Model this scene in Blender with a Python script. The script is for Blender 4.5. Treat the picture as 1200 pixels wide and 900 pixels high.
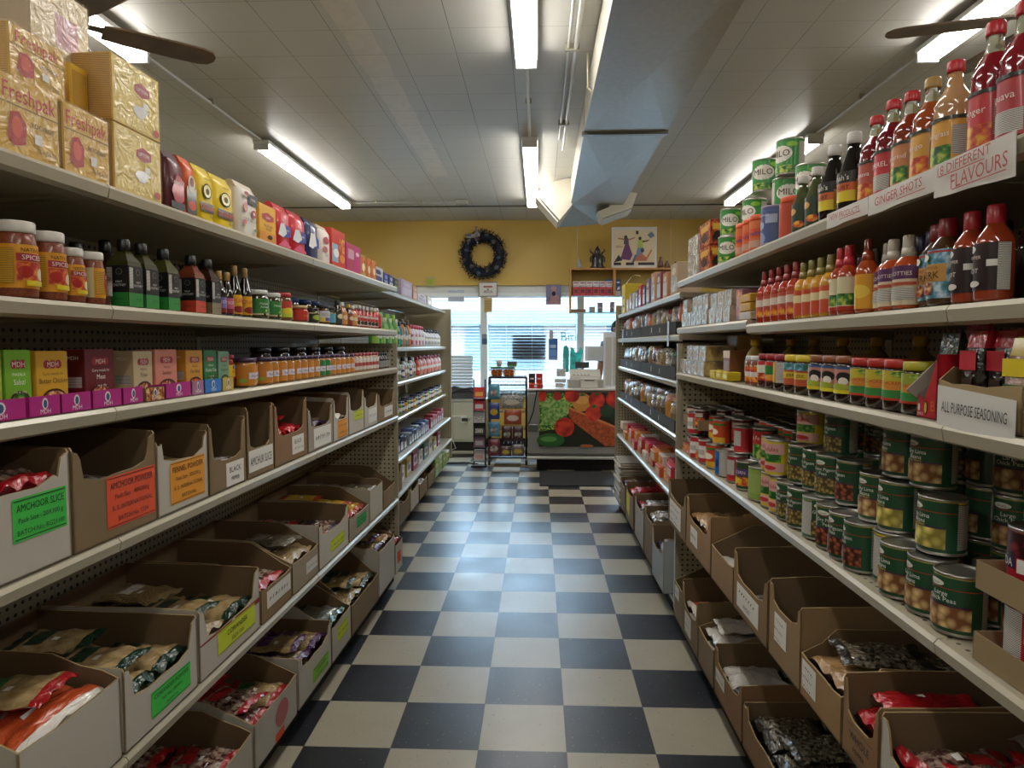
import bpy, bmesh, math, random
from mathutils import Vector, Matrix
for o in list(bpy.data.objects): bpy.data.objects.remove(o)
random.seed(7)
SC = bpy.context.scene
COL = SC.collection
PI = math.pi
# ---------------- camera, world, exposure ----------------
F_PX, PITCH, YAW, CAMH = 800.6, math.radians(3.30), math.radians(2.21), 1.398
cd = bpy.data.cameras.new('camera'); cam = bpy.data.objects.new('camera', cd); COL.objects.link(cam)
cam.location = (0, 0, CAMH); cam.rotation_euler = (PI/2 - PITCH, 0, YAW)
cd.sensor_width = 36; cd.lens = F_PX/1200*36; cd.clip_start = .02; cd.clip_end = 200
SC.camera = cam
SC.view_settings.view_transform = 'Standard'; SC.view_settings.look = 'None'
SC.view_settings.gamma = 1; SC.view_settings.use_curve_mapping = False
SC.view_settings.exposure = 1.35
W_STRENGTH, TUBE_STRENGTH = 9.0, 10.0
world = bpy.data.worlds.new('world'); SC.world = world; world.use_nodes = True
_b = world.node_tree.nodes['Background']
_b.inputs[0].default_value = (.48, .74, 1, 1); _b.inputs[1].default_value = W_STRENGTH

# ---------------- helpers ----------------
def lin(h):
    h = h.lstrip('#')
    c = [int(h[i:i+2], 16)/255 for i in (0, 2, 4)]
    return tuple([x/12.92 if x <= .04045 else ((x+.055)/1.055)**2.4 for x in c] + [1])
MATS = {}
def nodes(m):
    m.use_nodes = True; nt = m.node_tree
    return nt, nt.nodes, nt.links, nt.nodes['Principled BSDF']
def mat(col, fin='print'):
    """plain coloured material, one of a few finishes"""
    k = (col, fin)
    if k in MATS: return MATS[k]
    m = bpy.data.materials.new(fin + '_' + col.lstrip('#')); nt, N, L, P = nodes(m)
    P.inputs['Base Color'].default_value = lin(col)
    r, me, co = {'print': (.5, 0, 0), 'gloss': (.38, 0, .22), 'matte': (.8, 0, 0), 'metal': (.35, 1, 0), 'satin': (.35, .15, .1),
                 'liquid': (.08, 0, 1), 'plast': (.35, 0, .2), 'film': (.3, 0, .9), 'paper': (.75, 0, 0), 'foil': (.28, .75, .3),
                 'glass': (.03, 0, 0), 'wrap': (.12, 0, .5)}[fin]
    P.inputs['Roughness'].default_value = r; P.inputs['Metallic'].default_value = me; P.inputs['Coat Weight'].default_value = co
    P.inputs['Coat Roughness'].default_value = .08
    if fin in ('film', 'foil', 'wrap'):
        t = N.new('ShaderNodeTexCoord'); n = N.new('ShaderNodeTexNoise'); b = N.new('ShaderNodeBump')
        n.inputs['Scale'].default_value = 26 if fin != 'wrap' else 34; n.inputs['Detail'].default_value = 3
        n.inputs['Distortion'].default_value = 1.6
        b.inputs['Strength'].default_value = .55 if fin != 'wrap' else .9; b.inputs['Distance'].default_value = .012
        L.new(t.outputs['Object'], n.inputs['Vector']); L.new(n.outputs[0], b.inputs['Height'])
        L.new(b.outputs[0], P.inputs['Normal']); L.new(b.outputs[0], P.inputs['Coat Normal'])
    if fin == 'wrap': P.inputs['Alpha'].default_value = .11
    if fin == 'glass': P.inputs['Transmission Weight'].default_value = .92; P.inputs['IOR'].default_value = 1.3
    MATS[k] = m; return m
def ramp_mat(key, kind, c1, c2, scale=60, rough=.5, coat=.2, c3=None, bump=0):
    """two or three colour procedural material: noise, cells (beans, seeds) or fine lines of print"""
    k = (key,)
    if k in MATS: return MATS[k]
    m = bpy.data.materials.new(key); nt, N, L, P = nodes(m)
    t = N.new('ShaderNodeTexCoord')
    if kind == 'noise':
        n = N.new('ShaderNodeTexNoise'); n.inputs['Scale'].default_value = scale; n.inputs['Detail'].default_value = 4; out = n.outputs[0]
        lo, hi = .38, .62
    elif kind == 'cells':
        n = N.new('ShaderNodeTexVoronoi'); n.inputs['Scale'].default_value = scale; out = n.outputs['Distance']; lo, hi = .15, .65
    else:
        n = N.new('ShaderNodeTexWave'); n.bands_direction = 'Z'; n.inputs['Scale'].default_value = scale
        n.inputs['Distortion'].default_value = 1.2; n.inputs['Detail Scale'].default_value = 30; n.inputs['Detail'].default_value = 2; out = n.outputs[0]; lo, hi = .2, .55
    L.new(t.outputs['Object'], n.inputs['Vector'])
    r = N.new('ShaderNodeValToRGB'); e = r.color_ramp.elements
    e[0].position = lo; e[0].color = lin(c1); e[1].position = hi; e[1].color = lin(c2)
    if c3: x = e.new((lo+hi)/2); x.color = lin(c3)
    L.new(out, r.inputs[0]); L.new(r.outputs[0], P.inputs['Base Color'])
    P.inputs['Roughness'].default_value = rough; P.inputs['Coat Weight'].default_value = coat; P.inputs['Coat Roughness'].default_value = .1
    if bump:
        n2 = N.new('ShaderNodeTexNoise'); n2.inputs['Scale'].default_value = 24; n2.inputs['Distortion'].default_value = 1.5
        b = N.new('ShaderNodeBump'); b.inputs['Strength'].default_value = bump; b.inputs['Distance'].default_value = .012
        L.new(t.outputs['Object'], n2.inputs['Vector']); L.new(n2.outputs[0], b.inputs['Height']); L.new(b.outputs[0], P.inputs['Normal']); L.new(b.outputs[0], P.inputs['Coat Normal'])
    MATS[k] = m; return m
def emis(key, col, s):
    if key in MATS: return MATS[key]
    m = bpy.data.materials.new(key); nt, N, L, P = nodes(m)
    P.inputs['Base Color'].default_value = (0.8, .8, .8, 1)
    P.inputs['Emission Color'].default_value = col; P.inputs['Emission Strength'].default_value = s
    MATS[key] = m; return m
def C(c):
    """colour or named pattern"""
    if not isinstance(c, str): return c
    if c.startswith('#'): return mat(c)
    if c in PAT: return PAT[c]()
    a = c.split(':'); return mat('#' + a[1], a[0])
PAT = {
 'lines': lambda: ramp_mat('printed_lines', 'lines', '#4a4a4a', '#d9d6cc', 120, .5),
 'linesy': lambda: ramp_mat('printed_lines_on_yellow', 'lines', '#6b4d10', '#e0a92c', 110, .5),
 'linesr': lambda: ramp_mat('printed_lines_on_red', 'lines', '#e8d8d0', '#a5262b', 110, .5),
 'beans': lambda: ramp_mat('beans_brown', 'cells', '#b0603c', '#3a160c', 95, .4),
 'lima': lambda: ramp_mat('beans_lima', 'cells', '#e3c48a', '#7a4a24', 55, .4),
 'limay': lambda: ramp_mat('beans_lima_yellow', 'cells', '#efdc7c', '#8a8030', 50, .4),
 'peas': lambda: ramp_mat('peas_green', 'cells', '#b9a25a', '#4a3c1c', 105, .4),
 'gpeas': lambda: ramp_mat('peas_bright', 'cells', '#6fae3a', '#1f5a20', 90, .4),
 'kidney': lambda: ramp_mat('beans_kidney', 'cells', '#8c2530', '#26060a', 70, .35),
 'fruit': lambda: ramp_mat('fruit_print', 'noise', '#b0281c', '#e9b338', 60, .4, c3='#d9602a'),
 'dish': lambda: ramp_mat('dish_print', 'noise', '#5a1c12', '#e6c68a', 110, .4, c3='#b05a28'),
 'green_food': lambda: ramp_mat('leaf_print', 'noise', '#164c1c', '#c3c85a', 60, .4, c3='#3f8a2c'),
 'sea': lambda: ramp_mat('palm_print', 'noise', '#2f6e3a', '#cfe3ea', 50, .4, c3='#5b9cc4'),
 'spice': lambda: ramp_mat('spice_powder', 'noise', '#8f4c2c', '#7a2f1a', 300, .55, .5),
 'seeds': lambda: ramp_mat('seeds_in_film', 'noise', '#6a5638', '#b79c6a', 190, .3, .9, bump=.5),
 'seedsd': lambda: ramp_mat('dark_seeds_in_film', 'noise', '#2a2620', '#7f7662', 170, .3, .9, bump=.6),
 'powder': lambda: ramp_mat('powder_in_film', 'noise', '#9c8154', '#c0a678', 30, .3, .9, bump=.5),
 'dried': lambda: ramp_mat('dried_leaves_in_film', 'noise', '#1d1a15', '#857d6a', 90, .25, 1, bump=.9),
 'clearbag': lambda: ramp_mat('clear_bag', 'noise', '#6f6660', '#c9c3bb', 25, .2, 1, bump=1),
 'redbeanbag': lambda: ramp_mat('red_mix_in_film', 'noise', '#4a1216', '#b5a08c', 60, .25, 1, bump=.8),
 'scribble': lambda: ramp_mat('dense_print', 'noise', '#3a3a3a', '#dcdad2', 130, .6, 0),
 'cafe': lambda: ramp_mat('coffee_print', 'noise', '#35101a', '#d98a2c', 45, .4, c3='#a8321f'),
 'goldbox': lambda: ramp_mat('gold_print', 'noise', '#7a5a34', '#d0b060', 30, .35, .5, c3='#a8842c'),
 'tanbox': lambda: ramp_mat('tan_print', 'noise', '#7a6450', '#c4ac90', 40, .35, .5, c3='#a08468'),
 'tomato': lambda: ramp_mat('tomato_print', 'noise', '#8a1814', '#d8402c', 9, .35, .2, c3='#b8241c'),
 'foilbox': lambda: ramp_mat('foil_wrapped_print', 'noise', '#8f9aa0', '#e4e8ea', 40, .22, .8, c3='#b9a894', bump=.7),
}
class M:
    """collects geometry, then links it as ONE mesh object"""
    def __init__(s): s.v = []; s.f = []; s.i = []; s.s = []; s.m = []
    def mi(s, m):
        m = C(m)
        if m not in s.m: s.m.append(m)
        return s.m.index(m)
    def add(s, vs, fs, m, smooth=False):
        b = len(s.v); k = s.mi(m); s.v += [tuple(v) for v in vs]
        for f in fs: s.f.append([b+i for i in f]); s.i.append(k); s.s.append(smooth)
        return s
    def box(s, x0, x1, y0, y1, z0, z1, m):
        vs = [(x, y, z) for z in (z0, z1) for y in (y0, y1) for x in (x0, x1)]
        return s.add(vs, [(0, 2, 3, 1), (4, 5, 7, 6), (0, 1, 5, 4), (2, 6, 7, 3), (0, 4, 6, 2), (1, 3, 7, 5)], m)
    def rbox(s, x0, x1, y0, y1, z0, z1, m, r=.004, seg=1, topm=None):
        bm = bmesh.new(); bmesh.ops.create_cube(bm, size=1)
        for v in bm.verts: v.co = Vector(((x0+x1)/2+v.co.x*(x1-x0), (y0+y1)/2+v.co.y*(y1-y0), (z0+z1)/2+v.co.z*(z1-z0)))
        bmesh.ops.bevel(bm, geom=bm.edges[:], offset=r, segments=seg, affect='EDGES', profile=.5)
        bm.verts.index_update()
        s.add([v.co[:] for v in bm.verts], [[v.index for v in f.verts] for f in bm.faces], m); bm.free(); return s
    def lathe(s, prof, m, seg=20, cx=0, cy=0, rot=0, smooth=True, cap=True, sx=1, sy=1):
        """prof [(r,z[,mat])]; material of a ring applies to the band above it"""
        n = len(prof); vs = []
        for p in prof:
            for k in range(seg):
                a = 2*PI*k/seg+rot; vs.append((cx+p[0]*math.cos(a)*sx, cy+p[0]*math.sin(a)*sy, p[1]))
        b = len(s.v); s.v += vs
        cur = m
        for j in range(n-1):
            if len(prof[j]) > 2: cur = prof[j][2]
            k = s.mi(cur)
            for q in range(seg):
                q2 = (q+1) % seg
                s.f.append([b+j*seg+q, b+j*seg+q2, b+(j+1)*seg+q2, b+(j+1)*seg+q]); s.i.append(k); s.s.append(smooth)
        if cap:
            s.f.append([b+q for q in range(seg)][::-1]); s.i.append(s.mi(prof[0][2] if len(prof[0]) > 2 else m)); s.s.append(False)
            s.f.append([b+(n-1)*seg+q for q in range(seg)]); s.i.append(s.mi(cur)); s.s.append(False)
        return s
    def prism(s, poly, y0, y1, m, axis='x'):
        """polygon in a plane extruded along an axis: axis x -> poly is (y,z); axis y -> poly is (x,z); z -> (x,y)"""
        f = {'x': lambda a, b, t: (t, a, b), 'y': lambda a, b, t: (a, t, b), 'z': lambda a, b, t: (a, b, t)}[axis]
        n = len(poly); vs = [f(a, b, y0) for a, b in poly] + [f(a, b, y1) for a, b in poly]
        return s.add(vs, [list(range(n)), list(range(n, 2*n))[::-1]] + [(i, (i+1) % n, n+(i+1) % n, n+i) for i in range(n)], m)
    def tube(s, pts, r, m, seg=8):
        pts = [Vector(p) for p in pts]; vs = []; n = len(pts)
        for i, p in enumerate(pts):
            d = (pts[min(i+1, n-1)]-pts[max(i-1, 0)]).normalized()
            u = d.orthogonal().normalized() if i == 0 else (u - d*u.dot(d)).normalized()
            w = d.cross(u); rr = r[i] if isinstance(r, (list, tuple)) else r
            for k in range(seg):
                a = 2*PI*k/seg; vs.append(p+u*math.cos(a)*rr+w*math.sin(a)*rr)
        fs = [(j*seg+k, j*seg+(k+1) % seg, (j+1)*seg+(k+1) % seg, (j+1)*seg+k) for j in range(n-1) for k in range(seg)]
        s.add(vs, fs, m, True); s.add(vs[:seg], [list(range(seg))[::-1]], m); return s.add(vs[-seg:], [list(range(seg))], m)
    def grid(s, nu, nv, fn, m, smooth=True, mf=None):
        vs = [fn(i/nu, j/nv) for j in range(nv+1) for i in range(nu+1)]
        b = len(s.v); s.v += [tuple(v) for v in vs]
        for j in range(nv):
            for i in range(nu):
                q = b+j*(nu+1)+i
                s.f.append([q, q+1, q+nu+2, q+nu+1]); s.i.append(s.mi(mf((i+.5)/nu, (j+.5)/nv) if mf else m)); s.s.append(smooth)
        return s
    def xf(s, mtx): s.v = [tuple(mtx @ Vector(v)) for v in s.v]; return s
    def build(s, name, parent=None, fixn=True):
        me = bpy.data.meshes.new(name); me.from_pydata(s.v, [], s.f)
        for m in s.m: me.materials.append(m)
        me.polygons.foreach_set('material_index', s.i); me.polygons.foreach_set('use_smooth', s.s)
        if fixn:
            bm = bmesh.new(); bm.from_mesh(me); bmesh.ops.recalc_face_normals(bm, faces=bm.faces[:]); bm.to_mesh(me); bm.free()
        me.update()
        o = bpy.data.objects.new(name, me); COL.objects.link(o)
        if parent: o.parent = parent
        return o
TXT = {}
def text_mesh(t):
    if t not in TXT:
        cu = bpy.data.curves.new('t', 'FONT'); cu.body = t; cu.resolution_u = 2; cu.size = 1
        o = bpy.data.objects.new('t', cu); COL.objects.link(o)
        dg = bpy.context.evaluated_depsgraph_get(); me = o.evaluated_get(dg).to_mesh()
        vs = [tuple(v.co) for v in me.vertices]; fs = [tuple(p.vertices) for p in me.polygons]
        bpy.data.objects.remove(o); bpy.data.curves.remove(cu)
        x0 = min(v[0] for v in vs); x1 = max(v[0] for v in vs)
        TXT[t] = ([(v[0]-(x0+x1)/2, v[1]-.35) for v in vs], fs, x1-x0)
    return TXT[t]
def planar(W, H, y0=0, z0=0, x0=0):
    f = lambda u, v, o: (x0+(u-.5)*W, y0-o, z0+v*H)
    f.W, f.H, f.curved = W, H, False; return f
def cyl(R, arc, z0, z1, a0=0):
    def f(u, v, o):
        a = a0+(u-.5)*arc; return ((R+o)*math.sin(a), -(R+o)*math.cos(a), z0+v*(z1-z0))
    f.W, f.H, f.curved = R*arc, z1-z0, True; return f
def top(W, L, z, cx=0, cy=0):
    f = lambda u, v, o: (cx+(u-.5)*W, cy+(v-.5)*L, z+o)
    f.W, f.H, f.curved = W, L, False; return f
def deco(mb, F, els, o0=.0006):
    """r: rectangle, o: ellipse, t: text, p: polygon; coordinates are fractions of the frame"""
    for n, e in enumerate(els):
        off = o0+.0004*n
        if e[0] == 'r':
            _, u0, v0, u1, v1, c = e
            nu = max(1, int(abs(u1-u0)*F.W/.008)) if F.curved else 1
            b = [F(u0+(u1-u0)*i/nu, v, off) for v in (v0, v1) for i in range(nu+1)]
            mb.add(b, [(i, i+1, nu+2+i, nu+1+i) for i in range(nu)], c, F.curved)
        elif e[0] == 'o':
            _, cu, cv, ru, rv, c = e; n2 = 18
            nr = 5 if F.curved and ru > .08 else 1
            mb.add([F(cu, cv, off)]+[F(cu+ru*q/nr*math.cos(2*PI*k/n2), cv+rv*q/nr*math.sin(2*PI*k/n2), off) for q in range(1, nr+1) for k in range(n2)],
                   [(0, 1+k, 1+(k+1) % n2) for k in range(n2)]+[(1+(q-1)*n2+k, 1+q*n2+k, 1+q*n2+(k+1) % n2, 1+(q-1)*n2+(k+1) % n2) for q in range(1, nr) for k in range(n2)], c)
        elif e[0] == 'p': mb.add([F(u, v, off) for u, v in e[1]], [list(range(len(e[1])))], e[2])
        elif e[0] == 't':
            _, t, cu, cv, h, c = e[:6]; mw = e[6] if len(e) > 6 else .92; rot = e[7] if len(e) > 7 else 0
            if F.curved: off += .0005
            vs, fs, w = text_mesh(t); sz = h*F.H/.7; sx = min(sz, mw*F.W/w)
            cr, sr = math.cos(rot), math.sin(rot)
            mb.add([F(cu+(x*sx*cr-y*sz*sr)/F.W, cv+(x*sx*sr+y*sz*cr)/F.H, off) for x, y in vs], fs, c)
# ------------- things -------------
THINGS = []
def thing(name, desc, cat, loc=(0, 0, 0), rz=0, group=None, ordn=True):
    o = bpy.data.objects.new(name, None); COL.objects.link(o); o.empty_display_size = .05
    o.location = loc; o.rotation_euler = (0, 0, rz); reg(o, desc, cat, group, ordn); return o
def reg(o, desc, cat, group=None, ordn=True):
    o['label'] = desc; o['category'] = cat
    if group: o['group'] = group
    elif 'group' in o: del o['group']
    THINGS.append((o, desc, ordn)); return o
def tree(o): return (o, [tree(x) for x in bpy.data.objects if x.parent == o])
def copy_tree(t, parent=None):
    c = t[0].copy(); COL.objects.link(c)
    if parent: c.parent = parent
    for k in t[1]: copy_tree(k, c)
    return c
PROTO = {}
def make(key, fn, *a):
    """first call returns the prototype itself, later ones a copy of the whole tree"""
    if key not in PROTO:
        r = bpy.data.objects.new(key, None); COL.objects.link(r); r.empty_display_size = .05
        fn(r, *a); PROTO[key] = tree(r); return r
    return copy_tree(PROTO[key])
def place(o, name, desc, cat, loc, rz, group=None, sc=None, ordn=True):
    o.name = name; o.location = loc; o.rotation_euler = (0, 0, rz)
    if sc: o.scale = sc
    return reg(o, desc, cat, group, ordn)
def struct(o): o['kind'] = 'structure'; return o
# ------------- where things stand -------------
def lipL(y): return -(.94-.0296*y)
def lipR(y): return .70-.0088*y
def lipL2(y): return -1.05
def lipR2(y): return .69
RZ = {'L': PI/2-math.atan(.0296), 'R': -PI/2+math.atan(.0088), 'L2': PI/2, 'R2': -PI/2}
LIP = {'L': lipL, 'R': lipR, 'L2': lipL2, 'R2': lipR2}
_R = cam.rotation_euler.to_matrix().transposed()
def proj(p):
    q = _R @ (Vector(p)-Vector((0, 0, CAMH))); return (600+F_PX*q.x/-q.z, 450-F_PX*q.y/-q.z)
def Yof(side, px, h=CAMH, d=0.0):
    """distance along the aisle at which a point d behind the shelf lip appears in column px"""
    s = -1 if side[0] == 'L' else 1; lo, hi = .3, 14
    for _ in range(40):
        m = (lo+hi)/2; x = proj((LIP[side](m)+s*d, m, h))[0]
        if (x > px) == (s > 0): lo = m
        else: hi = m
    return (lo+hi)/2
def at(side, y, h, d=.03):
    s = -1 if side[0] == 'L' else 1
    return (LIP[side](y)+s*d, y, h)
# ================= the setting =================
def mth(N, L, op, a, b=None, c=None):
    n = N.new('ShaderNodeMath'); n.operation = op
    for i, v in enumerate((a, b, c)):
        if v is None: continue
        if isinstance(v, (int, float)): n.inputs[i].default_value = v
        else: L.new(v, n.inputs[i])
    return n.outputs[0]
def mixc(N, L, f, a, b):
    n = N.new('ShaderNodeMix'); n.data_type = 'RGBA'
    for i, v in ((0, f), (6, a), (7, b)):
        if isinstance(v, (int, float)): n.inputs[i].default_value = v
        elif isinstance(v, tuple): n.inputs[i].default_value = v
        else: L.new(v, n.inputs[i])
    return n.outputs[2]
def xyz(N, L):
    t = N.new('ShaderNodeTexCoord'); s = N.new('ShaderNodeSeparateXYZ'); L.new(t.outputs['Object'], s.inputs[0]); return t.outputs['Object'], s.outputs
def noise(N, L, v, sc, det=3, dist=0):
    n = N.new('ShaderNodeTexNoise'); n.inputs['Scale'].default_value = sc; n.inputs['Detail'].default_value = det; n.inputs['Distortion'].default_value = dist
    L.new(v, n.inputs['Vector']); return n.outputs[0]
def bump(N, L, P, h, s, d=.01):
    b = N.new('ShaderNodeBump'); b.inputs['Strength'].default_value = s; b.inputs['Distance'].default_value = d
    L.new(h, b.inputs['Height']); L.new(b.outputs[0], P.inputs['Normal'])
T = .3048
m = bpy.data.materials.new('checker_vinyl_tile'); nt, N, L, P = nodes(m); v, s = xyz(N, L)
fx = mth(N, L, 'DIVIDE', mth(N, L, 'SUBTRACT', s[0], .10), T); fy = mth(N, L, 'DIVIDE', mth(N, L, 'SUBTRACT', s[1], 2.276), T)
par = mth(N, L, 'FLOORED_MODULO', mth(N, L, 'ADD', mth(N, L, 'FLOOR', fx), mth(N, L, 'FLOOR', fy)), 2)
gx = mth(N, L, 'ABSOLUTE', mth(N, L, 'SUBTRACT', mth(N, L, 'FRACT', fx), .5)); gy = mth(N, L, 'ABSOLUTE', mth(N, L, 'SUBTRACT', mth(N, L, 'FRACT', fy), .5))
joint = mth(N, L, 'GREATER_THAN', mth(N, L, 'MAXIMUM', gx, gy), .4955)
spk = mth(N, L, 'GREATER_THAN', noise(N, L, v, 75, 2), .69)
mot = noise(N, L, v, 9, 4)
blk = mixc(N, L, mot, lin('#17181d'), lin('#2c2e35')); bge = mixc(N, L, mot, lin('#aca48e'), lin('#bab29c'))
blk = mixc(N, L, mth(N, L, 'MULTIPLY', spk, .5), blk, lin('#8d8a82')); bge = mixc(N, L, mth(N, L, 'MULTIPLY', spk, .7), bge, lin('#8a7a5c'))
col = mixc(N, L, par, blk, bge); col = mixc(N, L, mth(N, L, 'MULTIPLY', joint, .7), col, lin('#2a2620'))
L.new(col, P.inputs['Base Color'])
rg = mth(N, L, 'MULTIPLY_ADD', noise(N, L, v, 5, 5), .2, .24); L.new(rg, P.inputs['Roughness'])
P.inputs['Specular IOR Level'].default_value = .8
hh = mth(N, L, 'ADD', mth(N, L, 'MULTIPLY', noise(N, L, v, 4, 2), 1), mth(N, L, 'MULTIPLY', joint, -.15)); bump(N, L, P, hh, .2, .012)
FLOORM = m
m = bpy.data.materials.new('ceiling_tile'); nt, N, L, P = nodes(m); v, s = xyz(N, L)
fx = mth(N, L, 'DIVIDE', mth(N, L, 'ADD', s[0], .475), .3175); fy = mth(N, L, 'DIVIDE', mth(N, L, 'SUBTRACT', s[1], 3.384), .3175)
gx = mth(N, L, 'ABSOLUTE', mth(N, L, 'SUBTRACT', mth(N, L, 'FRACT', fx), .5)); gy = mth(N, L, 'ABSOLUTE', mth(N, L, 'SUBTRACT', mth(N, L, 'FRACT', fy), .5))
wob = mth(N, L, 'MULTIPLY', noise(N, L, v, 1.3, 2), .010)
jx = mth(N, L, 'GREATER_THAN', mth(N, L, 'ADD', gx, wob), .4985); jy = mth(N, L, 'GREATER_THAN', mth(N, L, 'ADD', gy, wob), .5005)
joint = mth(N, L, 'MAXIMUM', jx, jy)
tint = noise(N, L, v, .8, 2)
base = mixc(N, L, tint, lin('#b4b1a8'), lin('#c3c0b6'))
st = mth(N, L, 'LESS_THAN', mth(N, L, 'ABSOLUTE', mth(N, L, 'ADD', s[0], .98)), mth(N, L, 'MULTIPLY_ADD', noise(N, L, v, 3), .05, .06))
st = mth(N, L, 'MULTIPLY', st, mth(N, L, 'MULTIPLY', mth(N, L, 'LESS_THAN', s[1], 6.9), mth(N, L, 'GREATER_THAN', s[1], 2)))
base = mixc(N, L, mth(N, L, 'MULTIPLY', st, mth(N, L, 'MULTIPLY', noise(N, L, v, 14, 4), .9)), base, lin('#e0d3c2'))
L.new(mixc(N, L, mth(N, L, 'MULTIPLY', joint, .75), base, lin('#4b4840')), P.inputs['Base Color'])
P.inputs['Roughness'].default_value = .42
bump(N, L, P, mth(N, L, 'MULTIPLY', joint, -1), .5, .006)
CEILM = m
m = bpy.data.materials.new('yellow_wall'); nt, N, L, P = nodes(m); v, s = xyz(N, L)
L.new(mixc(N, L, noise(N, L, v, 1.2), lin('#c9a34a'), lin('#d2ad55')), P.inputs['Base Color']); P.inputs['Roughness'].default_value = .4
bump(N, L, P, noise(N, L, v, 60), .1, .004); YEL = m
def pegboard(key, base, hole):
    m = bpy.data.materials.new(key); nt, N, L, P = nodes(m); v, s = xyz(N, L)
    u = mth(N, L, 'ADD', s[0], s[1]); a = mth(N, L, 'SUBTRACT', mth(N, L, 'FRACT', mth(N, L, 'DIVIDE', u, .0254)), .5)
    b = mth(N, L, 'SUBTRACT', mth(N, L, 'FRACT', mth(N, L, 'DIVIDE', s[2], .0254)), .5)
    d = mth(N, L, 'ADD', mth(N, L, 'MULTIPLY', a, a), mth(N, L, 'MULTIPLY', b, b))
    L.new(mixc(N, L, mth(N, L, 'LESS_THAN', d, .045), lin(base), lin(hole)), P.inputs['Base Color']); P.inputs['Roughness'].default_value = .5
    return m
PEG = pegboard('pegboard_metal', '#b0a78c', '#2b2820')
m = bpy.data.materials.new('perforated_shelf'); nt, N, L, P = nodes(m); v, s = xyz(N, L)
a = mth(N, L, 'SUBTRACT', mth(N, L, 'FRACT', mth(N, L, 'DIVIDE', s[0], .05)), .5); b = mth(N, L, 'SUBTRACT', mth(N, L, 'FRACT', mth(N, L, 'DIVIDE', s[1], .025)), .5)
d = mth(N, L, 'ADD', mth(N, L, 'MULTIPLY', mth(N, L, 'MULTIPLY', a, a), 4), mth(N, L, 'MULTIPLY', b, b))
L.new(mixc(N, L, mth(N, L, 'LESS_THAN', d, .025), lin('#b3aa92'), lin('#3c362a')), P.inputs['Base Color']); P.inputs['Roughness'].default_value = .4
DECK = m
SHELF = mat('#b5ad97', 'satin'); STEEL = mat('#a89f88', 'satin'); DARK = mat('#17150f', 'matte')
XW, YN, YW, HC = 4.3, -4.2, 9.3, 3.07
bx = lambda n, *a, m: struct(M().box(*a, m).build(n))
bx('floor', -XW, XW, YN, YW+.2, -.1, 0, m=FLOORM); bx('ceiling', -XW, XW, YN, YW+.2, HC, HC+.1, m=CEILM)
CR = mat('#c9bfa0', 'matte')
bx('wall_left', -XW-.1, -XW, YN, YW+.2, 0, HC, m=CR); bx('wall_right', XW, XW+.1, YN, YW+.2, 0, HC, m=CR); bx('wall_back', -XW, XW, YN-.1, YN, 0, HC, m=CR)
WX0, WX1, WZ0, WZ1 = -2.3, 2.05, .72, 2.2
w = M(); w.box(-XW, XW, YW, YW+.2, WZ1, HC, YEL); w.box(-XW, WX0, YW, YW+.2, 0, WZ1, YEL); w.box(WX1, XW, YW, YW+.2, 0, WZ1, YEL); w.box(WX0, WX1, YW, YW+.2, 0, WZ0, YEL)
struct(w.build('wall_front'))
bx('trim_1', -XW, XW, 8.325, 8.345, HC-.012, HC+.001, m=mat('#4a473f', 'matte'))
bx('baseboard_front', -XW, XW, YW-.02, YW, 0, .12, m=mat('#141414', 'plast'))
bx('baseboard_left', -XW, -XW+.02, YN, YW, 0, .12, m=mat('#141414', 'plast')); bx('baseboard_right', XW-.02, XW, YN, YW, 0, .12, m=mat('#141414', 'plast'))
GL = bpy.data.materials.new('window_glass'); nt, N, L, P = nodes(GL); P.inputs['Alpha'].default_value = .07; P.inputs['Roughness'].default_value = .03
P.inputs['Base Color'].default_value = (.85, .93, .95, 1)
FR = mat('#d5d8d6', 'satin')
muls = [WX0, -.74, .565, WX1]
for i in range(3):
    a, b = muls[i], muls[i+1]
    g = M().box(a+.03, b-.03, YW+.1, YW+.106, WZ0+.04, WZ1-.14, GL).build('window_%d' % (i+1)); struct(g)
    f = M(); f.box(a-.045, a+.045, YW-.03, YW+.14, WZ0, WZ1, FR)
    if i == 2: f.box(b-.045, b+.045, YW-.03, YW+.14, WZ0, WZ1, FR)
    f.box(a+.045, b-.045, YW+.06, YW+.14, WZ1-.15, WZ1, FR); f.box(a+.045, b-.045, YW+.06, YW+.14, WZ0, WZ0+.05, FR)
    f.build('window_frame', g); M().box(a+.03, b-.03, YW-.06, YW+.06, WZ0-.03, WZ0, FR).build('window_sill', g)
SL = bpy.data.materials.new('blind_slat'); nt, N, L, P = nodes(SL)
P.inputs['Base Color'].default_value = lin('#66767e'); P.inputs['Roughness'].default_value = .5; P.inputs['Transmission Weight'].default_value = 0
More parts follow.
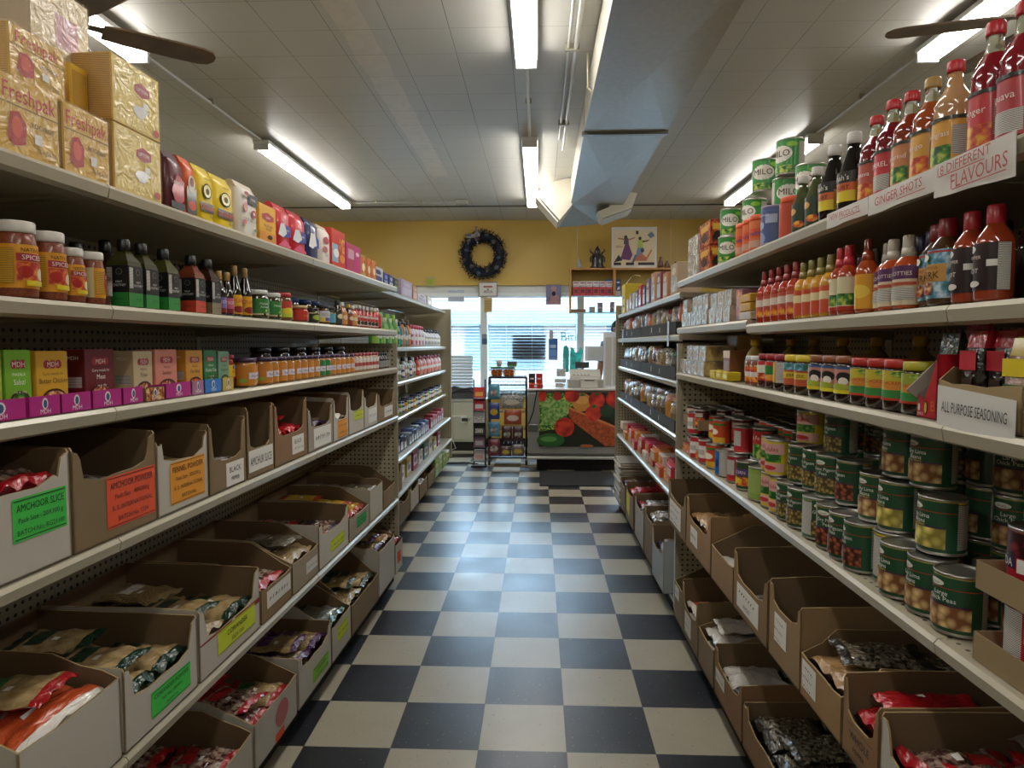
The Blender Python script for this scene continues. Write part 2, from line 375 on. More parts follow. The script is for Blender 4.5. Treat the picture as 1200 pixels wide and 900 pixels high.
for i, where in enumerate(('the left pane, beside the roller stack', 'the middle pane, between both mullions', 'the right pane, behind the counter')):
    a, b = muls[i]+.07, muls[i+1]-.07
    t = thing('venetian_blind', 'white venetian blind with thin open slats over ' + where, 'blind', ((a+b)/2, YW+.03, 2.07), 0, 'window blinds')
    s_ = M(); w2 = (b-a)/2; z = -.03
    while z > -1.28:
        s_.add([(-w2, -.016, z-.004), (w2, -.016, z-.004), (w2, .016, z+.004), (-w2, .016, z+.004), (-w2, -.016, z-.006), (w2, -.016, z-.006), (w2, .016, z+.002), (-w2, .016, z+.002)],
               [(0, 1, 2, 3), (4, 5, 6, 7), (0, 1, 5, 4), (2, 3, 7, 6)], SL); z -= .042
    s_.build('slats', t); M().box(-w2, w2, -.02, .02, -.02, .03, mat('#e8ecec', 'plast')).build('head_rail', t)
    for k in (-.6, 0, .6): M().tube([(w2*k, -.018, 0), (w2*k, -.018, -1.28)], .0012, mat('#c8d0d2', 'plast'), 5).build('cord', t)
    M().box(-w2, w2, -.014, .014, -1.3, -1.285, mat('#e8ecec', 'plast')).build('bottom_rail', t)
# outside
o = M().box(-30, 30, YW+.25, 60, -.2, -.15, mat('#3d3936', 'matte')).build('pavement'); struct(o)
t = thing('building', 'pale shop building across the street seen through the blinds', 'building', (0, 26, -.15))
M().box(-22, 14, 0, 4, 0, 3.5, mat('#7d6f66', 'matte')).build('facade', t)
M().box(-22, 14, -.6, 0, 2.3, 2.8, mat('#5a7472', 'matte')).build('awning', t)
for k in range(6): M().box(-19+k*5.4, -16+k*5.4, -.05, .02, .6, 2.3, mat('#4a5558', 'matte')).build('shop_window', t)
# fluorescent fixtures
TUBE = emis('lamp_tube', (1, .97, .92, 1), TUBE_STRENGTH)
def fixture(r):
    h = M(); h.rbox(-.065, .065, -1.22, 1.22, .0, .03, mat('#d8d8d4', 'plast'), .004); h.box(-.02, .02, -1.1, 1.1, .03, .05, mat('#c0c0bc', 'plast'))
    h.build('housing', r)
    d = M(); d.prism([(-.05, .0), (-.055, -.022), (-.04, -.045), (.04, -.045), (.055, -.022), (.05, 0)], -1.2, 1.2, TUBE, 'y'); d.build('lamp_tube', r)
    for s in (-1, 1): M().rbox(-.06, .06, s*1.205-.012, s*1.205+.012, -.05, .002, mat('#c9c9c6', 'plast'), .004).build('end_cap', r)
for rx, rn in ((-2.235, 'left row'), (-.072, 'centre row'), (2.16, 'right row')):
    for k, (yc, kn) in enumerate(((6.73, 'nearest the window'), (2.78, 'second from the window'), (-1.3, 'behind the camera'))):
        f = make('fluorescent_fixture', fixture)
        place(f, 'fluorescent_fixture', 'long white fluorescent ceiling light in the %s, %s' % (rn, kn), 'ceiling light', (rx, yc-(.16 if k == 1 and rx < -1 else 0), 3.013), 0, 'fluorescent ceiling lights')
    for k, (a, b) in enumerate(((4.01 if rx > -1 else 3.86, 5.50), (-.07, 1.39))):
        c = M().tube([(0, a, 0), (0, b, 0)], .011, mat('#c9c9c3', 'satin'), 8); c.box(-.02, .02, (a+b)/2-.01, (a+b)/2+.01, -.004, .03, STEEL)
        c = c.build('conduit_pipe'); c.location = (rx, 0, 3.04); reg(c, 'metal conduit joining the ceiling lights of the ' + rn + (', near the window' if k == 0 else ', near the camera'), 'conduit', 'ceiling conduits')
c = M(); c.tube([(-2.24, 7.97, 0), (-2.1, 8.0, 0), (-.93, 8.0, 0)], .009, mat('#aaa9a2', 'satin')); c.rbox(-.96, -.82, 7.95, 8.05, -.03, .02, mat('#9a998f', 'satin'))
for x in (-1.9, -1.35): c.box(x-.008, x+.008, 7.985, 8.015, -.015, .025, STEEL)
c = c.build('conduit_pipe'); c.location = (0, 0, 3.045); reg(c, 'thin conduit running sideways on the ceiling to a metal junction box', 'conduit')
for i, (xx, ya, yb) in enumerate(((.165, 1.5, 5.6), (.205, 1.5, 5.9))):
    c = M().tube([(xx, ya, 3.045), (xx, yb, 3.045)], .009+.004*i, mat('#b9b8b1', 'satin'))
    for y in (2.5, 3.9, 5.2): c.box(xx-.02, xx+.02, y, y+.03, 3.03, 3.068, STEEL)
    reg(c.build('ceiling_pipe'), ('thin' if i == 0 else 'thicker') + ' painted pipe running along the ceiling left of the duct', 'pipe', 'ceiling pipes')
# duct
GALV = bpy.data.materials.new('galvanised_sheet'); nt, N, L, P = nodes(GALV); v, s = xyz(N, L)
L.new(mixc(N, L, noise(N, L, v, 30, 5), lin('#a5a39d'), lin('#bcbab4')), P.inputs['Base Color'])
P.inputs['Metallic'].default_value = .75; L.new(mth(N, L, 'MULTIPLY_ADD', noise(N, L, v, 12, 4), .12, .33), P.inputs['Roughness'])
CRM = mat('#d9d4c4', 'plast')
t = thing('air_duct', 'large galvanised air duct with creased panels hanging under the ceiling', 'duct', (0, 0, 0))
XL, XR, ZB = .308, .861, 2.84
def duct_seg(y0, y1, a, b, name, peak):
    """bottom of the duct cross-broken into four slanting triangles; a,b = (xl,xr,zb) at both ends"""
    d = M(); c = ((a[0]+a[1]+b[0]+b[1])/4, (y0+y1)/2, (a[2]+b[2])/2-peak)
    P4 = [(a[0], y0, a[2]), (a[1], y0, a[2]), (b[1], y1, b[2]), (b[0], y1, b[2])]
    d.add(P4+[c], [(0, 1, 4), (1, 2, 4), (2, 3, 4), (3, 0, 4)], GALV)
    d.add([(a[1], y0, a[2]), (b[1], y1, b[2]), (b[1], y1, HC), (a[1], y0, HC)], [(0, 1, 2, 3)], GALV)
    d.build(name, t, False)
    s = M(); s.add([(a[0], y0, a[2]), (b[0], y1, b[2]), (b[0], y1, HC), (a[0], y0, HC)], [(0, 1, 2, 3)], CRM); s.build('side_panel', t, False)
duct_seg(-4.1, .6, (XL, XR, ZB), (XL, XR, ZB), 'duct_section', .012); duct_seg(.6, 2.7, (XL, XR, ZB), (XL, XR, ZB), 'duct_section', .012)
duct_seg(2.7, 4.75, (XL, XR, ZB), (XL, XR, ZB), 'duct_section', .022)
duct_seg(4.79, 7.1, (XL, XR, ZB), (.325, .86, ZB-.02), 'duct_section', .03)
for y in (.6, 2.7, 4.77): M().box(XL-.015, XR+.015, y-.02, y+.02, ZB-.018, ZB+.004, mat('#8d8b86', 'metal')).build('drive_cleat', t)
e = M(); e.add([(.335, 7.1, 2.82), (.86, 7.1, 2.82), (.86, 7.1, HC), (.335, 7.1, HC), (.21, 7.45, 2.655), (.66, 7.5, 2.70), (.86, 7.5, 2.80), (.86, 7.5, HC), (.335, 7.5, HC)],
      [(0, 1, 5, 4), (1, 6, 5), (1, 2, 7, 6), (0, 4, 8, 3), (4, 5, 6, 7, 8)], GALV); e.build('end_plenum', t, False)
e = M(); e.prism([(.345, 3.065), (.26, 3.06), (.17, 3.04), (.09, 3.01), (.03, 2.97), (-.02, 2.91), (.21, 2.65), (.335, 2.80)], 6.98, 7.42, CRM, 'y'); e.build('outlet_boot', t)
e = M(); e.prism([(-.025, 2.90), (.20, 2.645), (.19, 2.635), (-.035, 2.89)], 7.0, 7.4, mat('#e3e0d6', 'plast'), 'y'); e.build('grille', t)
e = M(); e.prism([(.72, 2.99), (1.0, 2.93), (.95, 2.79), (.66, 2.69), (.60, 2.75), (.72, 2.80)], 7.08, 7.50, CRM, 'y'); e.build('outlet_boot', t)
e = M(); e.prism([(.945, 2.785), (.665, 2.685), (.67, 2.675), (.95, 2.775)], 7.14, 7.46, mat('#c9d0d6', 'plast'), 'y'); e.build('grille', t)
M().tube([(XL-.03, 4.0, 3.05), (XL-.03, 4.0, 2.86), (XL+.0, 4.0, 2.83)], .006, STEEL).build('hanger_strap', t)
# gondola shelving
def gondola(side, ya, yb, joints, levels, depth, desc, top_z, deck_perf=None, end_panels=(), base=True, backH=None, lowdepth=.46, xoff_low=0.0):
    s = -1 if side[0] == 'L' else 1
    ang = {'L': -math.atan(.0296), 'R': math.atan(.0088)}.get(side, 0)
    yc = ya; x0 = LIP[side](yc)
    t = thing('gondola_shelving', desc, 'shelving', (x0, yc, 0), ang)      # local: y along the aisle, x=0 at the shelf lips, s*x into the shelf
    LY = (yb-ya)/math.cos(ang)
    for j in range(len(joints)-1):
        a, b = joints[j]-ya, joints[j+1]-ya
        for k in range(3): bp = M(); bp.box(s*(lowdepth), s*(lowdepth+.015), a+(b-a)*k/3+.001, a+(b-a)*(k+1)/3-.001, .1, top_z, PEG); bp.build('back_panel', t)
    for lv, (z, dp) in enumerate(levels):
        for j in range(len(joints)-1):
            a, b = joints[j]-ya, joints[j+1]-ya
            dz = dp[2] if isinstance(dp, tuple) and len(dp) > 2 and j == len(joints)-2 else 0
            off, d = (dp[0], dp[1]) if isinstance(dp, tuple) else (0, dp)
            zz = z+dz
            q = M(); q.box(*sorted((s*(off+.012), s*lowdepth)), a+.002, b-.002, zz-.028, zz-.003, DECK if z == deck_perf else STEEL)
            lp = [(s*(off+.012), zz-.0005), (s*(off+.0), zz-.002), (s*(off-.006), zz-.010), (s*(off-.002), zz-.030), (s*(off+.012), zz-.036)]
            q.prism(lp, a+.0015, b-.0015, SHELF, 'y'); q.build('shelf', t)
            for bb in (a+.02, b-.02):
                q = M(); q.prism([(s*.08, zz-.03), (s*lowdepth, zz-.03), (s*lowdepth, zz-.055)], bb-.002, bb+.002, STEEL, 'y'); q.build('bracket', t)
    if base:
        q = M(); q.box(*sorted((s*.0, s*lowdepth)), 0, LY, .085, .105, STEEL); q.box(*sorted((s*.03, s*.045)), 0, LY, 0, .085, DARK); q.build('base_deck', t)
    for j in joints:
        q = M(); q.box(*sorted((s*(lowdepth-.004), s*(lowdepth+.03))), max(0, j-ya-.015), min(LY, j-ya+.015), 0, top_z+.02, STEEL); q.build('upright', t)
    for (yp, z0, z1, d0, d1) in end_panels:
        q = M(); q.box(*sorted((s*d0, s*d1)), yp-ya-.012, yp-ya, z0, z1, PEG)
        q.box(*sorted((s*d0, s*(d0+.022))), yp-ya-.02, yp-ya+.006, z0, z1, STEEL); q.box(*sorted((s*d0, s*d1)), yp-ya-.018, yp-ya+.004, z1-.02, z1, STEEL)
        q.build('end_panel', t)
    return t
HL = [1.733, 1.482, 1.267, .9855, .50]; HR = [1.7015, 1.4664, 1.265, .893, .535]
HL2 = [1.78, 1.38, 1.116, .847, .575, .335]; HR2 = [1.656, 1.45, 1.215, .945, .63]
gondola('L', .0, 3.95, [0, .29, 1.41, 2.6, 3.95], [(z, .40) for z in HL[:4]]+[(HL[4], .46)], .4, 'cream metal gondola shelving with tea, sauces and spice boxes, left of the aisle', 1.80,
        end_panels=[(3.965, .1, 1.405, 0, .46)])
gondola('L2', 3.99, 7.75, [3.99, 5.2, 6.4, 7.7], [(z, .35) for z in HL2[:4]]+[((HL2[4]), (-.05, .4)), (HL2[5], (-.06, .4))], .35, 'cream metal gondola shelving with toiletries, left of the aisle near the window', 1.75,
        end_panels=[(7.75, .1, 1.80, -.06, .46)])
gondola('R', .0, 3.33, [0, .1, 1.18, 2.26, 3.33], [(HR[0], .40), (HR[1], (0, .4, .014)), (HR[2], .4), (HR[3], .4), (HR[4], .46)], .4, 'cream metal gondola shelving with syrups, sauces and cans, right of the aisle', 1.76, deck_perf=HR[3],
        end_panels=[(3.34, .1, 1.405, 0, .46)])
gondola('R2', 3.37, 5.97, [3.37, 4.65, 5.95], [(z, .4) for z in HR2], .4, 'cream metal gondola shelving with snack bags, right of the aisle near the counter', 1.72,
        end_panels=[(5.97, .1, 1.735, -.02, .46)])
ORD = 'first second third fourth fifth sixth seventh eighth ninth tenth eleventh twelfth thirteenth fourteenth fifteenth sixteenth seventeenth eighteenth nineteenth twentieth'.split()
# ================= product builders (local frame: base at z=0, front faces -y) =================
def P_jar(r, R, H, lid, cont, els, lz=(.12, .80), arc=2.6, lidh=.14, back='#c9b98a', neck=.9):
    b = M(); z1 = H*(1-lidh)
    b.lathe([(R*.92, 0), (R, H*.03), (R, z1*.80), (R*neck, z1*.93), (R*neck*.96, z1)], cont, 22); b.build('jar_body', r)
    l = M(); rl = R*neck*1.06; l.lathe([(rl*.97, z1-.002), (rl, z1+.002), (rl, H-.003), (rl*.93, H)], lid, 22); l.build('lid', r)
    q = M(); z0, z2 = H*lz[0], H*lz[1]*(1-lidh)
    deco(q, cyl(R, 2*PI*.96, z0, z2, PI), [('r', 0, 0, 1, 1, back)], .0004); deco(q, cyl(R, arc, z0, z2), els, .001); q.build('label', r)
SHAPES = {   # (radius fraction, height fraction)
 'hot':   [(.93, 0), (1, .03), (1, .56), (.9, .63), (.5, .72), (.36, .78), (.33, .84)],
 'sauce': [(.93, 0), (1, .03), (1, .60), (.92, .67), (.52, .78), (.45, .82)],
 'syrup': [(.90, 0), (1, .03), (1, .50), (.94, .57), (.98, .60), (.80, .68), (.50, .76), (.40, .81), (.37, .90)],
 'long':  [(.90, 0), (1, .02), (1, .45), (.86, .55), (.45, .78), (.40, .86)],
 'soy':   [(.93, 0), (1, .03), (1, .48), (.75, .62), (.42, .78), (.36, .84)],
 'oil':   [(.93, 0), (1, .03), (1, .55), (.75, .70), (.35, .80), (.33, .86)]}
def P_bottle(r, shape, R, H, liquid, cap, els, lz=(.08, .50), arc=2.4, caph=.16, fill=1, back=None, capr=.44, seg=20, collar=None, glass='glass:e8efee'):
    pr = SHAPES[shape]; b = M(); pts = []
    for rr, z in pr: pts.append((R*rr, H*z, liquid if z < fill else glass))
    b.lathe(pts, liquid, seg, rot=PI/4 if seg == 4 else 0, smooth=seg > 6); b.build('bottle_body', r)
    c = M(); ct = H*pr[-1][1]-.001; cr = R*capr
    c.lathe([(cr, min(ct, H*(1-caph))), (cr*1.05, H*(1-caph)+.002), (cr*1.02, H-.003), (cr*.9, H)], cap, 16); c.build('cap', r)
    if collar: c = M(); c.lathe([(R*.56, H*.70), (R*.47, ct)], collar, 16); c.build('neck_wrap', r)
    if seg > 6 and els:
        q = M(); z0, z1 = H*lz[0], H*lz[1]
        if back: deco(q, cyl(R, 2*PI*.97, z0, z1, PI), [('r', 0, 0, 1, 1, back)], .0004)
        deco(q, cyl(R, arc, z0, z1), els, .001); q.build('label', r)
    elif els:
        W = R*1.414
        for k in (0, 1, -1):
            q = M(); deco(q, planar(W, H*(lz[1]-lz[0]), -W/2, H*lz[0]), els, .001); q.xf(Matrix.Rotation(k*PI/2, 4, 'Z')); q.build('label', r)
def P_can(r, R, H, els, back, rim='metal:b9b8b2', turn=0, arc=2.5, side=None, rimc=None):
    b = M(); g = 'metal:8f8e88'
    b.lathe([(R*.97, 0, rim), (R*1.01, .001), (R*1.01, .004), (R*.985, .006, back), (R*.985, H-.006, rim), (R*1.01, H-.004), (R*1.01, H-.001, rim), (R*.97, H, rim), (R*.94, H-.004, g)], back, 24)
    b.build('can_body', r)
    q = M(); F = cyl(R*.985, arc, .007, H-.007, turn)
    if rimc: deco(q, cyl(R*.985, 6.28, .006, H-.006), [('r', 0, .955, 1, 1, rimc)], .0002)
    if side: deco(q, cyl(R*.985, 1.1, .012, H-.012, turn+arc/2+.55), [('r', 0, 0, 1, 1, side)], .0003); deco(q, cyl(R*.985, 1.1, .012, H-.012, turn-arc/2-.55), [('r', 0, 0, 1, 1, side)], .0003)
    deco(q, F, els, .0006); q.build('label', r)
def P_carton(r, W, D, H, col, els, side=None, bev=.0025, wrap=False, top_=None, sidels=None):
    b = M(); b.rbox(-W/2, W/2, -D/2, D/2, 0, H, col, bev); b.build('carton_body', r)
    q = M(); deco(q, planar(W*.985, H*.985, -D/2, H*.007), els)
    q.build('printed_front', r)
    if side or sidels:
        for s in (-1, 1):
            q = M(); F = planar(D*.97, H*.97, -W/2, H*.015)
            if side: deco(q, F, [('r', 0, 0, 1, 1, side)])
            if sidels: deco(q, F, sidels, .001)
            q.xf(Matrix.Rotation(-s*PI/2 if s < 0 else PI/2, 4, 'Z') if s > 0 else Matrix.Rotation(-PI/2, 4, 'Z')); q.build('printed_side', r)
    if wrap: w = M(); w.rbox(-W/2-.004, W/2+.004, -D/2-.004, D/2+.004, -.0, H+.004, mat('#fffaf0', 'wrap'), .006, 2); w.build('plastic_wrap', r)
def P_pack(r, W, D, H, col, els, fold=.018, foldcol=None, fin='gloss', side=None):
    """upright stiff bag with a folded top"""
    b = M(); c = C(fin+':'+col.lstrip('#')) if col.startswith('#') else C(col); hb = H-fold
    rows = [(0, 1, 1), (.02, 1.02, 1.02), (.5, 1.02, 1.03), (.9, 1.0, .99), (1, .97, .75)]
    vs = []; n = 12
    for z, a, d in rows:
        for k in range(n):
            t = 2*PI*k/n+PI/n; x = max(-1, min(1, math.cos(t)*1.3)); y = max(-1, min(1, math.sin(t)*1.3))
            vs.append((x*W/2*a*.97, y*D/2*d*.95, z*hb))
    m = len(rows); b.add(vs, [(j*n+k, j*n+(k+1) % n, (j+1)*n+(k+1) % n, (j+1)*n+k) for j in range(m-1) for k in range(n)], c, True)
    b.add(vs[-n:], [list(range(n))], c); b.add(vs[:n], [list(range(n))], c)
    b.build('pack_body', r)
    f = M(); fc = C(foldcol) if foldcol else c
    f.prism([(-D*.30, hb-.001), (D*.30, hb-.001), (D*.12, H-.004), (-D*.02, H), (-D*.16, H-.003)], -W*.48, W*.48, fc, 'x'); f.build('folded_top', r)
    q = M(); deco(q, planar(W*.92, hb*.94, -D/2*1.0-.0012, hb*.02), els, .0006); q.build('printed_front', r)
    if side:
        for s in (-1, 1):
            q = M(); deco(q, planar(D*.8, hb*.94, -W/2*1.02, hb*.02), [('r', 0, 0, 1, 1, side)], .001); q.xf(Matrix.Rotation(s*PI/2, 4, 'Z')); q.build('printed_side', r)
def rag(a, b, n, j):
    return [a+(b-a)*i/n+(random.uniform(-j, j) if 0 < i < n else 0) for i in range(n+1)]
def P_tray(r, W, D, H, col, els, inn='#8f7a58', lip=None, sideH=None):
    b = M(); t = .002; sh = sideH or H
    b.box(-W/2, W/2, -D/2, D/2, 0, t, col); b.box(-W/2, W/2, -D/2, -D/2+t, t, H, col)
    for s in (-1, 1): b.prism([(-D/2, t), (D/2, t), (D/2, sh), (-D/2, H)], s*(W/2-t), s*W/2, col, 'x')
    b.box(-W/2+t, W/2-t, D/2-t, D/2, t, sh, col); b.build('tray_body', r)
    if els: q = M(); deco(q, planar(W*.98, H*.98, -D/2, 0), els); q.build('printed_front', r)
def cardbox(W, D, H, fh, style, out='#8a7452', inn='#6f5a3f', els=(), seedv=0, sticker=None, rim=None, flap=False):
    """open display carton: returns an Empty with its panels, notch and stickers"""
    rnd = random.Random(seedv); r = bpy.data.objects.new('box', None); COL.objects.link(r); r.empty_display_size = .05
    t = .004; K = C(inn); O = C(out if isinstance(out, str) and ':' in out else 'matte:'+out.lstrip('#')); K = C('matte:'+inn.lstrip('#'))
    E = C('matte:a58c62'); jit = lambda: rnd.uniform(-.004, .003)
    def panel(mb, poly, a, b, axis, flip):
        """two skins and a torn edge so the outside print and the brown inside differ"""
        n = len(poly); f = {'x': lambda p, q: (q, p[0], p[1]), 'y': lambda p, q: (p[0], q, p[1])}[axis]
        mb.add([f(p, a) for p in poly], [list(range(n))], O if not flip else K)
        mb.add([f(p, b) for p in poly], [list(range(n))], K if not flip else O)
        mb.add([f(p, a) for p in poly]+[f(p, b) for p in poly], [(i, (i+1) % n, n+(i+1) % n, n+i) for i in range(n)], E)
    b = M(); b.box(-W/2, W/2, -D/2, D/2, 0, t, K)
    bt = [(W/2, H+jit()), (W*.2, H+jit()), (-W*.15, H+jit()), (-W/2, H+jit())]
    panel(b, [(-W/2, 0), (W/2, 0)]+bt, D/2, D/2-t, 'y', False)
    for s in (-1, 1):
        if style == 'post': tp = [(D/2, H), (D*.1, H+jit()), (-D*.2, H+jit()), (-D/2+.004, H-.004), (-D/2, H-.012)]
        elif style == 'slope': tp = [(D/2, H), (0, H+jit()), (-D*.16, H-.006), (-D*.30, H*.55+fh*.45+jit()), (-D*.42, fh+.02), (-D/2, fh+.004)]
        else: tp = [(D/2, H), (D*.05, H+jit()), (-D*.3, H+jit()), (-D*.38, fh+.03+jit()), (-D/2, fh+.003)]
        panel(b, [(-D/2, 0), (D/2, 0)]+tp, s*W/2, s*(W/2-t), 'x', False)
    b.build('box_body', r, True)
    q = M(); pw = W*.10
    if style == 'post': fp = [(-W/2, 0), (W/2, 0), (W/2, H-.008), (W/2-pw*.7, H-.018), (W/2-pw, H*.75), (W/2-pw*1.3, fh+.012), (W*.22, fh+jit()), (0, fh+jit()), (-W*.2, fh+jit()), (-W/2+pw*1.2, fh+.01), (-W/2+pw*.9, fh+.05), (-W/2+pw*.6, H*.92), (-W/2, H-.012)]
    else: fp = [(-W/2, 0), (W/2, 0), (W/2, fh+.004), (W*.3, fh+jit()), (W*.08, fh+jit()), (-W*.15, fh+jit()), (-W*.34, fh+jit()), (-W/2, fh+.004)]
    panel(q, fp, -D/2, -D/2+t, 'y', False); fpn = q.build('front_panel', r, True)
    if rim: z = M(); F = planar(W*.998, fh, -D/2, 0); deco(z, F, rim, .0006); z.build('printed_band', fpn)
    if sticker:
        u0, v0, u1, v1, cc, txt = sticker[:6]; z = M(); F = planar(W, fh, -D/2, 0); tc = 'paper:1c1c1c'
        el = [('r', u0, v0, u1, v1, cc)]; n = len(txt); hh = (v1-v0)/(n+.6)
        if cc not in ('paper:dedbd2', 'paper:cfccc2'): e = .012; el += [('r', u0+e, v0+e*2, u1-e, v0+e*2+.012, tc), ('r', u0+e, v1-e*2-.012, u1-e, v1-e*2, tc)]
        for i, s_ in enumerate(txt):
            if s_ in UNREADABLE:      # handwriting too small to read in the photo: a row of pen strokes
                for q in range(7):
                    a_ = u0+(u1-u0)*(.1+.115*q); vv = v1-hh*(i+.85); el.append(('p', [(a_, vv-hh*rnd.uniform(.1, .22)), (a_+(u1-u0)*.012, vv-hh*.18), (a_+(u1-u0)*rnd.uniform(.04, .09), vv+hh*rnd.uniform(.05, .22)), (a_+(u1-u0)*.035, vv+hh*.2)], tc))
                continue
            el.append(('t', s_, (u0+u1)/2, v1-hh*(i+.85), hh*(.62 if i == 0 else .42), tc, (u1-u0)*.88))
        deco(z, F, el, .0012); z.build('sticker', fpn)
    for e in els: e(r, W, D, H, fh)
    if flap:
        z = M(); z.prism([(-D/2, fh), (-D/2-.004, fh), (-D/2-.05, fh-.05), (-D/2-.046, fh-.052)], -W*.42, W*.40, K, 'x'); z.build('front_flap', r)
    return r
UNREADABLE = set('x|x x|net|code|CHILLI WHOLE|METHI|CUMIN SEEDS|GARAM|FENNEL|BEANS|BESAN|GRAM FLOUR|URAD DAL|SESAME|TAMARIND|BLOCK|SALT|RICE|CUMIN|AJWAIN|CLOVES|ANISE|JEERA|MUSTARD|SEEDS|20X100'.split('|'))
# bags of spice lying in the boxes
BAGK = {   # content, end colour, patch colour, price tag
 'green': ('powder', 'film:12382a', 'film:16402e'), 'purple': ('seeds', 'film:4a1f58', 'film:5a2a66'), 'red': ('redbeanbag', 'film:b3141f', 'film:c0222a'),
 'orange': ('film:c8552a', 'film:e9e2d6', 'film:b8402a'), 'greenred': ('powder', 'film:b01c20', 'film:1f6a35'), 'seeds': ('seeds', 'film:a08a62', 'film:e5e0d4'),
 'dark': ('dried', 'film:2a2723', None), 'clear': ('clearbag', 'clearbag', None), 'grey': ('seedsd', 'film:6b6358', 'film:8a8378'),
 'rice': ('film:cfcac0', 'film:d8d3c9', 'film:c8c2b8'), 'allred': ('film:a8121c', 'film:c01a24', 'film:8e0f18'), 'yellow': ('film:c9a02c', 'film:a8341f', 'film:d8b23a'),
 'silver': ('foil:b8b8b2', 'film:1f4a38', None), 'magenta': ('film:b82a60', 'film:c84878', 'film:e0c8d0'), 'kraft': ('film:b08a5a', 'film:a88252', None),
 'dkpurple': ('redbeanbag', 'film:2e1838', 'film:3a2046'), 'orangefruit': ('film:d8601c', 'film:e07828', None)}
def P_bag(r, kind, W, Lh, Tk, sd):
    rnd = random.Random(sd*13+len(kind)); cont, end, patch = BAGK[kind]
    ph = [rnd.uniform(0, 6.28) for _ in range(6)]
    def surf(u, v, s):
        a, b = 2*u-1, 2*v-1
        env = max(0, 1-abs(a)**2.6)**.55*max(0, 1-abs(b)**3.2)**.6
        wob = (1+.15*math.sin(7*a+ph[0])*math.cos(5*b+ph[1])+.1*math.sin(13*b+ph[2]+3*a)+.06*math.sin(19*a+ph[5]))/1.31
        if s < 0: wob = .96
        edge = .006*math.sin(9*a+ph[3])*(abs(b) > .8)+.005*math.sin(8*b+ph[4])*(abs(a) > .8)
        w2 = W/2*(1-.06*math.cos(b*PI)); l2 = Lh/2*(1-.04*math.cos(a*PI)) 
        return (a*w2, b*l2, Tk/2+s*(Tk/2*env*wob)+edge)
    def mf(u, v):
        if v > .86 or v < .10: return end
        if patch and .58 < v < .80 and .22 < u < .84: return patch
        return cont
    b = M(); b.grid(14, 18, lambda u, v: surf(u, v, 1), cont, True, mf); b.grid(14, 18, lambda u, v: surf(u, v, -1), cont, True, lambda u, v: end)
    b.build('bag_body', r)
    if patch:
        q = M(); u, v = .30, .40
        q.add([tuple(Vector(surf(u+du*.16, v+dv*.07, 1))+Vector((0, 0, .0025))) for du, dv in ((0, 0), (1, 0), (1, 1), (0, 1))], [(0, 1, 2, 3)], 'paper:e8e6e0'); q.build('price_tag', r)
BAGN = {'green': 'green-ended spice bag', 'purple': 'purple-ended seed bag', 'red': 'red-ended spice bag', 'orange': 'orange-white packet', 'greenred': 'tan packet',
        'seeds': 'tan seed bag', 'dark': 'dark leaf bag', 'clear': 'clear plastic bag', 'grey': 'grey seed bag', 'rice': 'white rice sack', 'allred': 'glossy red packet', 'yellow': 'yellow-red packet',
        'silver': 'silver-green bag', 'magenta': 'pink packet', 'kraft': 'brown paper bag', 'dkpurple': 'dark purple bag', 'orangefruit': 'orange packet'}
def bag(kind, loc, rz, W, Lh, Tk, where, tilt=(0, 0), group=None):
    sd = random.randint(0, 2); o = make('bag_%s_%d' % (kind, sd), P_bag, kind, .14, .20, .05, sd)
    place(o, 'spice_bag', BAGN[kind]+', '+where, 'bag', loc, rz, group or 'bags in the '+where.split(', ')[-1], (W/.14, Lh/.20, Tk/.05)); o.rotation_euler = (tilt[0], tilt[1], rz); return o
def fill(side, y, z, d, W, D, top_z, kinds, where, n=3, over=0, rot=None):
    """lay bags in the box whose front face is d behind the lip; the lowest ones rest on its bottom"""
    rnd = random.Random(int(y*1000)+int(z*100))
    lvl = max(1, int((top_z-.006)/.055+.5)); Tk = (top_z-.006)/lvl
    nx = max(1, int(W/.17+.4)); ny = 2 if D > .3 else 1
    if n >= 4 and nx == 1: ny = 3
    nm = {1: ('single',), 2: ('front', 'back'), 3: ('front', 'middle', 'back')}[ny]
    for l in range(lvl):
        topl = l == lvl-1
        if lvl > 3 and l < lvl-3: continue
        for i in range(nx):
            for j in range(ny):
                kd = kinds[(i+j+l) % len(kinds)]; Wb = W*.97/nx; Lb = (D-.02)*.98/ny
                dd = d+.012+(D-.02)*(j+.5)/ny; yy = y-W/2+W*(i+.5)/nx
                side_n = '' if nx == 1 else ('nearer ', 'farther ')[i] if nx == 2 else ('near ', 'centre ', 'far ')[min(i, 2)]
                bag(kd, at(side, yy, z+.0045+l*Tk, dd), RZ[side]+(rnd.uniform(-.015, .015)), Wb*.93, Lb*.94, Tk*.97, side_n+nm[j]+(', top' if topl else (', bottom', ', second', ', third', ', fourth')[l])+' layer, '+where)
    if n >= 3 and nx < 3:
        for q in range(1 if nx == 1 else 2):
            Wb = min(.15, W*.7); Lb = min(.19, D*.46)
            bag(kinds[q % len(kinds)], at(side, y+(q-.5*(nx-1))*W*.32 if nx > 1 else y, z+.0045+lvl*Tk+.002, d+.02+Lb*.62+q*Lb*.9), RZ[side]+rnd.uniform(-.2, .2), Wb*.9, Lb, .034, ('loose', 'second loose')[q]+' on top, '+where, (rnd.uniform(-.02, .02), 0))
BOXN = {}
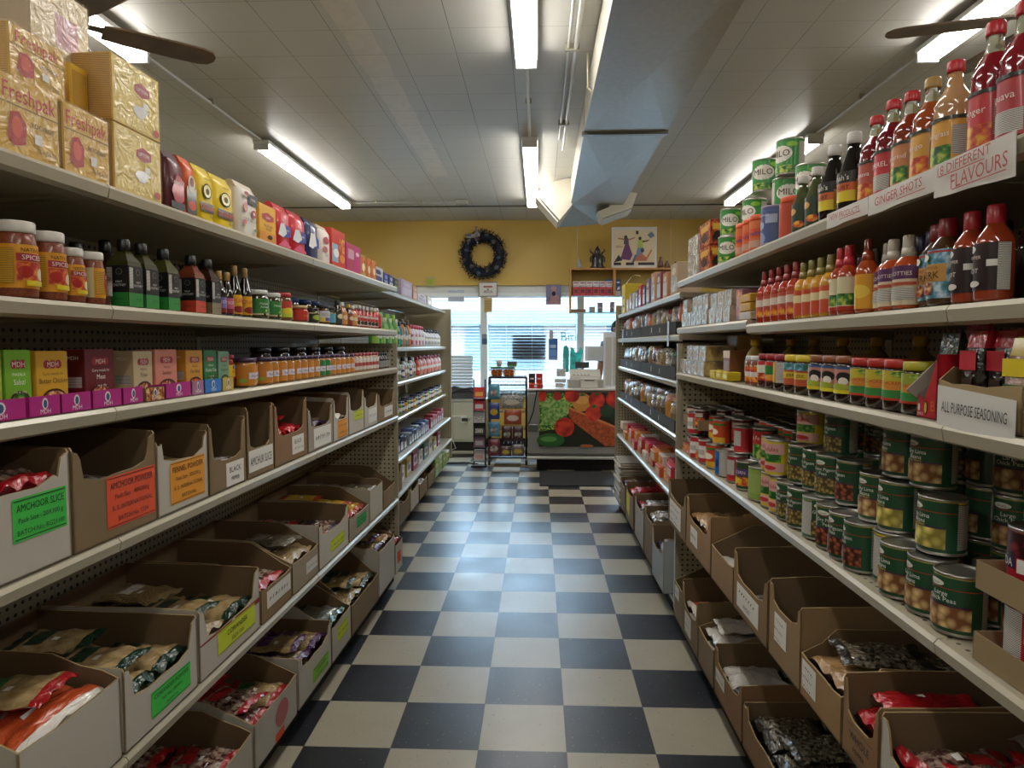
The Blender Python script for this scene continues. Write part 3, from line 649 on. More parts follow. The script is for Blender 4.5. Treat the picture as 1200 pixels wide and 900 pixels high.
def shelfbox(side, px0, px1, z, H, fh, style, desc, kinds=None, D=.40, d=.004, lvl=None, n=3, gap=.004, yy=None, **kw):
    """an open display carton between two pixel columns of the shelf's front edge"""
    y0, y1 = yy if yy else sorted((Yof(side, px0, z, d), Yof(side, px1, z, d)))
    W = y1-y0-gap; yc = (y0+y1)/2
    key = (side, round(z, 2)); BOXN[key] = BOXN.get(key, 0)+1
    row = {('L', .99): 'upper left row', ('L', .5): 'middle left row', ('L', .11): 'lowest left row', ('L2', .11): 'far left base row', ('L2', .34): 'low far left shelf', ('L2', .33): 'low far left shelf', ('L', .98): 'upper left row', ('R', .54): 'upper right row', ('R', .53): 'upper right row', ('R', .11): 'lowest right row', ('R2', .11): 'far right base row'}.get(key, 'row')
    wn = '%s carton of %s' % (ORD[BOXN[key]-1], row)
    r = cardbox(W, D, H, fh, style, seedv=int(px0 if px0 else yc*100)+int(z*100), **kw)
    place(r, 'display_carton', desc, 'box', at(side, yc, z+.001, d+D/2), RZ[side], 'open cardboard display cartons')
    if kinds: fill(side, yc, z+.001, d, W-.012, D, min((lvl or fh*.95)*1.3, fh+.035), kinds, wn, n)
    return yc, W
def SHORT(d):
    w = d.split(); return ' '.join(w[:8])
ROUND = []
def put(key, fn, args, side, px, z, name, desc, cat, d=.02, rot=0, sc=None, yy=None, group=None, w=None):
    y = yy if yy is not None else Yof(side, px, z+.05, d)
    if fn in (P_jar, P_bottle, P_can) and not (fn is P_bottle and 4 in args):
        k = .35 if fn is P_can else (.5 if side[0] == 'R' else .3)
        rot += (1 if side[0] == 'R' else -1)*k*math.atan2(y, .8)+random.uniform(-.12, .12)
        ROUND.append((side, (args[0] if fn is not P_bottle else args[1]), z))
    o = make(key, fn, *args)
    if fn in (P_jar, P_bottle, P_can): ROUND[-1:] = [(o,)+ROUND[-1]] if len(ROUND) and len(ROUND[-1]) == 3 else ROUND[-1:]
    return place(o, name, desc, cat, at(side, y, z+.001, d), RZ[side]+rot, group, sc)
# ================= left aisle side =================
def span(side, a, b, z, d=.015):
    y0, y1 = Yof(side, a, z+.03, d), Yof(side, b, z+.03, d); return (min(y0, y1)+max(y0, y1))/2, abs(y1-y0)
def carton(sd_, a, b, z, H, D, col, els, name, desc, cat='box', kind='carton', d=.012, rot=0, zb=0, group=None, yy=None, **kw):
    yc, W = yy if yy else span(sd_, a, b, z, d); W -= .011 if kw.get('wrap') else .003
    r = bpy.data.objects.new('c', None); COL.objects.link(r); r.empty_display_size = .05
    (P_carton if kind == 'carton' else P_pack)(r, W, D, H, col, els, **kw)
    return place(r, name, desc, cat, at(sd_, yc, z+.001+zb, d+D/2), RZ[sd_]+rot, group)
z = HL[0]
FP = lambda: [('r', 0, 0, 1, 1, 'film:d8a91c'), ('r', 0, .62, 1, .64, '#8a6a10'), ('t', 'Freshpak', .5, .80, .22, 'gloss:c8201c', .9), ('p', [(.1, .18), (.16, .52), (.30, .56), (.42, .42), (.40, .14), (.2, .08)], 'gloss:b41a20'),
    ('o', .26, .34, .09, .14, 'gloss:d84a2a'), ('t', 'ROOIBOS', .7, .45, .07, '#3a2a10', .4), ('r', .55, .2, .68, .34, 'paper:e8e6e0'), ('t', 'TEA BAGS', .75, .12, .06, '#5a4010', .4)]
for i, (a, b, zb, H, D) in enumerate(((-2, 73, 0, .132, .22), (74, 131, 0, .132, .22), (13, 82, .134, .095, .2))):
    dd = ['lower layer, at the near end', 'beside the tall yellow tea cartons', 'stacked on the lower tea pack'][i]
    carton('L', a, b, z, H, D, '#d8a91c', FP(), 'tea_carton', 'yellow wrapped tea multipack with red teapot, '+dd, zb=zb, wrap=True, side='linesy', d=.012 if i < 2 else .02, group='yellow wrapped tea multipacks')
LP = lambda: [('r', 0, 0, 1, 1, 'gloss:e2c04a'), ('r', .03, .02, .97, .98, 'film:e0c45c'), ('p', [(.45, .72), (.6, .80), (.78, .74), (.78, .62), (.6, .56), (.45, .62)], 'gloss:a8304a'), ('t', 'LIPTON', .615, .68, .06, 'paper:f0ead8', .28),
    ('p', [(.4, .32), (.5, .22), (.62, .22), (.7, .34), (.78, .36), (.62, .42), (.46, .4)], 'gloss:dcdcdc'), ('r', .62, .40, .74, .50, 'paper:e8e6e0'), ('o', .9, .1, .07, .06, 'gloss:c04030')]
for i in range(2):
    carton('L', 133, 191, z, .142, .17, '#e0b020', LP(), 'tea_carton', 'tall wrapped yellow tea carton beside the red pack, '+('bottom of two' if i == 0 else 'top of two'), zb=.144*i, wrap=True, side='linesy', group='tall wrapped tea cartons')
carton('L', 86, 108, z, .108, .12, '#d8a820', [('r', .1, .1, .9, .9, 'linesy')], 'tea_carton', 'narrow yellow tea carton standing on the short tea multipack', zb=.134, d=.06)
carton('L', 40, 112, z, .17, .18, '#b8a488', [('r', 0, 0, 1, 1, 'film:cbb488'), ('r', .4, .3, .8, .7, 'film:c08a98')], 'tea_carton', 'pale carton in thick glossy wrap standing on top of the tea stack', zb=.231, d=.10, wrap=True)
carton('L', 193, 199, z, .17, .25, '#141414', [('r', .1, .5, .9, .7, 'gloss:3a3a3a')], 'black_pack', 'black plastic wrapped pack behind the stacked tea cartons', zb=.0, d=.12, yy=(1.70, .10))
TG = lambda c: [('r', 0, 0, 1, 1, c)]
# yerba mate packs
mate = [
 (199, 217, .145, 'gloss:5a1420', [('p', [(.05, .35), (.5, .75), (.98, .6), (.95, .2), (.4, .08)], 'gloss:b01824'), ('t', 'TARAGUI', .5, .55, .08, 'paper:e8d8d0', .9), ('r', 0, 0, 1, .14, 'gloss:33353d')], 'dark red tea bag with a purple top beside the wrapped tea cartons', '#4a1a30'),
 (218, 231, .150, 'gloss:d85a1e', [('r', 0, 0, 1, .55, 'gloss:2a3a2a'), ('o', .5, .62, .35, .18, 'paper:e8e0d0'), ('o', .5, .17, .4, .10, 'gloss:c83a18'), ('o', .5, .66, .2, .1, 'gloss:7a2a20')], 'orange tea pack with a round portrait beside the dark red bag', '#d85a1e'),
 (233, 252, .148, 'gloss:e8c814', [('r', .04, .16, .96, .36, 'gloss:14140f'), ('t', 'CANARIAS', .5, .26, .12, 'gloss:e0501c', .86), ('o', .5, .62, .30, .17, '#1c1a10'), ('o', .5, .62, .25, .14, 'gloss:e8dca0'), ('o', .5, .61, .12, .07, '#6a5a14'), ('t', 'YERBA MATE', .5, .88, .04, '#2a2408', .7), ('t', '1kg', .7, .07, .06, '#2a2408')], 'yellow tea pack with orange lettering, nearer of the yellow pair', '#d8bc14'),
 (253, 275, .146, 'gloss:e8c814', [('r', .04, .16, .96, .36, 'gloss:14140f'), ('t', 'CANARIAS', .5, .26, .12, 'gloss:e0501c', .86), ('o', .5, .62, .30, .17, '#1c1a10'), ('o', .5, .62, .25, .14, 'gloss:e8dca0'), ('o', .5, .61, .12, .07, '#6a5a14'), ('t', 'YERBA MATE', .5, .88, .04, '#2a2408', .7), ('t', '1kg', .7, .07, .06, '#2a2408')], 'yellow tea pack with orange lettering, farther of the yellow pair', '#d8bc14'),
 (281, 303, .160, 'print:ddd6cb', [('r', .45, .70, .98, .93, 'gloss:1a1a1c'), ('t', 'YERBA', .72, .82, .06, 'paper:e0ddd0', .45), ('t', 'CRUZ DEL SUR', .55, .33, .07, '#2a2a2a', .8), ('o', .75, .5, .16, .09, 'gloss:b84858'), ('o', .75, .5, .07, .04, 'paper:e0ddd0'), ('o', .2, .25, .1, .05, 'gloss:c87078'), ('o', .25, .6, .1, .12, 'gloss:c88088'), ('o', .8, .12, .1, .04, 'gloss:7a9a5a'), ('o', .3, .9, .15, .05, 'gloss:a85058')], 'white and pink tea pack with a black square', '#c9bba8'),
 (304, 324, .118, 'gloss:e3a818', [('r', 0, 0, 1, .25, 'gloss:d88a14'), ('p', [(.15, .72), (.5, .80), (.85, .72), (.85, .60), (.5, .54), (.15, .60)], 'gloss:b01c28'), ('t', 'Lipton', .5, .67, .08, 'paper:f0ead8', .6), ('t', 'YELLOW LABEL', .5, .43, .06, '#4a3208', .8), ('t', 'TEA THE', .5, .33, .06, '#4a3208', .6), ('o', .6, .13, .14, .06, '#2a1a08')], 'small yellow label tea box with a red badge', None),
 (325, 341, .150, 'gloss:c81c30', [('p', [(0, .30), (.2, .62), (.5, .66), (.7, .4), (.4, .26)], 'paper:d8d8dc'), ('p', [(.4, .26), (.7, .4), (.6, .64), (1, .60), (1, .32)], 'gloss:2a3a9a'), ('p', [(0, 0), (.5, .22), (1, .05), (1, 0)], 'gloss:d85078'), ('t', 'MATE', .75, .48, .06, 'paper:f0f0f0', .4), ('t', 'TARAGUI', .5, .74, .05, 'paper:f0e0e0', .7)], 'red tea pack with a white and blue swoosh, nearer of the red pair', '#b81828'),
 (342, 359, .150, 'gloss:c81c30', [('p', [(0, .30), (.2, .62), (.5, .66), (.7, .4), (.4, .26)], 'paper:d8d8dc'), ('p', [(.4, .26), (.7, .4), (.6, .64), (1, .60), (1, .32)], 'gloss:2a3a9a'), ('p', [(0, 0), (.5, .22), (1, .05), (1, 0)], 'gloss:d85078'), ('t', 'MATE', .75, .48, .06, 'paper:f0f0f0', .4), ('t', 'TARAGUI', .5, .74, .05, 'paper:f0e0e0', .7)], 'red tea pack with a white and blue swoosh, farther of the red pair', '#b81828'),
 (361, 374, .150, 'gloss:1e2c5c', [('p', [(0, .30), (.2, .72), (.6, .76), (.8, .4), (.4, .26)], 'paper:dcdcdc'), ('p', [(.4, .3), (.8, .4), (.7, .7), (1, .60), (1, .32)], 'gloss:2a4ab0')], 'navy blue tea pack with a white swoosh', '#182650'),
 (376, 388, .150, 'print:ddd2cb', [('o', .5, .7, .3, .12, 'gloss:b84858'), ('o', .4, .4, .25, .1, 'gloss:c87078'), ('t', 'CRUZ', .5, .2, .07, '#2a2a2a', .8)], 'slim white and pink tea pack beside the navy pack', '#c9bba8')]
for a, b, H, col, els, desc, fc in mate:
    if fc is None: carton('L', a, b, z, H, .075, col, els, 'tea_box', desc, side='gloss:e3a818')
    else: carton('L', a, b, z, H, .07, '#'+col.split(':')[1], els, 'tea_pack', desc, kind='pack', foldcol='gloss:'+fc.lstrip('#') if H < .16 else 'print:'+fc.lstrip('#'), fold=.02, fin=col.split(':')[0])
for a, b, zz, y in ((236, 252, .175, 1.92), (215, 232, .19, 1.80)):
    carton('L', 0, 0, z, zz, .07, '#e0c414', [('r', .1, .2, .9, .4, '#1c1a10')], 'tea_pack', 'tall yellow tea pack standing in the back row'+(' behind the yellow pair' if y > 1.9 else ' behind the orange pack'), kind='pack', d=.11, yy=(y, .075))
carton('L', 0, 0, z, .165, .07, '#b81828', [('r', .1, .2, .9, .4, 'gloss:2a3a9a')], 'tea_pack', 'red tea pack in the back row behind the small yellow tea box', kind='pack', d=.10, yy=(2.26, .08))
boxes1 = [(389, 405, .155, '#c8362c', [('r', .0, .1, .45, .6, 'gloss:8fb0cc'), ('o', .3, .35, .2, .12, 'paper:e6e6e6'), ('o', .75, .25, .2, .12, 'gloss:e8902c'), ('r', .5, .4, .95, .8, 'fruit')], 'tall red fruit tea box'),
 (406, 423, .125, '#c02c78', [('r', .05, .05, .55, .95, 'gloss:b0305a'), ('r', .1, .45, .5, .8, 'gloss:d0a0b8'), ('o', .75, .7, .12, .08, 'paper:e6c6d6')], 'magenta box with a pink panel')]
for a, b, H, c, els, desc in boxes1: carton('L', a, b, z, H, .11, c, els, 'tea_box', desc+' on the top shelf', side='gloss:'+c.lstrip('#'))
for i, (a, b, H, c) in enumerate(((423, 429, .10, '#a8a050'), (430, 435, .095, '#c8783c'), (436, 441, .095, '#d08848'))):
    carton('L', a, b, z, H, .10, c, [('r', .1, .1, .9, .9, 'fruit'), ('o', .5, .4, .3, .2, 'paper:e8dcc0')], 'snack_box', 'small %s food box low on the top shelf' % ('yellow-green', 'orange-brown', 'light orange')[i])
z2 = HL2[0]
far = [(437, 449, .13, '#d0d4e0', '#2a3a8a', 'white and blue box at the start of the far shelf'), (450, 455, .115, '#3a4a98', '#9aa8d8', 'blue and pale box'), (456, 461, .115, '#34448c', '#c0c8e0', 'narrow blue box'), (462, 467, .11, '#3c4438', '#6a7a4a', 'narrow dark green box'),
       (470, 483, .13, '#b0a4c0', '#c8bcd8', 'wide pale lilac box'), (484, 489, .12, '#b08468', '#d0b098', 'tan patterned box'), (490, 499, .075, '#d0ccd8', '#8a7a98', 'low white and lilac box'), (501, 506, .09, '#c8c4bc', '#e8e6e0', 'slim white bottle box')]
for a, b, H, c, c2, desc in far:
    carton('L2', a, b, z2, H, .10, c, [('r', .1, .1, .9, .55, 'gloss:'+c2.lstrip('#')), ('o', .5, .75, .3, .12, 'gloss:'+c2.lstrip('#'))], 'toiletry_box', desc+' on the far top shelf', side='gloss:'+c.lstrip('#'))
# bottle shelf
z = HL[1]
SP = [('r', 0, 0, 1, 1, 'gloss:e09a1c'), ('t', 'NATIVE', .62, .88, .09, '#2a1a08', .5), ('r', .34, .62, .98, .80, 'gloss:a8242c'), ('t', 'SPICED', .66, .71, .11, 'paper:f0e6e0', .56), ('r', .34, .18, .98, .60, 'fruit'), ('o', .85, .34, .12, .14, 'paper:ded0b0'), ('o', .5, .38, .14, .14, 'gloss:b02018'), ('r', .5, .06, .98, .18, 'gloss:e0cc1c'), ('r', .04, .1, .3, .9, 'linesy')]
jw = 'plast:d5cfc6'
for i, (px, R, H) in enumerate(((20, .0325, .137), (58, .0285, .131))): put('spicejar%d' % i, P_jar, (R, H, jw, 'spice', SP), 'L', px, z, 'spice_jar', 'tall spice jar with white lid and orange label, '+('at the near end of the shelf' if i == 0 else 'beside the nearest jar'), 'jar', d=.045, rot=-.15)
for i, px in enumerate((84, 108)): put('spicejar_s', P_jar, (.023, .108, jw, 'spice', SP if True else []), 'L', px, z, 'spice_jar', 'short spice jar with white lid and orange label', 'jar', d=.04, rot=-.3+i*1.2)
carton('L', 122, 133, z, .085, .06, '#5a2a22', [('r', .2, .3, .9, .8, 'clearbag')], 'spice_pack', 'small dark red spice pack in clear wrap beside the short jars', kind='pack', d=.03)
def SQ(c): return [('r', 0, 0, 1, .34, 'gloss:'+c), ('r', 0, .34, 1, 1, 'gloss:17181a'), ('r', .05, .45, .3, .95, 'lines'), ('t', 'CHUTNEY', .62, .52, .06, 'paper:d8d8d0', .6), ('o', .62, .85, .15, .08, '#7a7a72'), ('o', .62, .85, .12, .065, 'gloss:17181a'), ('t', 'MINT', .62, .60, .05, 'paper:d8d8d0', .4), ('t', 'SAUCE', .6, .18, .05, 'gloss:1c2a1a', .5)]
for i, (px, c, liq) in enumerate(((146, '2f8a3a', 'liquid:3c3a1c'), (166, '2f8a3a', 'liquid:3c3a1c'), (192, '2f8a3a', 'liquid:4a4a1e'), (224, 'c8452c', 'liquid:7a3a24'), (243, '8a7a5a', 'liquid:3a1c14'))):
    put('sq'+c+liq, P_bottle, ('sauce', .036, .150, liq, 'plast:121212', SQ(c), (.0, .60), 2.4, .12, 1, None, .36, 4), 'L', px, z, 'sauce_bottle',
        'square chutney bottle with black cap and %s label' % {'2f8a3a': 'green', 'c8452c': 'orange', '8a7a5a': 'tan'}[c], 'bottle', d=.035)
for i, (px, c) in enumerate(((257, '7a6ab0'), (266, 'c05a70'))):
    put('goldcap'+c, P_bottle, ('soy', .018, .125, 'liquid:1a0d08', 'satin:a8844a', [('r', 0, 0, 1, 1, 'gloss:'+c), ('r', 0, 0, 1, .3, 'gloss:7a1c1c'), ('t', 'SOY', .5, .7, .2, 'paper:e0e0e0', .7)], (.05, .4), 2.6, .2), 'L', px, z, 'soy_sauce_bottle', 'small gold-capped sauce bottle with %s label' % ('lilac' if i == 0 else 'rose'), 'bottle', d=.03)
for i, px in enumerate((275, 287)):
    put('goldcapt', P_bottle, ('long', .020, .150, 'liquid:160c08', 'satin:8a6a3c', [('r', 0, 0, 1, 1, 'gloss:e0a818'), ('t', 'QUAIL', .5, .7, .2, 'gloss:b01c18', .9), ('o', .5, .25, .3, .18, 'gloss:8a1c14')], (.04, .42), 3, .2), 'L', px, z, 'soy_sauce_bottle', 'tall gold-capped dark sauce bottle with yellow label', 'bottle', d=.03)
for i, (px, R, H, lid, cont, els, desc) in enumerate((
 (302, .034, .092, 'plast:cfcfc8', 'liquid:3a3418', [('r', 0, .1, 1, 1, 'gloss:2f7a34'), ('t', 'Malabar', .5, .7, .14, 'paper:e8e8e0', .8), ('t', 'Achaar', .5, .5, .14, 'paper:e8e8e0', .7), ('o', .7, .25, .2, .14, 'green_food')], 'green-labelled pickle jar with silver lid, nearer one'),
 (318, .032, .090, 'plast:cfcfc8', 'liquid:3a3418', [('r', 0, .1, 1, 1, 'gloss:2f7a34'), ('t', 'Malabar', .5, .7, .14, 'paper:e8e8e0', .8), ('o', .7, .25, .2, .14, 'green_food')], 'green-labelled pickle jar with silver lid, farther one'),
 (331, .032, .098, 'plast:a8242c', 'liquid:6a4a18', [('r', 0, 0, 1, .55, 'gloss:b8c83a'), ('r', 0, .55, 1, 1, 'gloss:b83a2c'), ('o', .5, .4, .25, .2, 'gloss:e0c82c')], 'red-lidded pickle jar with yellow-green label'),
 (350, .034, .062, 'plast:c8a878', 'liquid:8a2a1c', [('r', 0, 0, 1, 1, 'gloss:b83024'), ('t', 'curry', .6, .5, .3, 'gloss:e8b04a', .6)], 'low red paste jar with tan lid'),
 (366, .026, .06, 'plast:1c1c1c', 'liquid:2a2a1a', [('r', 0, 0, 1, .9, 'gloss:1c2a1c'), ('o', .5, .45, .3, .3, 'gloss:9ab03a')], 'small black jar with a green dot'),
 (378, .028, .078, 'plast:141414', 'liquid:5a3a18', [('r', 0, 0, 1, .4, 'gloss:d8c050'), ('r', 0, .4, 1, 1, 'gloss:c8cbd8'), ('r', .1, .5, .9, .8, 'lines'), ('r', .3, .08, .7, .38, 'gloss:5a4a9a')], 'white and yellow labelled jar with black lid'),
 (387, .022, .075, 'plast:141414', 'liquid:2a2a1a', [('r', 0, 0, 1, .9, 'gloss:5aa0b8')], 'slim jar with pale blue label'))):
    put('mj%d' % i, P_jar, (R, H, lid, cont, els), 'L', px, z, 'sauce_jar', desc+' on the bottle shelf', 'jar', d=.042)
for i, (px, H, c, cap, shape, lc, desc) in enumerate(((395, .108, 'liquid:2a1a10', 'plast:121212', 'sauce', '3a3a34', 'black-capped brown sauce bottle'), (401, .104, 'liquid:a85a1c', 'plast:d8d8d0', 'hot', 'c8843a', 'orange sauce bottle with white cap'), (408, .10, 'liquid:3a1a10', 'plast:c8a83a', 'hot', '8a3a24', 'dark sauce bottle with yellow cap'),
      (413, .098, 'liquid:a8501c', 'plast:d8d8d0', 'hot', 'c88a3a', 'amber sauce bottle with white cap'))):
    put('br%d' % i, P_bottle, (shape, .022, H, c, cap, [('r', 0, 0, 1, 1, 'gloss:'+lc), ('o', .5, .6, .3, .2, 'gloss:d8c8a0')], (.06, .55)), 'L', px, z, 'sauce_bottle', desc+' on the bottle shelf', 'bottle', d=.03)
for i in range(6):
    put('hotw', P_bottle, ('hot', .019, .105, 'liquid:a8241a', 'plast:cfcac4', [('r', 0, 0, 1, 1, 'gloss:c8b8a8'), ('r', 0, .5, 1, .8, 'gloss:b83a28'), ('o', .5, .3, .3, .2, 'gloss:3a2a20')], (.06, .52)), 'L', 417+i*4.4, z, 'hot_sauce_bottle', 'slim red hot sauce bottle with white cap', 'bottle', d=.028)
put('hotred', P_bottle, ('sauce', .028, .108, 'liquid:a82414', 'plast:d8d0c8', [('r', .1, 0, .9, 1, 'gloss:b8341c')], (.1, .5)), 'L', 441, z, 'hot_sauce_bottle', 'wide red sauce bottle with pale cap at the shelf end', 'bottle', d=.03)
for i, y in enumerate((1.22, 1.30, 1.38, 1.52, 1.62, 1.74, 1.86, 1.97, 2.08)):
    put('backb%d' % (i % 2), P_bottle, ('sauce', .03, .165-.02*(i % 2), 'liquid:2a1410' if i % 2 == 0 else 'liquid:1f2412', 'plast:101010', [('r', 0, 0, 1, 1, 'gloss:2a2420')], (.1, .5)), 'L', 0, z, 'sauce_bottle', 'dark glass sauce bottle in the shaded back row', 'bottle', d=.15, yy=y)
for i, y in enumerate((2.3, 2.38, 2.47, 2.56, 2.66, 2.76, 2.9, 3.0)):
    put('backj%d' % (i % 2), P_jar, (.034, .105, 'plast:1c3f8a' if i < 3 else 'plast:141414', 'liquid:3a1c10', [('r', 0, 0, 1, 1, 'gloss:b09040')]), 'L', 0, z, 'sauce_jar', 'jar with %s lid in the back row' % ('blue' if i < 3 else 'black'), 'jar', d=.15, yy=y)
# masala shelf
z = HL[2]
def MD(c, name, sub, food='dish', tc='paper:f0ece0', em='gloss:b02a3a'):
    return [('r', 0, 0, 1, 1, 'gloss:'+c)]+[e for k in (.32, .5, .68) for e in (('o', k, .78, .105, .075, em),)]+[('t', 'MDH', .5, .78, .085, 'paper:f0ece0', .5), ('t', 'Curry masala for' if sub else 'MASALA', .5, .62, .05, tc, .8), ('t', name, .5, .50, .085, tc, .9), ('o', .5, .19, .40, .17, 'gloss:4a2014'), ('o', .5, .19, .35, .13, food), ('t', 'net wt 100g', .5, .34, .035, tc, .6)]
ms = [(6, 38, .118, '79b82c', 'Sabzi', False, 'lime green masala box leaning', 'green_food', .0), (43, 81, .115, 'd8a828', 'Butter Chicken', True, 'yellow butter chicken masala box', 'dish', 0), (100, 135, .118, '6a1c22', 'Meat', True, 'maroon meat masala box', 'dish', 0), (155, 180, .112, 'c8b48c', 'Pulao', False, 'beige pulao masala box', 'dish', .05),
      (182, 208, .115, 'd88a74', 'Sambar', False, 'salmon pink masala box', 'dish', 0), (218, 238, .112, 'd89a34', 'Pav Bhaji', False, 'orange masala box', 'fruit', 0), (239, 254, .112, '2a7a3c', 'Chunky Chat', False, 'dark green chat masala box', 'green_food', 0), (256, 269, .108, '7aa88a', 'Kasoori', False, 'pale green masala box', 'green_food', 0), (-30, 4, .115, 'a8b84a', 'Rajma', False, 'pale olive masala box', 'green_food', 0)]
for a, b, H, c, nm, sub, desc, food, rot in ms:
    o = carton('L', a, b, z, H, .05 if c != 'd8a828' else .07, '#'+c, MD(c, nm, sub, food, 'paper:f0ece0' if c in ('6a1c22', '2a7a3c', '79b82c') else '#3a1a14'), 'masala_box', desc+' behind a display tray', side='gloss:'+c, d=.052, rot=rot, sidels=[('r', .12, .3, .88, .5, 'lines'), ('t', 'MDH', .5, .85, .07, 'paper:f0ece0', .7)], zb=.0025)
    if 'leaning' in desc: o.rotation_euler.y = 0; o.rotation_euler = (0, .0, RZ['L'])
for i, (a, b, c, n) in enumerate(((-35, 30, 'b82a86', 'MDH'), (32, 70, 'b82a86', 'MDH'), (70.5, 106, 'b82a86', 'MDH'), (107, 142, 'b82a86', 'MDH'), (143, 167, 'b82a86', 'MDH'), (169, 192, '8a7a50', 'DALS'), (193, 223, 'b82a86', 'MDH'), (224, 238, 'b07898', 'MDH'), (239, 259, '2f7ac8', 'MDH'), (260, 273, 'c8b050', 'MDH'))):
    yc, W = span('L', a, b, z, .006); r = bpy.data.objects.new('t', None); COL.objects.link(r)
    P_tray(r, W-.003, .095, .036 if n == 'MDH' else .03, 'gloss:'+c, [('r', 0, 0, 1, 1, 'gloss:'+c if n == 'MDH' else 'dish'), ('o', .5, .62, .10, .3, 'paper:e8e0e0'), ('o', .5, .6, .06, .22, 'gloss:3a5a8a'), ('t', n, .5, .22, .24, 'paper:f4eef0', .5)], sideH=.026)
    place(r, 'display_tray', {'b82a86': 'low magenta display tray on the masala shelf', '8a7a50': 'low food-print display tray between magenta trays', 'b07898': 'low magenta tray with a torn grey front', '2f7ac8': 'low blue display tray on the masala shelf', 'c8b050': 'low yellow display tray beside the blue tray'}[c], 'tray', at('L', yc, z+.001, .004+.0475), RZ['L'])
put('redpickle', P_jar, (.036, .100, 'plast:a01c24', 'liquid:8a2414', [('r', 0, 0, 1, 1, 'gloss:e0b82c'), ('r', .55, .7, .95, .95, 'gloss:2a3a8a'), ('t', 'LEMON', .75, .82, .15, 'paper:f0f0e8', .3), ('t', 'PICKLE', .7, .5, .2, 'gloss:b01c18', .5), ('r', 0, 0, 1, .12, 'gloss:a82414')], (.28, .78), 2.6, .12), 'L', 282, z, 'pickle_jar', 'large red pickle jar with yellow label beside the display trays', 'jar', d=.045)
for i in range(17):
    y = 2.09+i*.0655
    g = i in (10, 11); e = [('r', 0, 0, 1, 1, 'gloss:'+('2f7a3c' if g else 'c8802c')), ('p', [(0, 0), (1, 0), (1, .35), (0, .75)], 'gloss:4a2468'), ('r', .45, .3, .92, .62, 'paper:d8d0d8'), ('t', 'Rajah', .68, .46, .12, 'gloss:4a2468', .42), ('o', .25, .22, .14, .1, 'gloss:8ab03a')]
    if i < 14 or True: put('pj'+('g' if g else 'o'), P_jar, (.0315, .088, 'plast:3a2440', 'liquid:a8702c', e, (.06, .86), 2.8, .12, 'gloss:4a2468'), 'L', 0, z, 'curry_paste_jar', 'purple-lidded curry paste jar with %s label, front row' % ('green' if g else 'orange'), 'jar', d=.04, yy=y, rot=-.25)
for i in range(7): put('rj', P_jar, (.029, .09, 'plast:8a2028', 'liquid:b88a60', [('r', 0, 0, 1, 1, 'gloss:d0c4b8'), ('r', 0, .3, 1, .6, 'gloss:a84038')], (.1, .85)), 'L', 0, z, 'sauce_jar', 'white-labelled jar with dark red lid at the far end', 'jar', d=.04, yy=3.215+i*.062)
for i in range(4): put('blk', P_bottle, ('sauce', .02, .085, 'liquid:1c1412', 'plast:141414', [('r', 0, 0, 1, 1, 'gloss:8a8a84')], (.1, .5)), 'L', 0, z, 'sauce_bottle', 'tiny dark bottle at the end of the masala shelf', 'bottle', d=.03, yy=3.66+i*.05)
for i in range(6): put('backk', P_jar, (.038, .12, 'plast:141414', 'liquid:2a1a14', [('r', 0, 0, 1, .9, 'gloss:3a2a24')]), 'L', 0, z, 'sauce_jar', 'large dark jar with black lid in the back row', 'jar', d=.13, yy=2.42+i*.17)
# ================= right aisle side =================
z = HR[0]
for k in range(2):
    carton('R', 819, 832, z, .098, .055, '#a8321f', [('r', 0, 0, 1, 1, 'cafe'), ('r', .15, .6, .85, .85, 'gloss:d8a83a'), ('o', .5, .35, .28, .2, 'gloss:2a1014')], 'coffee_box', 'orange and purple coffee box on the top shelf, %s of two' % ('bottom', 'top')[k], zb=.099*k, side='cafe', sidels=[('r', .15, .6, .85, .85, 'gloss:d8a83a'), ('o', .5, .35, .28, .2, 'gloss:2a1014')], group='stack of coffee boxes')
for k in range(2): carton('R', 806, 818, z, .085, .12, '#9a9088', [('r', 0, 0, 1, 1, 'foilbox')], 'wrapped_box', 'clear-wrapped pack at the far end of the top shelf, '+('bottom', 'top')[k], zb=.087*k, wrap=True, side='foilbox', group='wrapped packs on the top shelf')
ML = [('r', 0, 0, 1, 1, 'gloss:2f8a34'), ('o', .45, .58, .36, .26, 'paper:e6e2d6'), ('t', 'MILO', .45, .6, .2, '#3a1a10', .6), ('r', 0, 0, 1, .22, 'green_food'), ('o', .8, .85, .15, .08, 'gloss:8ac83a')]
def milo(px, lay, turn, desc, d=.12, R=.043, H=.114): put('milo%.1f%.3f' % (turn, R), P_can, (R, H, ML, 'gloss:2f8a34', 'metal:b9b8b2', turn, 2.6, 'lines'), 'R', px, z+lay*(H+.001), 'drink_tin', desc, 'can', d=d)
for l in range(2): milo(856, l, .9, 'green malt drink tin, %s of the two-high stack by the coffee boxes' % ('bottom', 'top')[l], .055, .038, .104)
milo(875, 0, .2, 'green tin behind the orange-lidded jars'); milo(884, 1, .2, 'green tin with a shiny lid above the orange lids'); milo(900, 0, 0, 'green tin behind the blue tin')
milo(928, 0, 0, 'green tin behind the dark orange jar'); milo(896, 2, .9, 'green tin in the top layer, farther one'); milo(921, 1, 1.2, 'green tin with its side panel forward, second layer')
milo(926, 2, .15, 'green malt drink tin showing its name, topmost of the pyramid'); milo(957, 0, .4, 'green tin behind the first green bottle', .13); milo(950, 1, .4, 'green tin high behind the white-capped bottles', .13)
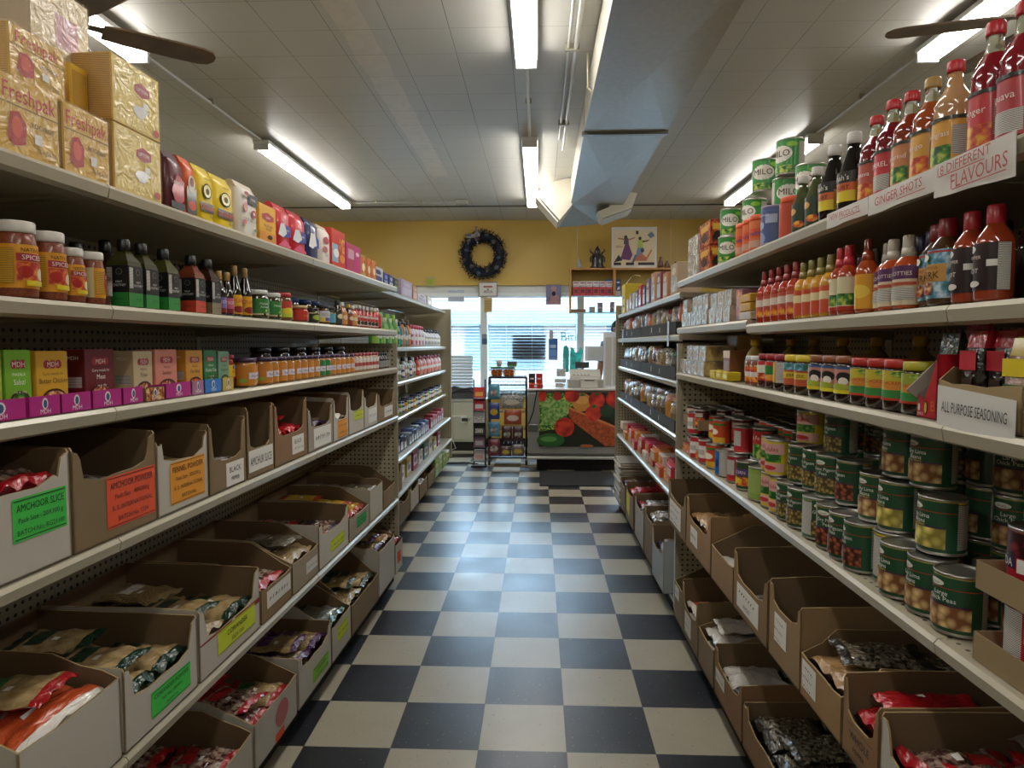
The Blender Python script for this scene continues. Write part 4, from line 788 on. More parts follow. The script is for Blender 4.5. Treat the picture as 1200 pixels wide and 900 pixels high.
for i in range(3): put('oval', P_jar, (.033, .112, 'plast:d8501c', 'gloss:d8501c', [('r', 0, 0, 1, 1, 'gloss:d86a34'), ('r', 0, .42, 1, .72, 'gloss:d8501c'), ('t', 'Ovaltine', .5, .56, .15, 'gloss:2a3a8a', .9), ('r', .1, .06, .9, .3, 'gloss:c89a84')], (.02, .98), 2.8, .15, 'gloss:d86a34', .98), 'R', 874+i*8.5, z, 'malt_drink_jar', 'orange malt drink jar with orange lid', 'jar', d=.038)
put('bluetin', P_can, (.042, .118, [('r', 0, 0, 1, 1, 'gloss:4a5a8a'), ('o', .2, .12, .3, .2, 'gloss:8a98c0'), ('o', .3, .5, .16, .12, 'gloss:9aa8cc'), ('r', .5, .55, .85, .8, 'paper:a8b0cc'), ('t', 'Bournvita', .4, .8, .08, 'paper:d8dce8', .6)], 'gloss:4a5a8a', 'gloss:9a8aa8'), 'R', 908, z, 'drink_tin', 'blue drink tin on the top shelf beside orange jars', 'can', d=.045)
put('ortin', P_jar, (.036, .118, 'plast:d8501c', 'gloss:a8341c', [('r', 0, 0, 1, 1, 'gloss:b8401f')], (.02, .98)), 'R', 929, z, 'malt_drink_jar', 'dark orange jar with orange lid beside the blue tin', 'jar', d=.05)
for i, px in enumerate((941, 957)): put('gwb', P_bottle, ('long', .028, .155, 'liquid:4a5230', 'plast:d0ccc4', [('r', 0, 0, 1, 1, 'gloss:1f3a24'), ('o', .3, .7, .2, .13, 'gloss:d8a050'), ('o', .6, .2, .25, .13, 'fruit')], (.05, .5), 2.4, .12, 1, None, .5), 'R', px, z, 'juice_bottle', 'green juice bottle with white cap beside the dark cordial, '+('farther', 'nearer')[i]+' one', 'bottle', d=.04)
RB = [('r', 0, 0, 1, .36, 'gloss:e0c81c'), ('r', 0, .36, 1, .62, 'gloss:d8641c'), ('r', 0, .62, 1, 1, 'gloss:14100e'), ('t', "shah's", .35, .8, .18, 'paper:e8e6e0', .7), ('t', 'RUBY', .4, .48, .15, '#2a1a10', .6), ('r', .75, 0, 1, .7, 'linesy')]
for i, px in enumerate((977, 1000)): put('ruby', P_bottle, ('long', .034, .185, 'liquid:0e0a0a', 'plast:d0cdc8', RB, (.13, .50), 2.5, .11, 1, None, .46), 'R', px, z, 'cordial_bottle', 'black cordial bottle with white cap and yellow label, '+('farther', 'nearer')[i]+' one', 'bottle', d=.045)
def SY(c, f='fruit', nm='ginger'): return [('r', 0, 0, 1, 1, 'gloss:'+c), ('r', .05, .05, .7, .42, f), ('r', .72, .2, .96, .8, 'lines'), ('t', nm, .36, .66, .12, 'paper:f0e8e0', .6), ('r', 0, .93, 1, 1, 'gloss:1c2a14')]
syr = [(1028, .19, '7a1424', 'b8503c', 'plast:c0242c', 0, 'fruit', 'guava', 'crimson syrup bottle, farthest of the red-capped ones'), (1048, .20, '7a0f20', 'c82c34', 'plast:c0242c', 1, 'lines', 'SORREL', 'crimson syrup bottle with a barcode label'), (1066, .192, '8a3014', 'c8804a', 'plast:c0242c', 0, 'green_food', 'tamarind', 'amber-red syrup bottle with red cap'),
       (1085, .192, 'a0481a', 'd8a03a', 'plast:b08a4a', 0, 'fruit', 'mango', 'amber syrup bottle with tan cap'), (1117, .195, 'c09468', 'd8a038', 'plast:c0242c', 0, 'green_food', 'lemongrass', 'large cloudy beige ginger syrup bottle with yellow label'), (1165, .215, '8a1022', 'c83038', 'plast:c0242c', 0, 'fruit', 'ginger', 'large ruby syrup bottle with pink label'),
       (1196, .215, '8a1022', 'b83a40', 'plast:c0242c', 0, 'lines', 'guava', 'ruby syrup bottle at the right frame edge')]
for px, H, lq, lc, cap, _, f, nm, desc in syr:
    put('syr'+desc, P_bottle, ('syrup', .033, H, 'liquid:'+lq, cap, SY(lc, f, nm), (.05, .48), 2.5, .095, .72 if lq != 'c09468' else 1, None, .42), 'R', px, z, 'syrup_bottle', desc, 'bottle', d=.048)
put('syrb', P_bottle, ('syrup', .033, .20, 'liquid:a0481a', 'plast:b08a4a', SY('d8a03a'), (.05, .48), 2.5, .095, .72, None, .42), 'R', 1120, z, 'syrup_bottle', 'amber syrup bottle with tan cap standing in the back row', 'bottle', d=.14)
for i, y in enumerate((.98, .90, .82)): put('syrc', P_bottle, ('syrup', .033, .215, 'liquid:8a1022', 'plast:c0242c', SY('b83a40'), (.05, .48), 2.5, .095, .72, None, .42), 'R', 0, z, 'syrup_bottle', 'ruby syrup bottle nearest the camera', 'bottle', d=.05 if i else .15, yy=y)
# handwritten paper signs taped to the lip
def sign(side, a, b, z, h, els, desc, hang=.0, d=-.011, skew=0):
    yc, W = span(side, a, b, z, d); r = thing('paper_sign', desc, 'sign', at(side, yc, z, d), RZ[side])
    q = M(); n = 10
    q.grid(n, 4, lambda u, v: ((u-.5)*W, .0025*math.sin(u*9)*(1-v)*1.2-.001, -h+v*h*1.0+skew*(u-.5)*(1-v)), 'paper:dad7d0'); q.grid(n, 4, lambda u, v: ((u-.5)*W, .0025*math.sin(u*9)*(1-v)*1.2+.0002, -h+v*h*1.0+skew*(u-.5)*(1-v)), 'paper:dad7d0'); q.build('paper', r)
    q = M(); deco(q, planar(W, h, -.005, -h), els, .0005); q.build('handwriting', r); return r
RD = 'paper:b4504c'
sign('R', 970, 1018, z, .034, [('t', 'NEW PRODUCTS', .5, .55, .38, RD, .85, -.04), ('r', .4, .24, .9, .28, RD)], 'white paper strip with red handwriting, farthest on the top shelf edge')
sign('R', 1019, 1099, z, .040, [('t', 'GINGER SHOTS', .5, .55, .42, RD, .85, .02), ('r', .5, .2, .9, .24, RD)], 'white paper strip with red handwriting, middle one on the shelf edge')
sign('R', 1097, 1193, z+.002, .060, [('t', '18 DIFFERENT', .42, .78, .26, RD, .75, .03), ('r', .1, .58, .7, .61, RD), ('t', 'FLAVOURS', .62, .36, .38, RD, .68, .03), ('r', .3, .10, .95, .13, RD)], 'large white paper sign with red handwriting about flavours on the shelf edge', skew=-.01)
# hot sauce shelf
z = HR[1]; zf = z+.014
def stack(side, y0, y1, z, H, D, col, els, n, layers, desc, d=.012, name='wrapped_box', wrap=True, side_='foilbox', jit=0):
    w = (y1-y0)/n
    for k in range(layers):
        for i in range(n):
            if k > 0 and (i*7+k*3) % 5 == 4: continue
            carton(side, 0, 0, z, H, D, col, els, name, desc+', '+('bottom layer', 'second layer', 'third layer')[k], zb=(H+.0015)*k, d=d+.006*k, yy=(y0+w*(i+.5), w-.004), wrap=wrap and H > .05, side=side_, group=desc)
FB = [('r', 0, 0, 1, 1, 'foilbox'), ('r', .2, .3, .8, .7, 'paper:c4bcae'), ('t', 'TEA', .5, .5, .2, '#4a3a30', .5)]
stack('R', 2.83, 3.30, zf, .062, .10, '#9c9488', FB, 5, 2, 'clear-wrapped tan tea box on the sauce shelf', side_='tanbox')
stack('R', 2.50, 2.80, zf, .058, .10, '#b09070', FB, 3, 2, 'foil-wrapped brown box on the sauce shelf', side_='tanbox')
carton('R', 0, 0, zf, .11, .10, '#8a5a70', [('r', 0, 0, 1, 1, 'cafe'), ('o', .5, .6, .35, .2, 'gloss:b86a30')], 'tea_box', 'purple and orange tea box beside the golden boxes', yy=(2.42, .07), d=.02)
for k in range(2): carton('R', 0, 0, zf, .028, .10, '#c89a2c', [('r', .1, .2, .9, .8, 'linesy')], 'tea_box', 'flat golden box beside the red hot sauces, '+('bottom', 'top')[k], yy=(2.33, .11), zb=.03*k+.028)
carton('R', 0, 0, zf, .026, .10, '#b8a88a', [('r', .1, .2, .9, .8, 'lines')], 'tea_box', 'flat tan box under the golden boxes', yy=(2.33, .12))
for i in range(5): put('hs_red', P_bottle, ('hot', .026, .160-.004*i, 'liquid:a8301c', 'plast:8a2420', [('r', 0, .08, 1, 1, 'gloss:b8503c'), ('r', .1, .55, .9, .85, 'paper:d8c8b8'), ('o', .5, .25, .3, .16, 'fruit')], (.06, .50), 2.4, .15, 1, None, .40, 20, 'gloss:8a2420'), 'R', 0, z, 'hot_sauce_bottle', 'red hot sauce bottle with dark red neck wrap', 'bottle', d=.035, yy=2.20-.064*i)
for i in range(4): put('hs_or', P_bottle, ('hot', .024, .150, 'liquid:c8601c' if i % 2 else 'liquid:c89028', 'plast:7a7030', [('r', 0, 0, 1, 1, 'gloss:c8502c'), ('r', .1, .5, .9, .8, 'paper:e0d0a0')], (.06, .50), 2.4, .2, 1, None, .40, 20, 'gloss:8a7a34'), 'R', 0, z, 'hot_sauce_bottle', 'orange hot sauce bottle with olive cap', 'bottle', d=.032, yy=1.885-.056*i)
for i in range(2): put('hs_gr', P_bottle, ('hot', .024, .158, 'liquid:a83a1c', 'plast:c02430', [('r', 0, 0, 1, 1, 'gloss:d8d0a8'), ('r', 0, .15, 1, .5, 'green_food'), ('r', 0, 0, 1, .12, 'gloss:b02c1c')], (.06, .54), 2.4, .2, 1, None, .42, 20, 'gloss:c02430'), 'R', 0, z, 'hot_sauce_bottle', 'hot sauce bottle with bright red cap and green label', 'bottle', d=.032, yy=1.66-.055*i)
for i in range(4): put('hs_wh', P_bottle, ('hot', .026, .142, 'liquid:b84a20', 'plast:b8b0a0', [('r', 0, 0, 1, .66, 'paper:d8c8a8'), ('r', 0, .66, 1, 1, 'gloss:5a2a5a'), ('t', 'LOTTIES', .5, .8, .1, 'paper:e8e0d8', .8), ('r', .15, .12, .85, .45, 'lines'), ('r', .1, .5, .9, .58, 'gloss:b8503c')], (.05, .58), 2.6, .22, 1, None, .42, 20, 'plast:b8b0a0'), 'R', 0, z, 'hot_sauce_bottle', 'orange pepper sauce bottle with pale grey cap and purple label', 'bottle', d=.035, yy=1.545-.059*i)
put('hs_long', P_bottle, ('hot', .024, .158, 'liquid:a8481c', 'liquid:8a2c1c', [('r', 0, 0, 1, 1, 'gloss:e0a028'), ('o', .5, .5, .35, .2, 'gloss:e8c84a')], (.05, .52), 2.5, .3, 1, None, .34, 20, 'liquid:9a3a1c'), 'R', 1031, z, 'hot_sauce_bottle', 'slim orange sauce bottle with yellow label between the pale and purple caps', 'bottle', d=.035)
JK = [('r', 0, 0, 1, 1, 'sea'), ('r', 0, .93, 1, .97, 'gloss:b83030'), ('r', .02, .34, .7, .70, 'gloss:c8964a'), ('t', 'JERK', .36, .48, .14, '#2a1408', .6), ('t', 'JAMAICA', .36, .63, .06, 'gloss:8a2c1c', .55), ('t', 'SAUCE', .36, .39, .05, 'gloss:8a2c1c', .5), ('r', .0, .08, .45, .32, 'dish'), ('r', .04, .1, .3, .18, 'gloss:d83030'), ('o', .2, .84, .16, .08, 'paper:e8e8e0'), ('r', .8, .0, 1, .9, 'lines')]
for i, (px, cap, H, nm) in enumerate(((1046, 'plast:2a2348', .150, 'purple'), (1060, 'plast:2a2348', .152, 'purple'), (1082, 'plast:8a1a22', .155, 'dark red'), (1106, 'plast:8a1a22', .153, 'dark red'))):
    put('jerk'+cap, P_bottle, ('sauce', .030, .153, 'liquid:4a3014', cap, JK, (.08, .64), 2.7, .22, 1, None, .5, 20), 'R', px, z, 'jerk_sauce_bottle', 'jerk sauce bottle with %s cap and palm label' % nm, 'bottle', d=.04)
GH = [('r', 0, 0, 1, 1, 'gloss:241418'), ('p', [(0, .6), (1, .85), (1, .6), (0, .5)], 'gloss:b02430'), ('o', .2, .88, .16, .08, 'paper:e8e8e0'), ('t', 'HOT', .3, .42, .1, 'paper:e8e8e0', .5), ('t', 'PEPPER', .35, .7, .07, 'paper:f0e0d0', .6), ('r', .6, .5, .95, .64, 'paper:e4e4de'), ('o', .35, .14, .14, .07, 'paper:d8d0c8'), ('r', .78, .0, 1, .98, 'lines')]
for i, px in enumerate((1135, 1164)): put('grh', P_bottle, ('sauce', .028, .153, 'liquid:9a3a1c', 'plast:b01c28', GH, (.11, .60), 2.7, .25, 1, None, .46, 20, 'plast:b01c28'), 'R', px, z, 'hot_pepper_sauce_bottle', 'hot pepper sauce bottle with tall red cap and black label, '+('farther', 'nearer')[i]+' one', 'bottle', d=.04)
for i, y in enumerate((.985, .915)): put('grc', P_bottle, ('sauce', .031, .16, 'liquid:3a2a1a', 'plast:c8b48a', [('r', 0, 0, 1, 1, 'gloss:c8b88a'), ('o', .5, .5, .3, .3, 'green_food')], (.08, .6), 2.7, .25, 1, None, .46), 'R', 0, z, 'sauce_bottle', 'brown sauce bottle with cream label at the right frame edge', 'bottle', d=.045, yy=y)
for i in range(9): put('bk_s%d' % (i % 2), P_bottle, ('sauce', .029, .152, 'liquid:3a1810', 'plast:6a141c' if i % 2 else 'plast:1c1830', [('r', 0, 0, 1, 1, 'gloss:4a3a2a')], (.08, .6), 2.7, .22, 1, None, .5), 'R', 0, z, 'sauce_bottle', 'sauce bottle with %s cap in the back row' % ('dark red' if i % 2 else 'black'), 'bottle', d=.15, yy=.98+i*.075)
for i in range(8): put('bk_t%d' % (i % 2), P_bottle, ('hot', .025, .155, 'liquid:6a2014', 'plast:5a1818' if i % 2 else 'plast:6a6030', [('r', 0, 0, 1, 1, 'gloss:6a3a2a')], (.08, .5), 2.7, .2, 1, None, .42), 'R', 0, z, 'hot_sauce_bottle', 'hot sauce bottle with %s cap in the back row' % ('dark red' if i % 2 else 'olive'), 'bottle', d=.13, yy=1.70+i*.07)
# spice jar shelf
z = HR[2]
stack('R', 2.86, 3.32, z, .062, .12, '#b8aa88', FB, 4, 2, 'clear-wrapped gold and white box on the jar shelf', side_='goldbox')
for k in range(2): carton('R', 0, 0, z, .085, .10, '#b88c3a', [('r', .1, .1, .9, .9, 'linesy')], 'wrapped_box', 'gold box in clear wrap standing in the back of the jar shelf, '+('bottom', 'top')[k], yy=(2.95, .16), d=.15, zb=.086*k, wrap=True)
carton('R', 0, 0, z, .11, .07, '#7a4a2a', [('r', .0, .75, 1, 1, 'gloss:c89a3a'), ('r', .1, .2, .9, .65, 'gloss:8a5a3a')], 'food_box', 'brown box with a gold top beside the oil bottle', yy=(2.60, .09), d=.03)
for i in range(3): carton('R', 0, 0, z, .032, .05, '#c8b014', [('r', .1, .3, .9, .7, 'gloss:e0cc3a')], 'stock_cube_box', 'small yellow box along the shelf edge', yy=(2.53+i*.085, .075), d=.004)
put('oilb', P_bottle, ('oil', .033, .150, 'liquid:b0924a', 'plast:c89a2c', [('r', 0, 0, 1, 1, 'paper:ccc4ac'), ('r', .2, .2, .8, .6, 'linesy')], (.2, .52), 2.2, .12), 'R', 0, z, 'oil_bottle', 'pale yellow oil bottle with gold cap behind the small boxes', 'bottle', d=.09, yy=2.46)
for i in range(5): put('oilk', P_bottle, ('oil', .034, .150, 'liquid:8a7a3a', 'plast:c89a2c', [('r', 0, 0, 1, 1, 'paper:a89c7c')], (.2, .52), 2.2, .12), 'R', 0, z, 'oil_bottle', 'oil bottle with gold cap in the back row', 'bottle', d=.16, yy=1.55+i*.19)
for i in range(2): put('wlj', P_jar, (.026, .095, 'plast:cfccc8', 'liquid:8a4a34', [('r', 0, 0, 1, .9, 'fruit'), ('r', .2, .3, .8, .6, 'paper:d8d0c8')]), 'R', 0, z, 'spice_jar', 'small spice jar with white lid beside red-lidded jars', 'jar', d=.035, yy=2.30-i*.06)
JR = [(2.185, .034, '8a1c24', 'liquid:4a1c14', [('r', 0, 0, 1, 1, 'gloss:b83028'), ('r', .1, .4, .9, .8, 'paper:d0d8c0'), ('r', .1, .1, .9, .35, 'fruit')], 'sauce jar with red lid and red label, farthest'),
      (2.108, .034, 'a01c24', 'liquid:3a1c14', [('r', 0, 0, 1, 1, 'gloss:c0302a'), ('r', .15, .35, .8, .8, 'gloss:2f7a34'), ('o', .5, .2, .3, .15, 'gloss:e09a2c')], 'sauce jar with red lid and green panel'),
      (2.03, .036, '8a2430', 'liquid:2a1810', [('r', 0, 0, 1, 1, 'gloss:b8b8b0'), ('r', .4, .1, .95, .9, 'lines'), ('r', 0, 0, .35, 1, 'gloss:c8a03a')], 'browning jar with dark red lid'),
      (1.945, .037, 'd8c030', 'liquid:3a2414', [('r', 0, 0, 1, 1, 'gloss:c05a38'), ('r', .2, .3, .8, .6, 'gloss:e0c03a'), ('t', 'JERK', .5, .45, .15, '#2a1a10', .5), ('r', .0, .7, 1, 1, 'sea')], 'jerk seasoning jar with yellow lid, farther one'),
      (1.865, .037, 'd8c030', 'liquid:3a2414', [('r', 0, 0, 1, 1, 'gloss:c05a38'), ('r', .2, .3, .8, .6, 'gloss:e0c03a'), ('t', 'JERK', .5, .45, .15, '#2a1a10', .5), ('r', .0, .7, 1, 1, 'sea')], 'jerk seasoning jar with yellow lid, nearer one')]
for i, (y, R, lid, cont, els, desc) in enumerate(JR): put('jr%d' % i, P_jar, (R, .104, 'plast:'+lid, cont, els, (.2, .92), 2.6, .16), 'R', 0, z, 'seasoning_jar', desc+' on the jar shelf', 'jar', d=.045, yy=y)
GC = [('r', 0, 0, 1, 1, 'gloss:3a5a8a'), ('r', .2, .15, .85, .9, 'gloss:c88a78'), ('o', .5, .6, .2, .2, 'gloss:1c1c1c'), ('o', .5, .45, .12, .15, 'paper:e6e0d0'), ('r', 0, 0, 1, .14, 'gloss:e0d02c'), ('o', .4, .25, .25, .12, 'gloss:a8b83a')]
for i in range(3): put('brn', P_jar, (.036, .106, 'plast:8a5030', 'liquid:241410', GC, (.18, .90), 2.7, .15), 'R', 0, z, 'seasoning_jar', 'seasoning jar with copper-brown lid and blue label', 'jar', d=.045, yy=1.775-.082*i)
GS = lambda y: [('r', 0, 0, 1, 1, 'gloss:'+('c8b83a' if y else '9aa83a')), ('r', 0, 0, 1, .35, 'gloss:3a8a44'), ('t', 'CHICKEN', .5, .6, .12, 'gloss:b0301c', .8), ('o', .55, .5, .22, .15, 'gloss:d88a3c'), ('r', 0, 0, 1, .08, 'gloss:c83a24'), ('o', .7, .88, .2, .1, 'green_food')]
for i in range(3): put('rlj', P_jar, (.034, .103, 'plast:b0281c', 'liquid:2a1810', GS(1), (.2, .92), 2.7, .16), 'R', 0, z, 'seasoning_jar', 'seasoning jar with ribbed red lid and green-yellow label', 'jar', d=.045, yy=1.552-.072*i)
for i in range(1): put('ylj', P_jar, (.034, .100, 'plast:b0a82c', 'liquid:2a1810', GS(0), (.2, .92), 2.7, .16), 'R', 0, z, 'seasoning_jar', 'seasoning jar with ribbed yellow-green lid', 'jar', d=.045, yy=1.338-.073*i)
# red display box with bag, all purpose seasoning box
def redtray(r, W, D, H):
    b = M(); t = .003; K = C('matte:7a6a54'); Rr = C('gloss:b81c2a')
    b.prism([(-W/2, 0), (W/2, 0), (W/2, H), (W*.2, H*.62), (-W*.12, H*.28), (-W*.34, H*.30), (-W/2, H*.36)], -D/2, -D/2+t, Rr, 'y')
    b.box(-W/2, W/2, -D/2, D/2, 0, t, Rr); b.box(-W/2, W/2, D/2-t, D/2, 0, H, Rr)
    for s in (-1, 1): b.prism([(-D/2, 0), (D/2, 0), (D/2, H), (0, H), (-D/2, H*(.36 if s < 0 else 1))], s*(W/2-t), s*W/2, C('matte:8a8078') if s < 0 else Rr, 'x')
    b.build('box_body', r)
    f = M(); f.prism([(-D/2, H*.3), (-D/2-.02, H*.42), (-D/2+.04, H*.95), (0, H*.9)], -W/2-.004, -W/2, C('matte:9a9084'), 'x'); f.build('torn_flap', r)
    q = M(); deco(q, planar(W, H, -D/2, 0), [('o', -.5+.62, .16, .05, .06, 'paper:e8e0e0'), ('o', .48, .16, .09, .11, '#1c1c14'), ('o', .48, .16, .065, .085, 'gloss:c8b83a'), ('t', 'B', .86, .2, .16, 'gloss:d8701c'), ('t', 'JAMAICA', .25, .06, .05, 'paper:e8d0d0', .3)]); q.build('printed_front', r)
yc, W = span('R', 1074, 1098, z, .01)
r = bpy.data.objects.new('t', None); COL.objects.link(r); redtray(r, W-.004, .16, .115)
place(r, 'display_carton', 'red torn display box beside the all purpose seasoning carton', 'box', at('R', yc, z+.001, .09), RZ['R'])
def upbag(side, y, z, d, W, D, H, col, els, desc, foldcol, tilt=0, name='seasoning_bag', fin='film'):
    r = bpy.data.objects.new('t', None); COL.objects.link(r); P_pack(r, W, D, H, col, els, fin=fin, foldcol=foldcol, fold=.03)
    place(r, name, desc, 'bag', at(side, y, z, d), RZ[side]); r.rotation_euler = (0, tilt, RZ[side]); return r
upbag('R', yc+.0, z+.006, .055, .055, .03, .15, '#123a1e', [('r', 0, .1, 1, .6, 'gloss:2a8a3a'), ('t', 'JERK', .5, .4, .1, 'paper:e8e8e0', .8), ('t', 'SEASONING', .5, .3, .07, 'paper:e8e8e0', .9)], 'green and black jerk bag standing in the red display box', 'film:1c2a1c', tilt=0)
upbag('R', yc-.0, z+.006, .10, .06, .03, .165, '#16120f', [('r', 0, .7, 1, 1, 'gloss:c02838')], 'black bag with a pink-red top behind the green jerk bag', 'film:c83848', tilt=0)
y0, y1 = Yof('R', 1098, z, .006), Yof('R', 1197, z, .006)
bxo = cardbox(y0-y1, .20, .088, .068, 'cut', out='#a08a62', inn='#6a5232', seedv=5)
place(bxo, 'display_carton', 'brown carton with a handwritten all purpose seasoning paper', 'box', at('R', (y0+y1)/2, z+.001, .106), RZ['R'])
sg = thing('paper_sign', 'white paper reading all purpose seasoning taped to the brown carton', 'sign', at('R', (y0+y1)/2-.004, z, .0), RZ['R'])
q = M(); Wp = (y0-y1)*.93; q.grid(8, 4, lambda u, v: ((u-.5)*Wp, -.001-.003*math.sin(u*3.1)*(1-v), -.010+v*.074-.012*u), 'paper:d2d0ca'); q.grid(8, 4, lambda u, v: ((u-.5)*Wp, .0-.003*math.sin(u*3.1)*(1-v), -.010+v*.074-.012*u), 'paper:d2d0ca'); q.build('paper', sg)
q = M(); deco(q, planar(Wp, .074, -.005, -.016), [('t', 'ALL PURPOSE SEASONING', .52, .58, .24, 'paper:24242c', .84, -.03)]); q.build('handwriting', sg)
for i, (y, c, t, desc) in enumerate(((1.165, '#1a1210', 'film:c02838', 'black bag with pink-red top in the seasoning carton, farther'), (1.115, '#14100e', 'film:b82434', 'black bag with pink-red top in the seasoning carton, middle'))):
    upbag('R', y, z+.006, .05+.012*i, .046, .05, .152, c, [('r', 0, .72, 1, 1, 'gloss:c02838'), ('r', .2, .3, .8, .6, 'gloss:3a2a22')], desc, t)
upbag('R', 1.052, z+.006, .052, .068, .05, .140, '#c9a898', [('r', 0, .74, 1, 1, 'gloss:e0c818'), ('r', .05, .1, .95, .62, 'gloss:2a6a34'), ('o', .3, .4, .15, .12, 'gloss:e8d83a'), ('r', .2, .08, .95, .2, 'paper:d8c0b8'), ('t', 'ALL PURPOSE', .6, .14, .06, 'gloss:8a2c2c', .6)], 'yellow, green and pink seasoning pack at the right frame edge', 'gloss:e0c818')
# cans
z = HR[3]
def CANL(food, t1, t2, base='1c4c30', yl=True):
    return [('r', 0, 0, 1, 1, 'gloss:'+base), ('o', .22, .87, .17, .06, 'paper:dedcd0'), ('t', 'Grace', .22, .87, .055, 'gloss:2a5a3a', .28), ('r', 0, .785, 1, .80, 'gloss:b03a24'), ('t', t1, .34, .70, .085, 'paper:e8e6dc', .62), ('t', t2, .34, .59, .085, 'paper:e8e6dc', .5),
            ('r', 0, .47, .80, .50, 'gloss:4a2450'), ('r', 0, .07, .80, .47, food)]+([('t', 'Butter Beans', .32, .52, .045, 'gloss:e0c83a', .55)] if yl else [])
KC = {
 'lima': (CANL('lima', 'Dry Lima', 'Beans'), 'gloss:1c4c30', 'gloss:c8b03a', 'lima bean can with tan picture'), 'limay': (CANL('limay', 'Dry Lima', 'Beans'), 'gloss:1c4c30', 'gloss:c8b03a', 'lima bean can with yellow picture'),
 'pigeon': (CANL('beans', 'Dry Pigeon', 'Peas', yl=False), 'gloss:1c4c30', 'gloss:c8b03a', 'green dry pigeon pea can'), 'gungo': (CANL('peas', 'Green Pigeon', 'Peas', yl=False), 'gloss:235636', 'gloss:7a9a5a', 'green pigeon pea can'),
 'chick': (CANL('lima', 'Large', 'Chick Peas', yl=False), 'gloss:1c4c30', 'gloss:c8b03a', 'green can of chick peas'),
 'ypink': ([('r', 0, 0, 1, 1, 'gloss:d8c02c'), ('r', 0, .62, 1, .95, 'gloss:d8a8a0'), ('r', 0, .38, .9, .62, 'gpeas'), ('r', 0, .08, 1, .34, 'gloss:d8a8a0'), ('t', 'gandules', .45, .78, .13, 'gloss:b02c3c', .8), ('o', .5, .2, .25, .07, 'gloss:c02c34')], 'gloss:d8c02c', None, 'yellow and pink can of green peas'),
 'lgreen': ([('r', 0, 0, 1, 1, 'gloss:8aa850'), ('r', .1, .2, .9, .85, 'gloss:98b060'), ('r', .0, .0, .08, 1, 'gloss:c84a2c')], 'gloss:8aa850', None, 'plain light green can'),
 'purplecorn': ([('r', 0, 0, 1, 1, 'gloss:2f4a2c'), ('r', 0, .5, 1, .78, 'gloss:5a3a78'), ('r', 0, .1, .9, .45, 'fruit'), ('o', .4, .3, .2, .12, 'gloss:e0c83a'), ('t', 'CORN', .5, .64, .12, 'paper:e0e0e0', .6)], 'gloss:2f4a2c', None, 'dark green and purple can of corn'),
 'red': ([('r', 0, 0, 1, 1, 'gloss:b0202a'), ('r', .25, .25, .7, .9, 'lines'), ('r', 0, 0, 1, .1, 'gloss:c83a2c')], 'gloss:b0202a', None, 'red can with a white panel'),
 'bluewhite': ([('r', 0, 0, .6, 1, 'gloss:2a6ab0'), ('r', .6, 0, 1, 1, 'lines'), ('o', .46, .5, .1, .2, 'gloss:1c3a78')], 'gloss:b8b8b0', None, 'can with a blue and white label'),
 'orange': ([('r', 0, 0, 1, 1, 'gloss:c8461f'), ('o', .4, .5, .3, .15, 'paper:e0d8c0'), ('r', 0, 0, 1, .25, 'gloss:d8a82c'), ('r', 0, .8, 1, .9, 'gloss:2f7a34')], 'gloss:c8461f', None, 'orange-red can with a green band'),
 'redwhite': ([('r', 0, 0, 1, 1, 'gloss:b02c2c'), ('r', .15, .2, .85, .8, 'paper:d8d4cc'), ('r', .3, .35, .7, .6, 'lines')], 'gloss:b02c2c', None, 'small red and white can'),
 'tomato': ([('r', 0, 0, 1, 1, 'gloss:4a1418'), ('r', 0, .1, 1, .6, 'fruit'), ('r', .1, .65, .9, .9, 'gloss:b8b0a0')], 'gloss:4a1418', None, 'dark red tomato can'),
 'kidney': ([('r', 0, 0, 1, .62, 'gloss:a81c28'), ('r', 0, .62, 1, 1, 'kidney'), ('r', .0, .42, .3, .62, 'gloss:1c1c4a'), ('t', 'EDA', .14, .52, .13, 'paper:e8e6e0', .26), ('r', .34, .38, .7, .6, 'paper:dedcd4'), ('t', 'red kidney', .4, .25, .08, 'paper:e0c8c8', .5), ('t', 'beans', .4, .15, .08, 'paper:e0c8c8', .4)], 'gloss:a81c28', None, 'red can of kidney beans'),
 'kidlab': ([('r', 0, 0, .42, 1, 'lines'), ('r', .42, 0, 1, 1, 'gloss:b02430'), ('r', .5, .12, .95, .32, 'lines'), ('r', .45, .5, .9, .8, 'linesr')], 'gloss:a81c28', None, 'red kidney can, barcode forward'),
 'redgreen': ([('r', 0, 0, 1, .5, 'green_food'), ('r', 0, .5, 1, .95, 'gloss:b82424'), ('t', 'La Fe', .4, .72, .14, 'paper:e8e6dc', .6)], 'gloss:1c4c30', None, 'can with a red and green label')}
def can(kind, y, lay, d, where, turn=0, R=.040, H=.110, zb=None, z_=None):
    els, back, rimc, desc = KC[kind]; tr = round(turn*4)/4
    put('can_%s_%.2f_%.3f' % (kind, tr, R), P_can, (R, H, els, back, 'metal:b9b8b2', tr, 2.5, 'lines' if kind in ('lima', 'limay', 'pigeon', 'gungo', 'chick') else None, rimc), 'R', 0, z_ if z_ is not None else z+(zb if zb is not None else lay*(H+.001)), 'tin_can', desc+', '+where, 'can', d=d, yy=y)
LAY = ['bottom layer', 'second layer', 'third layer']
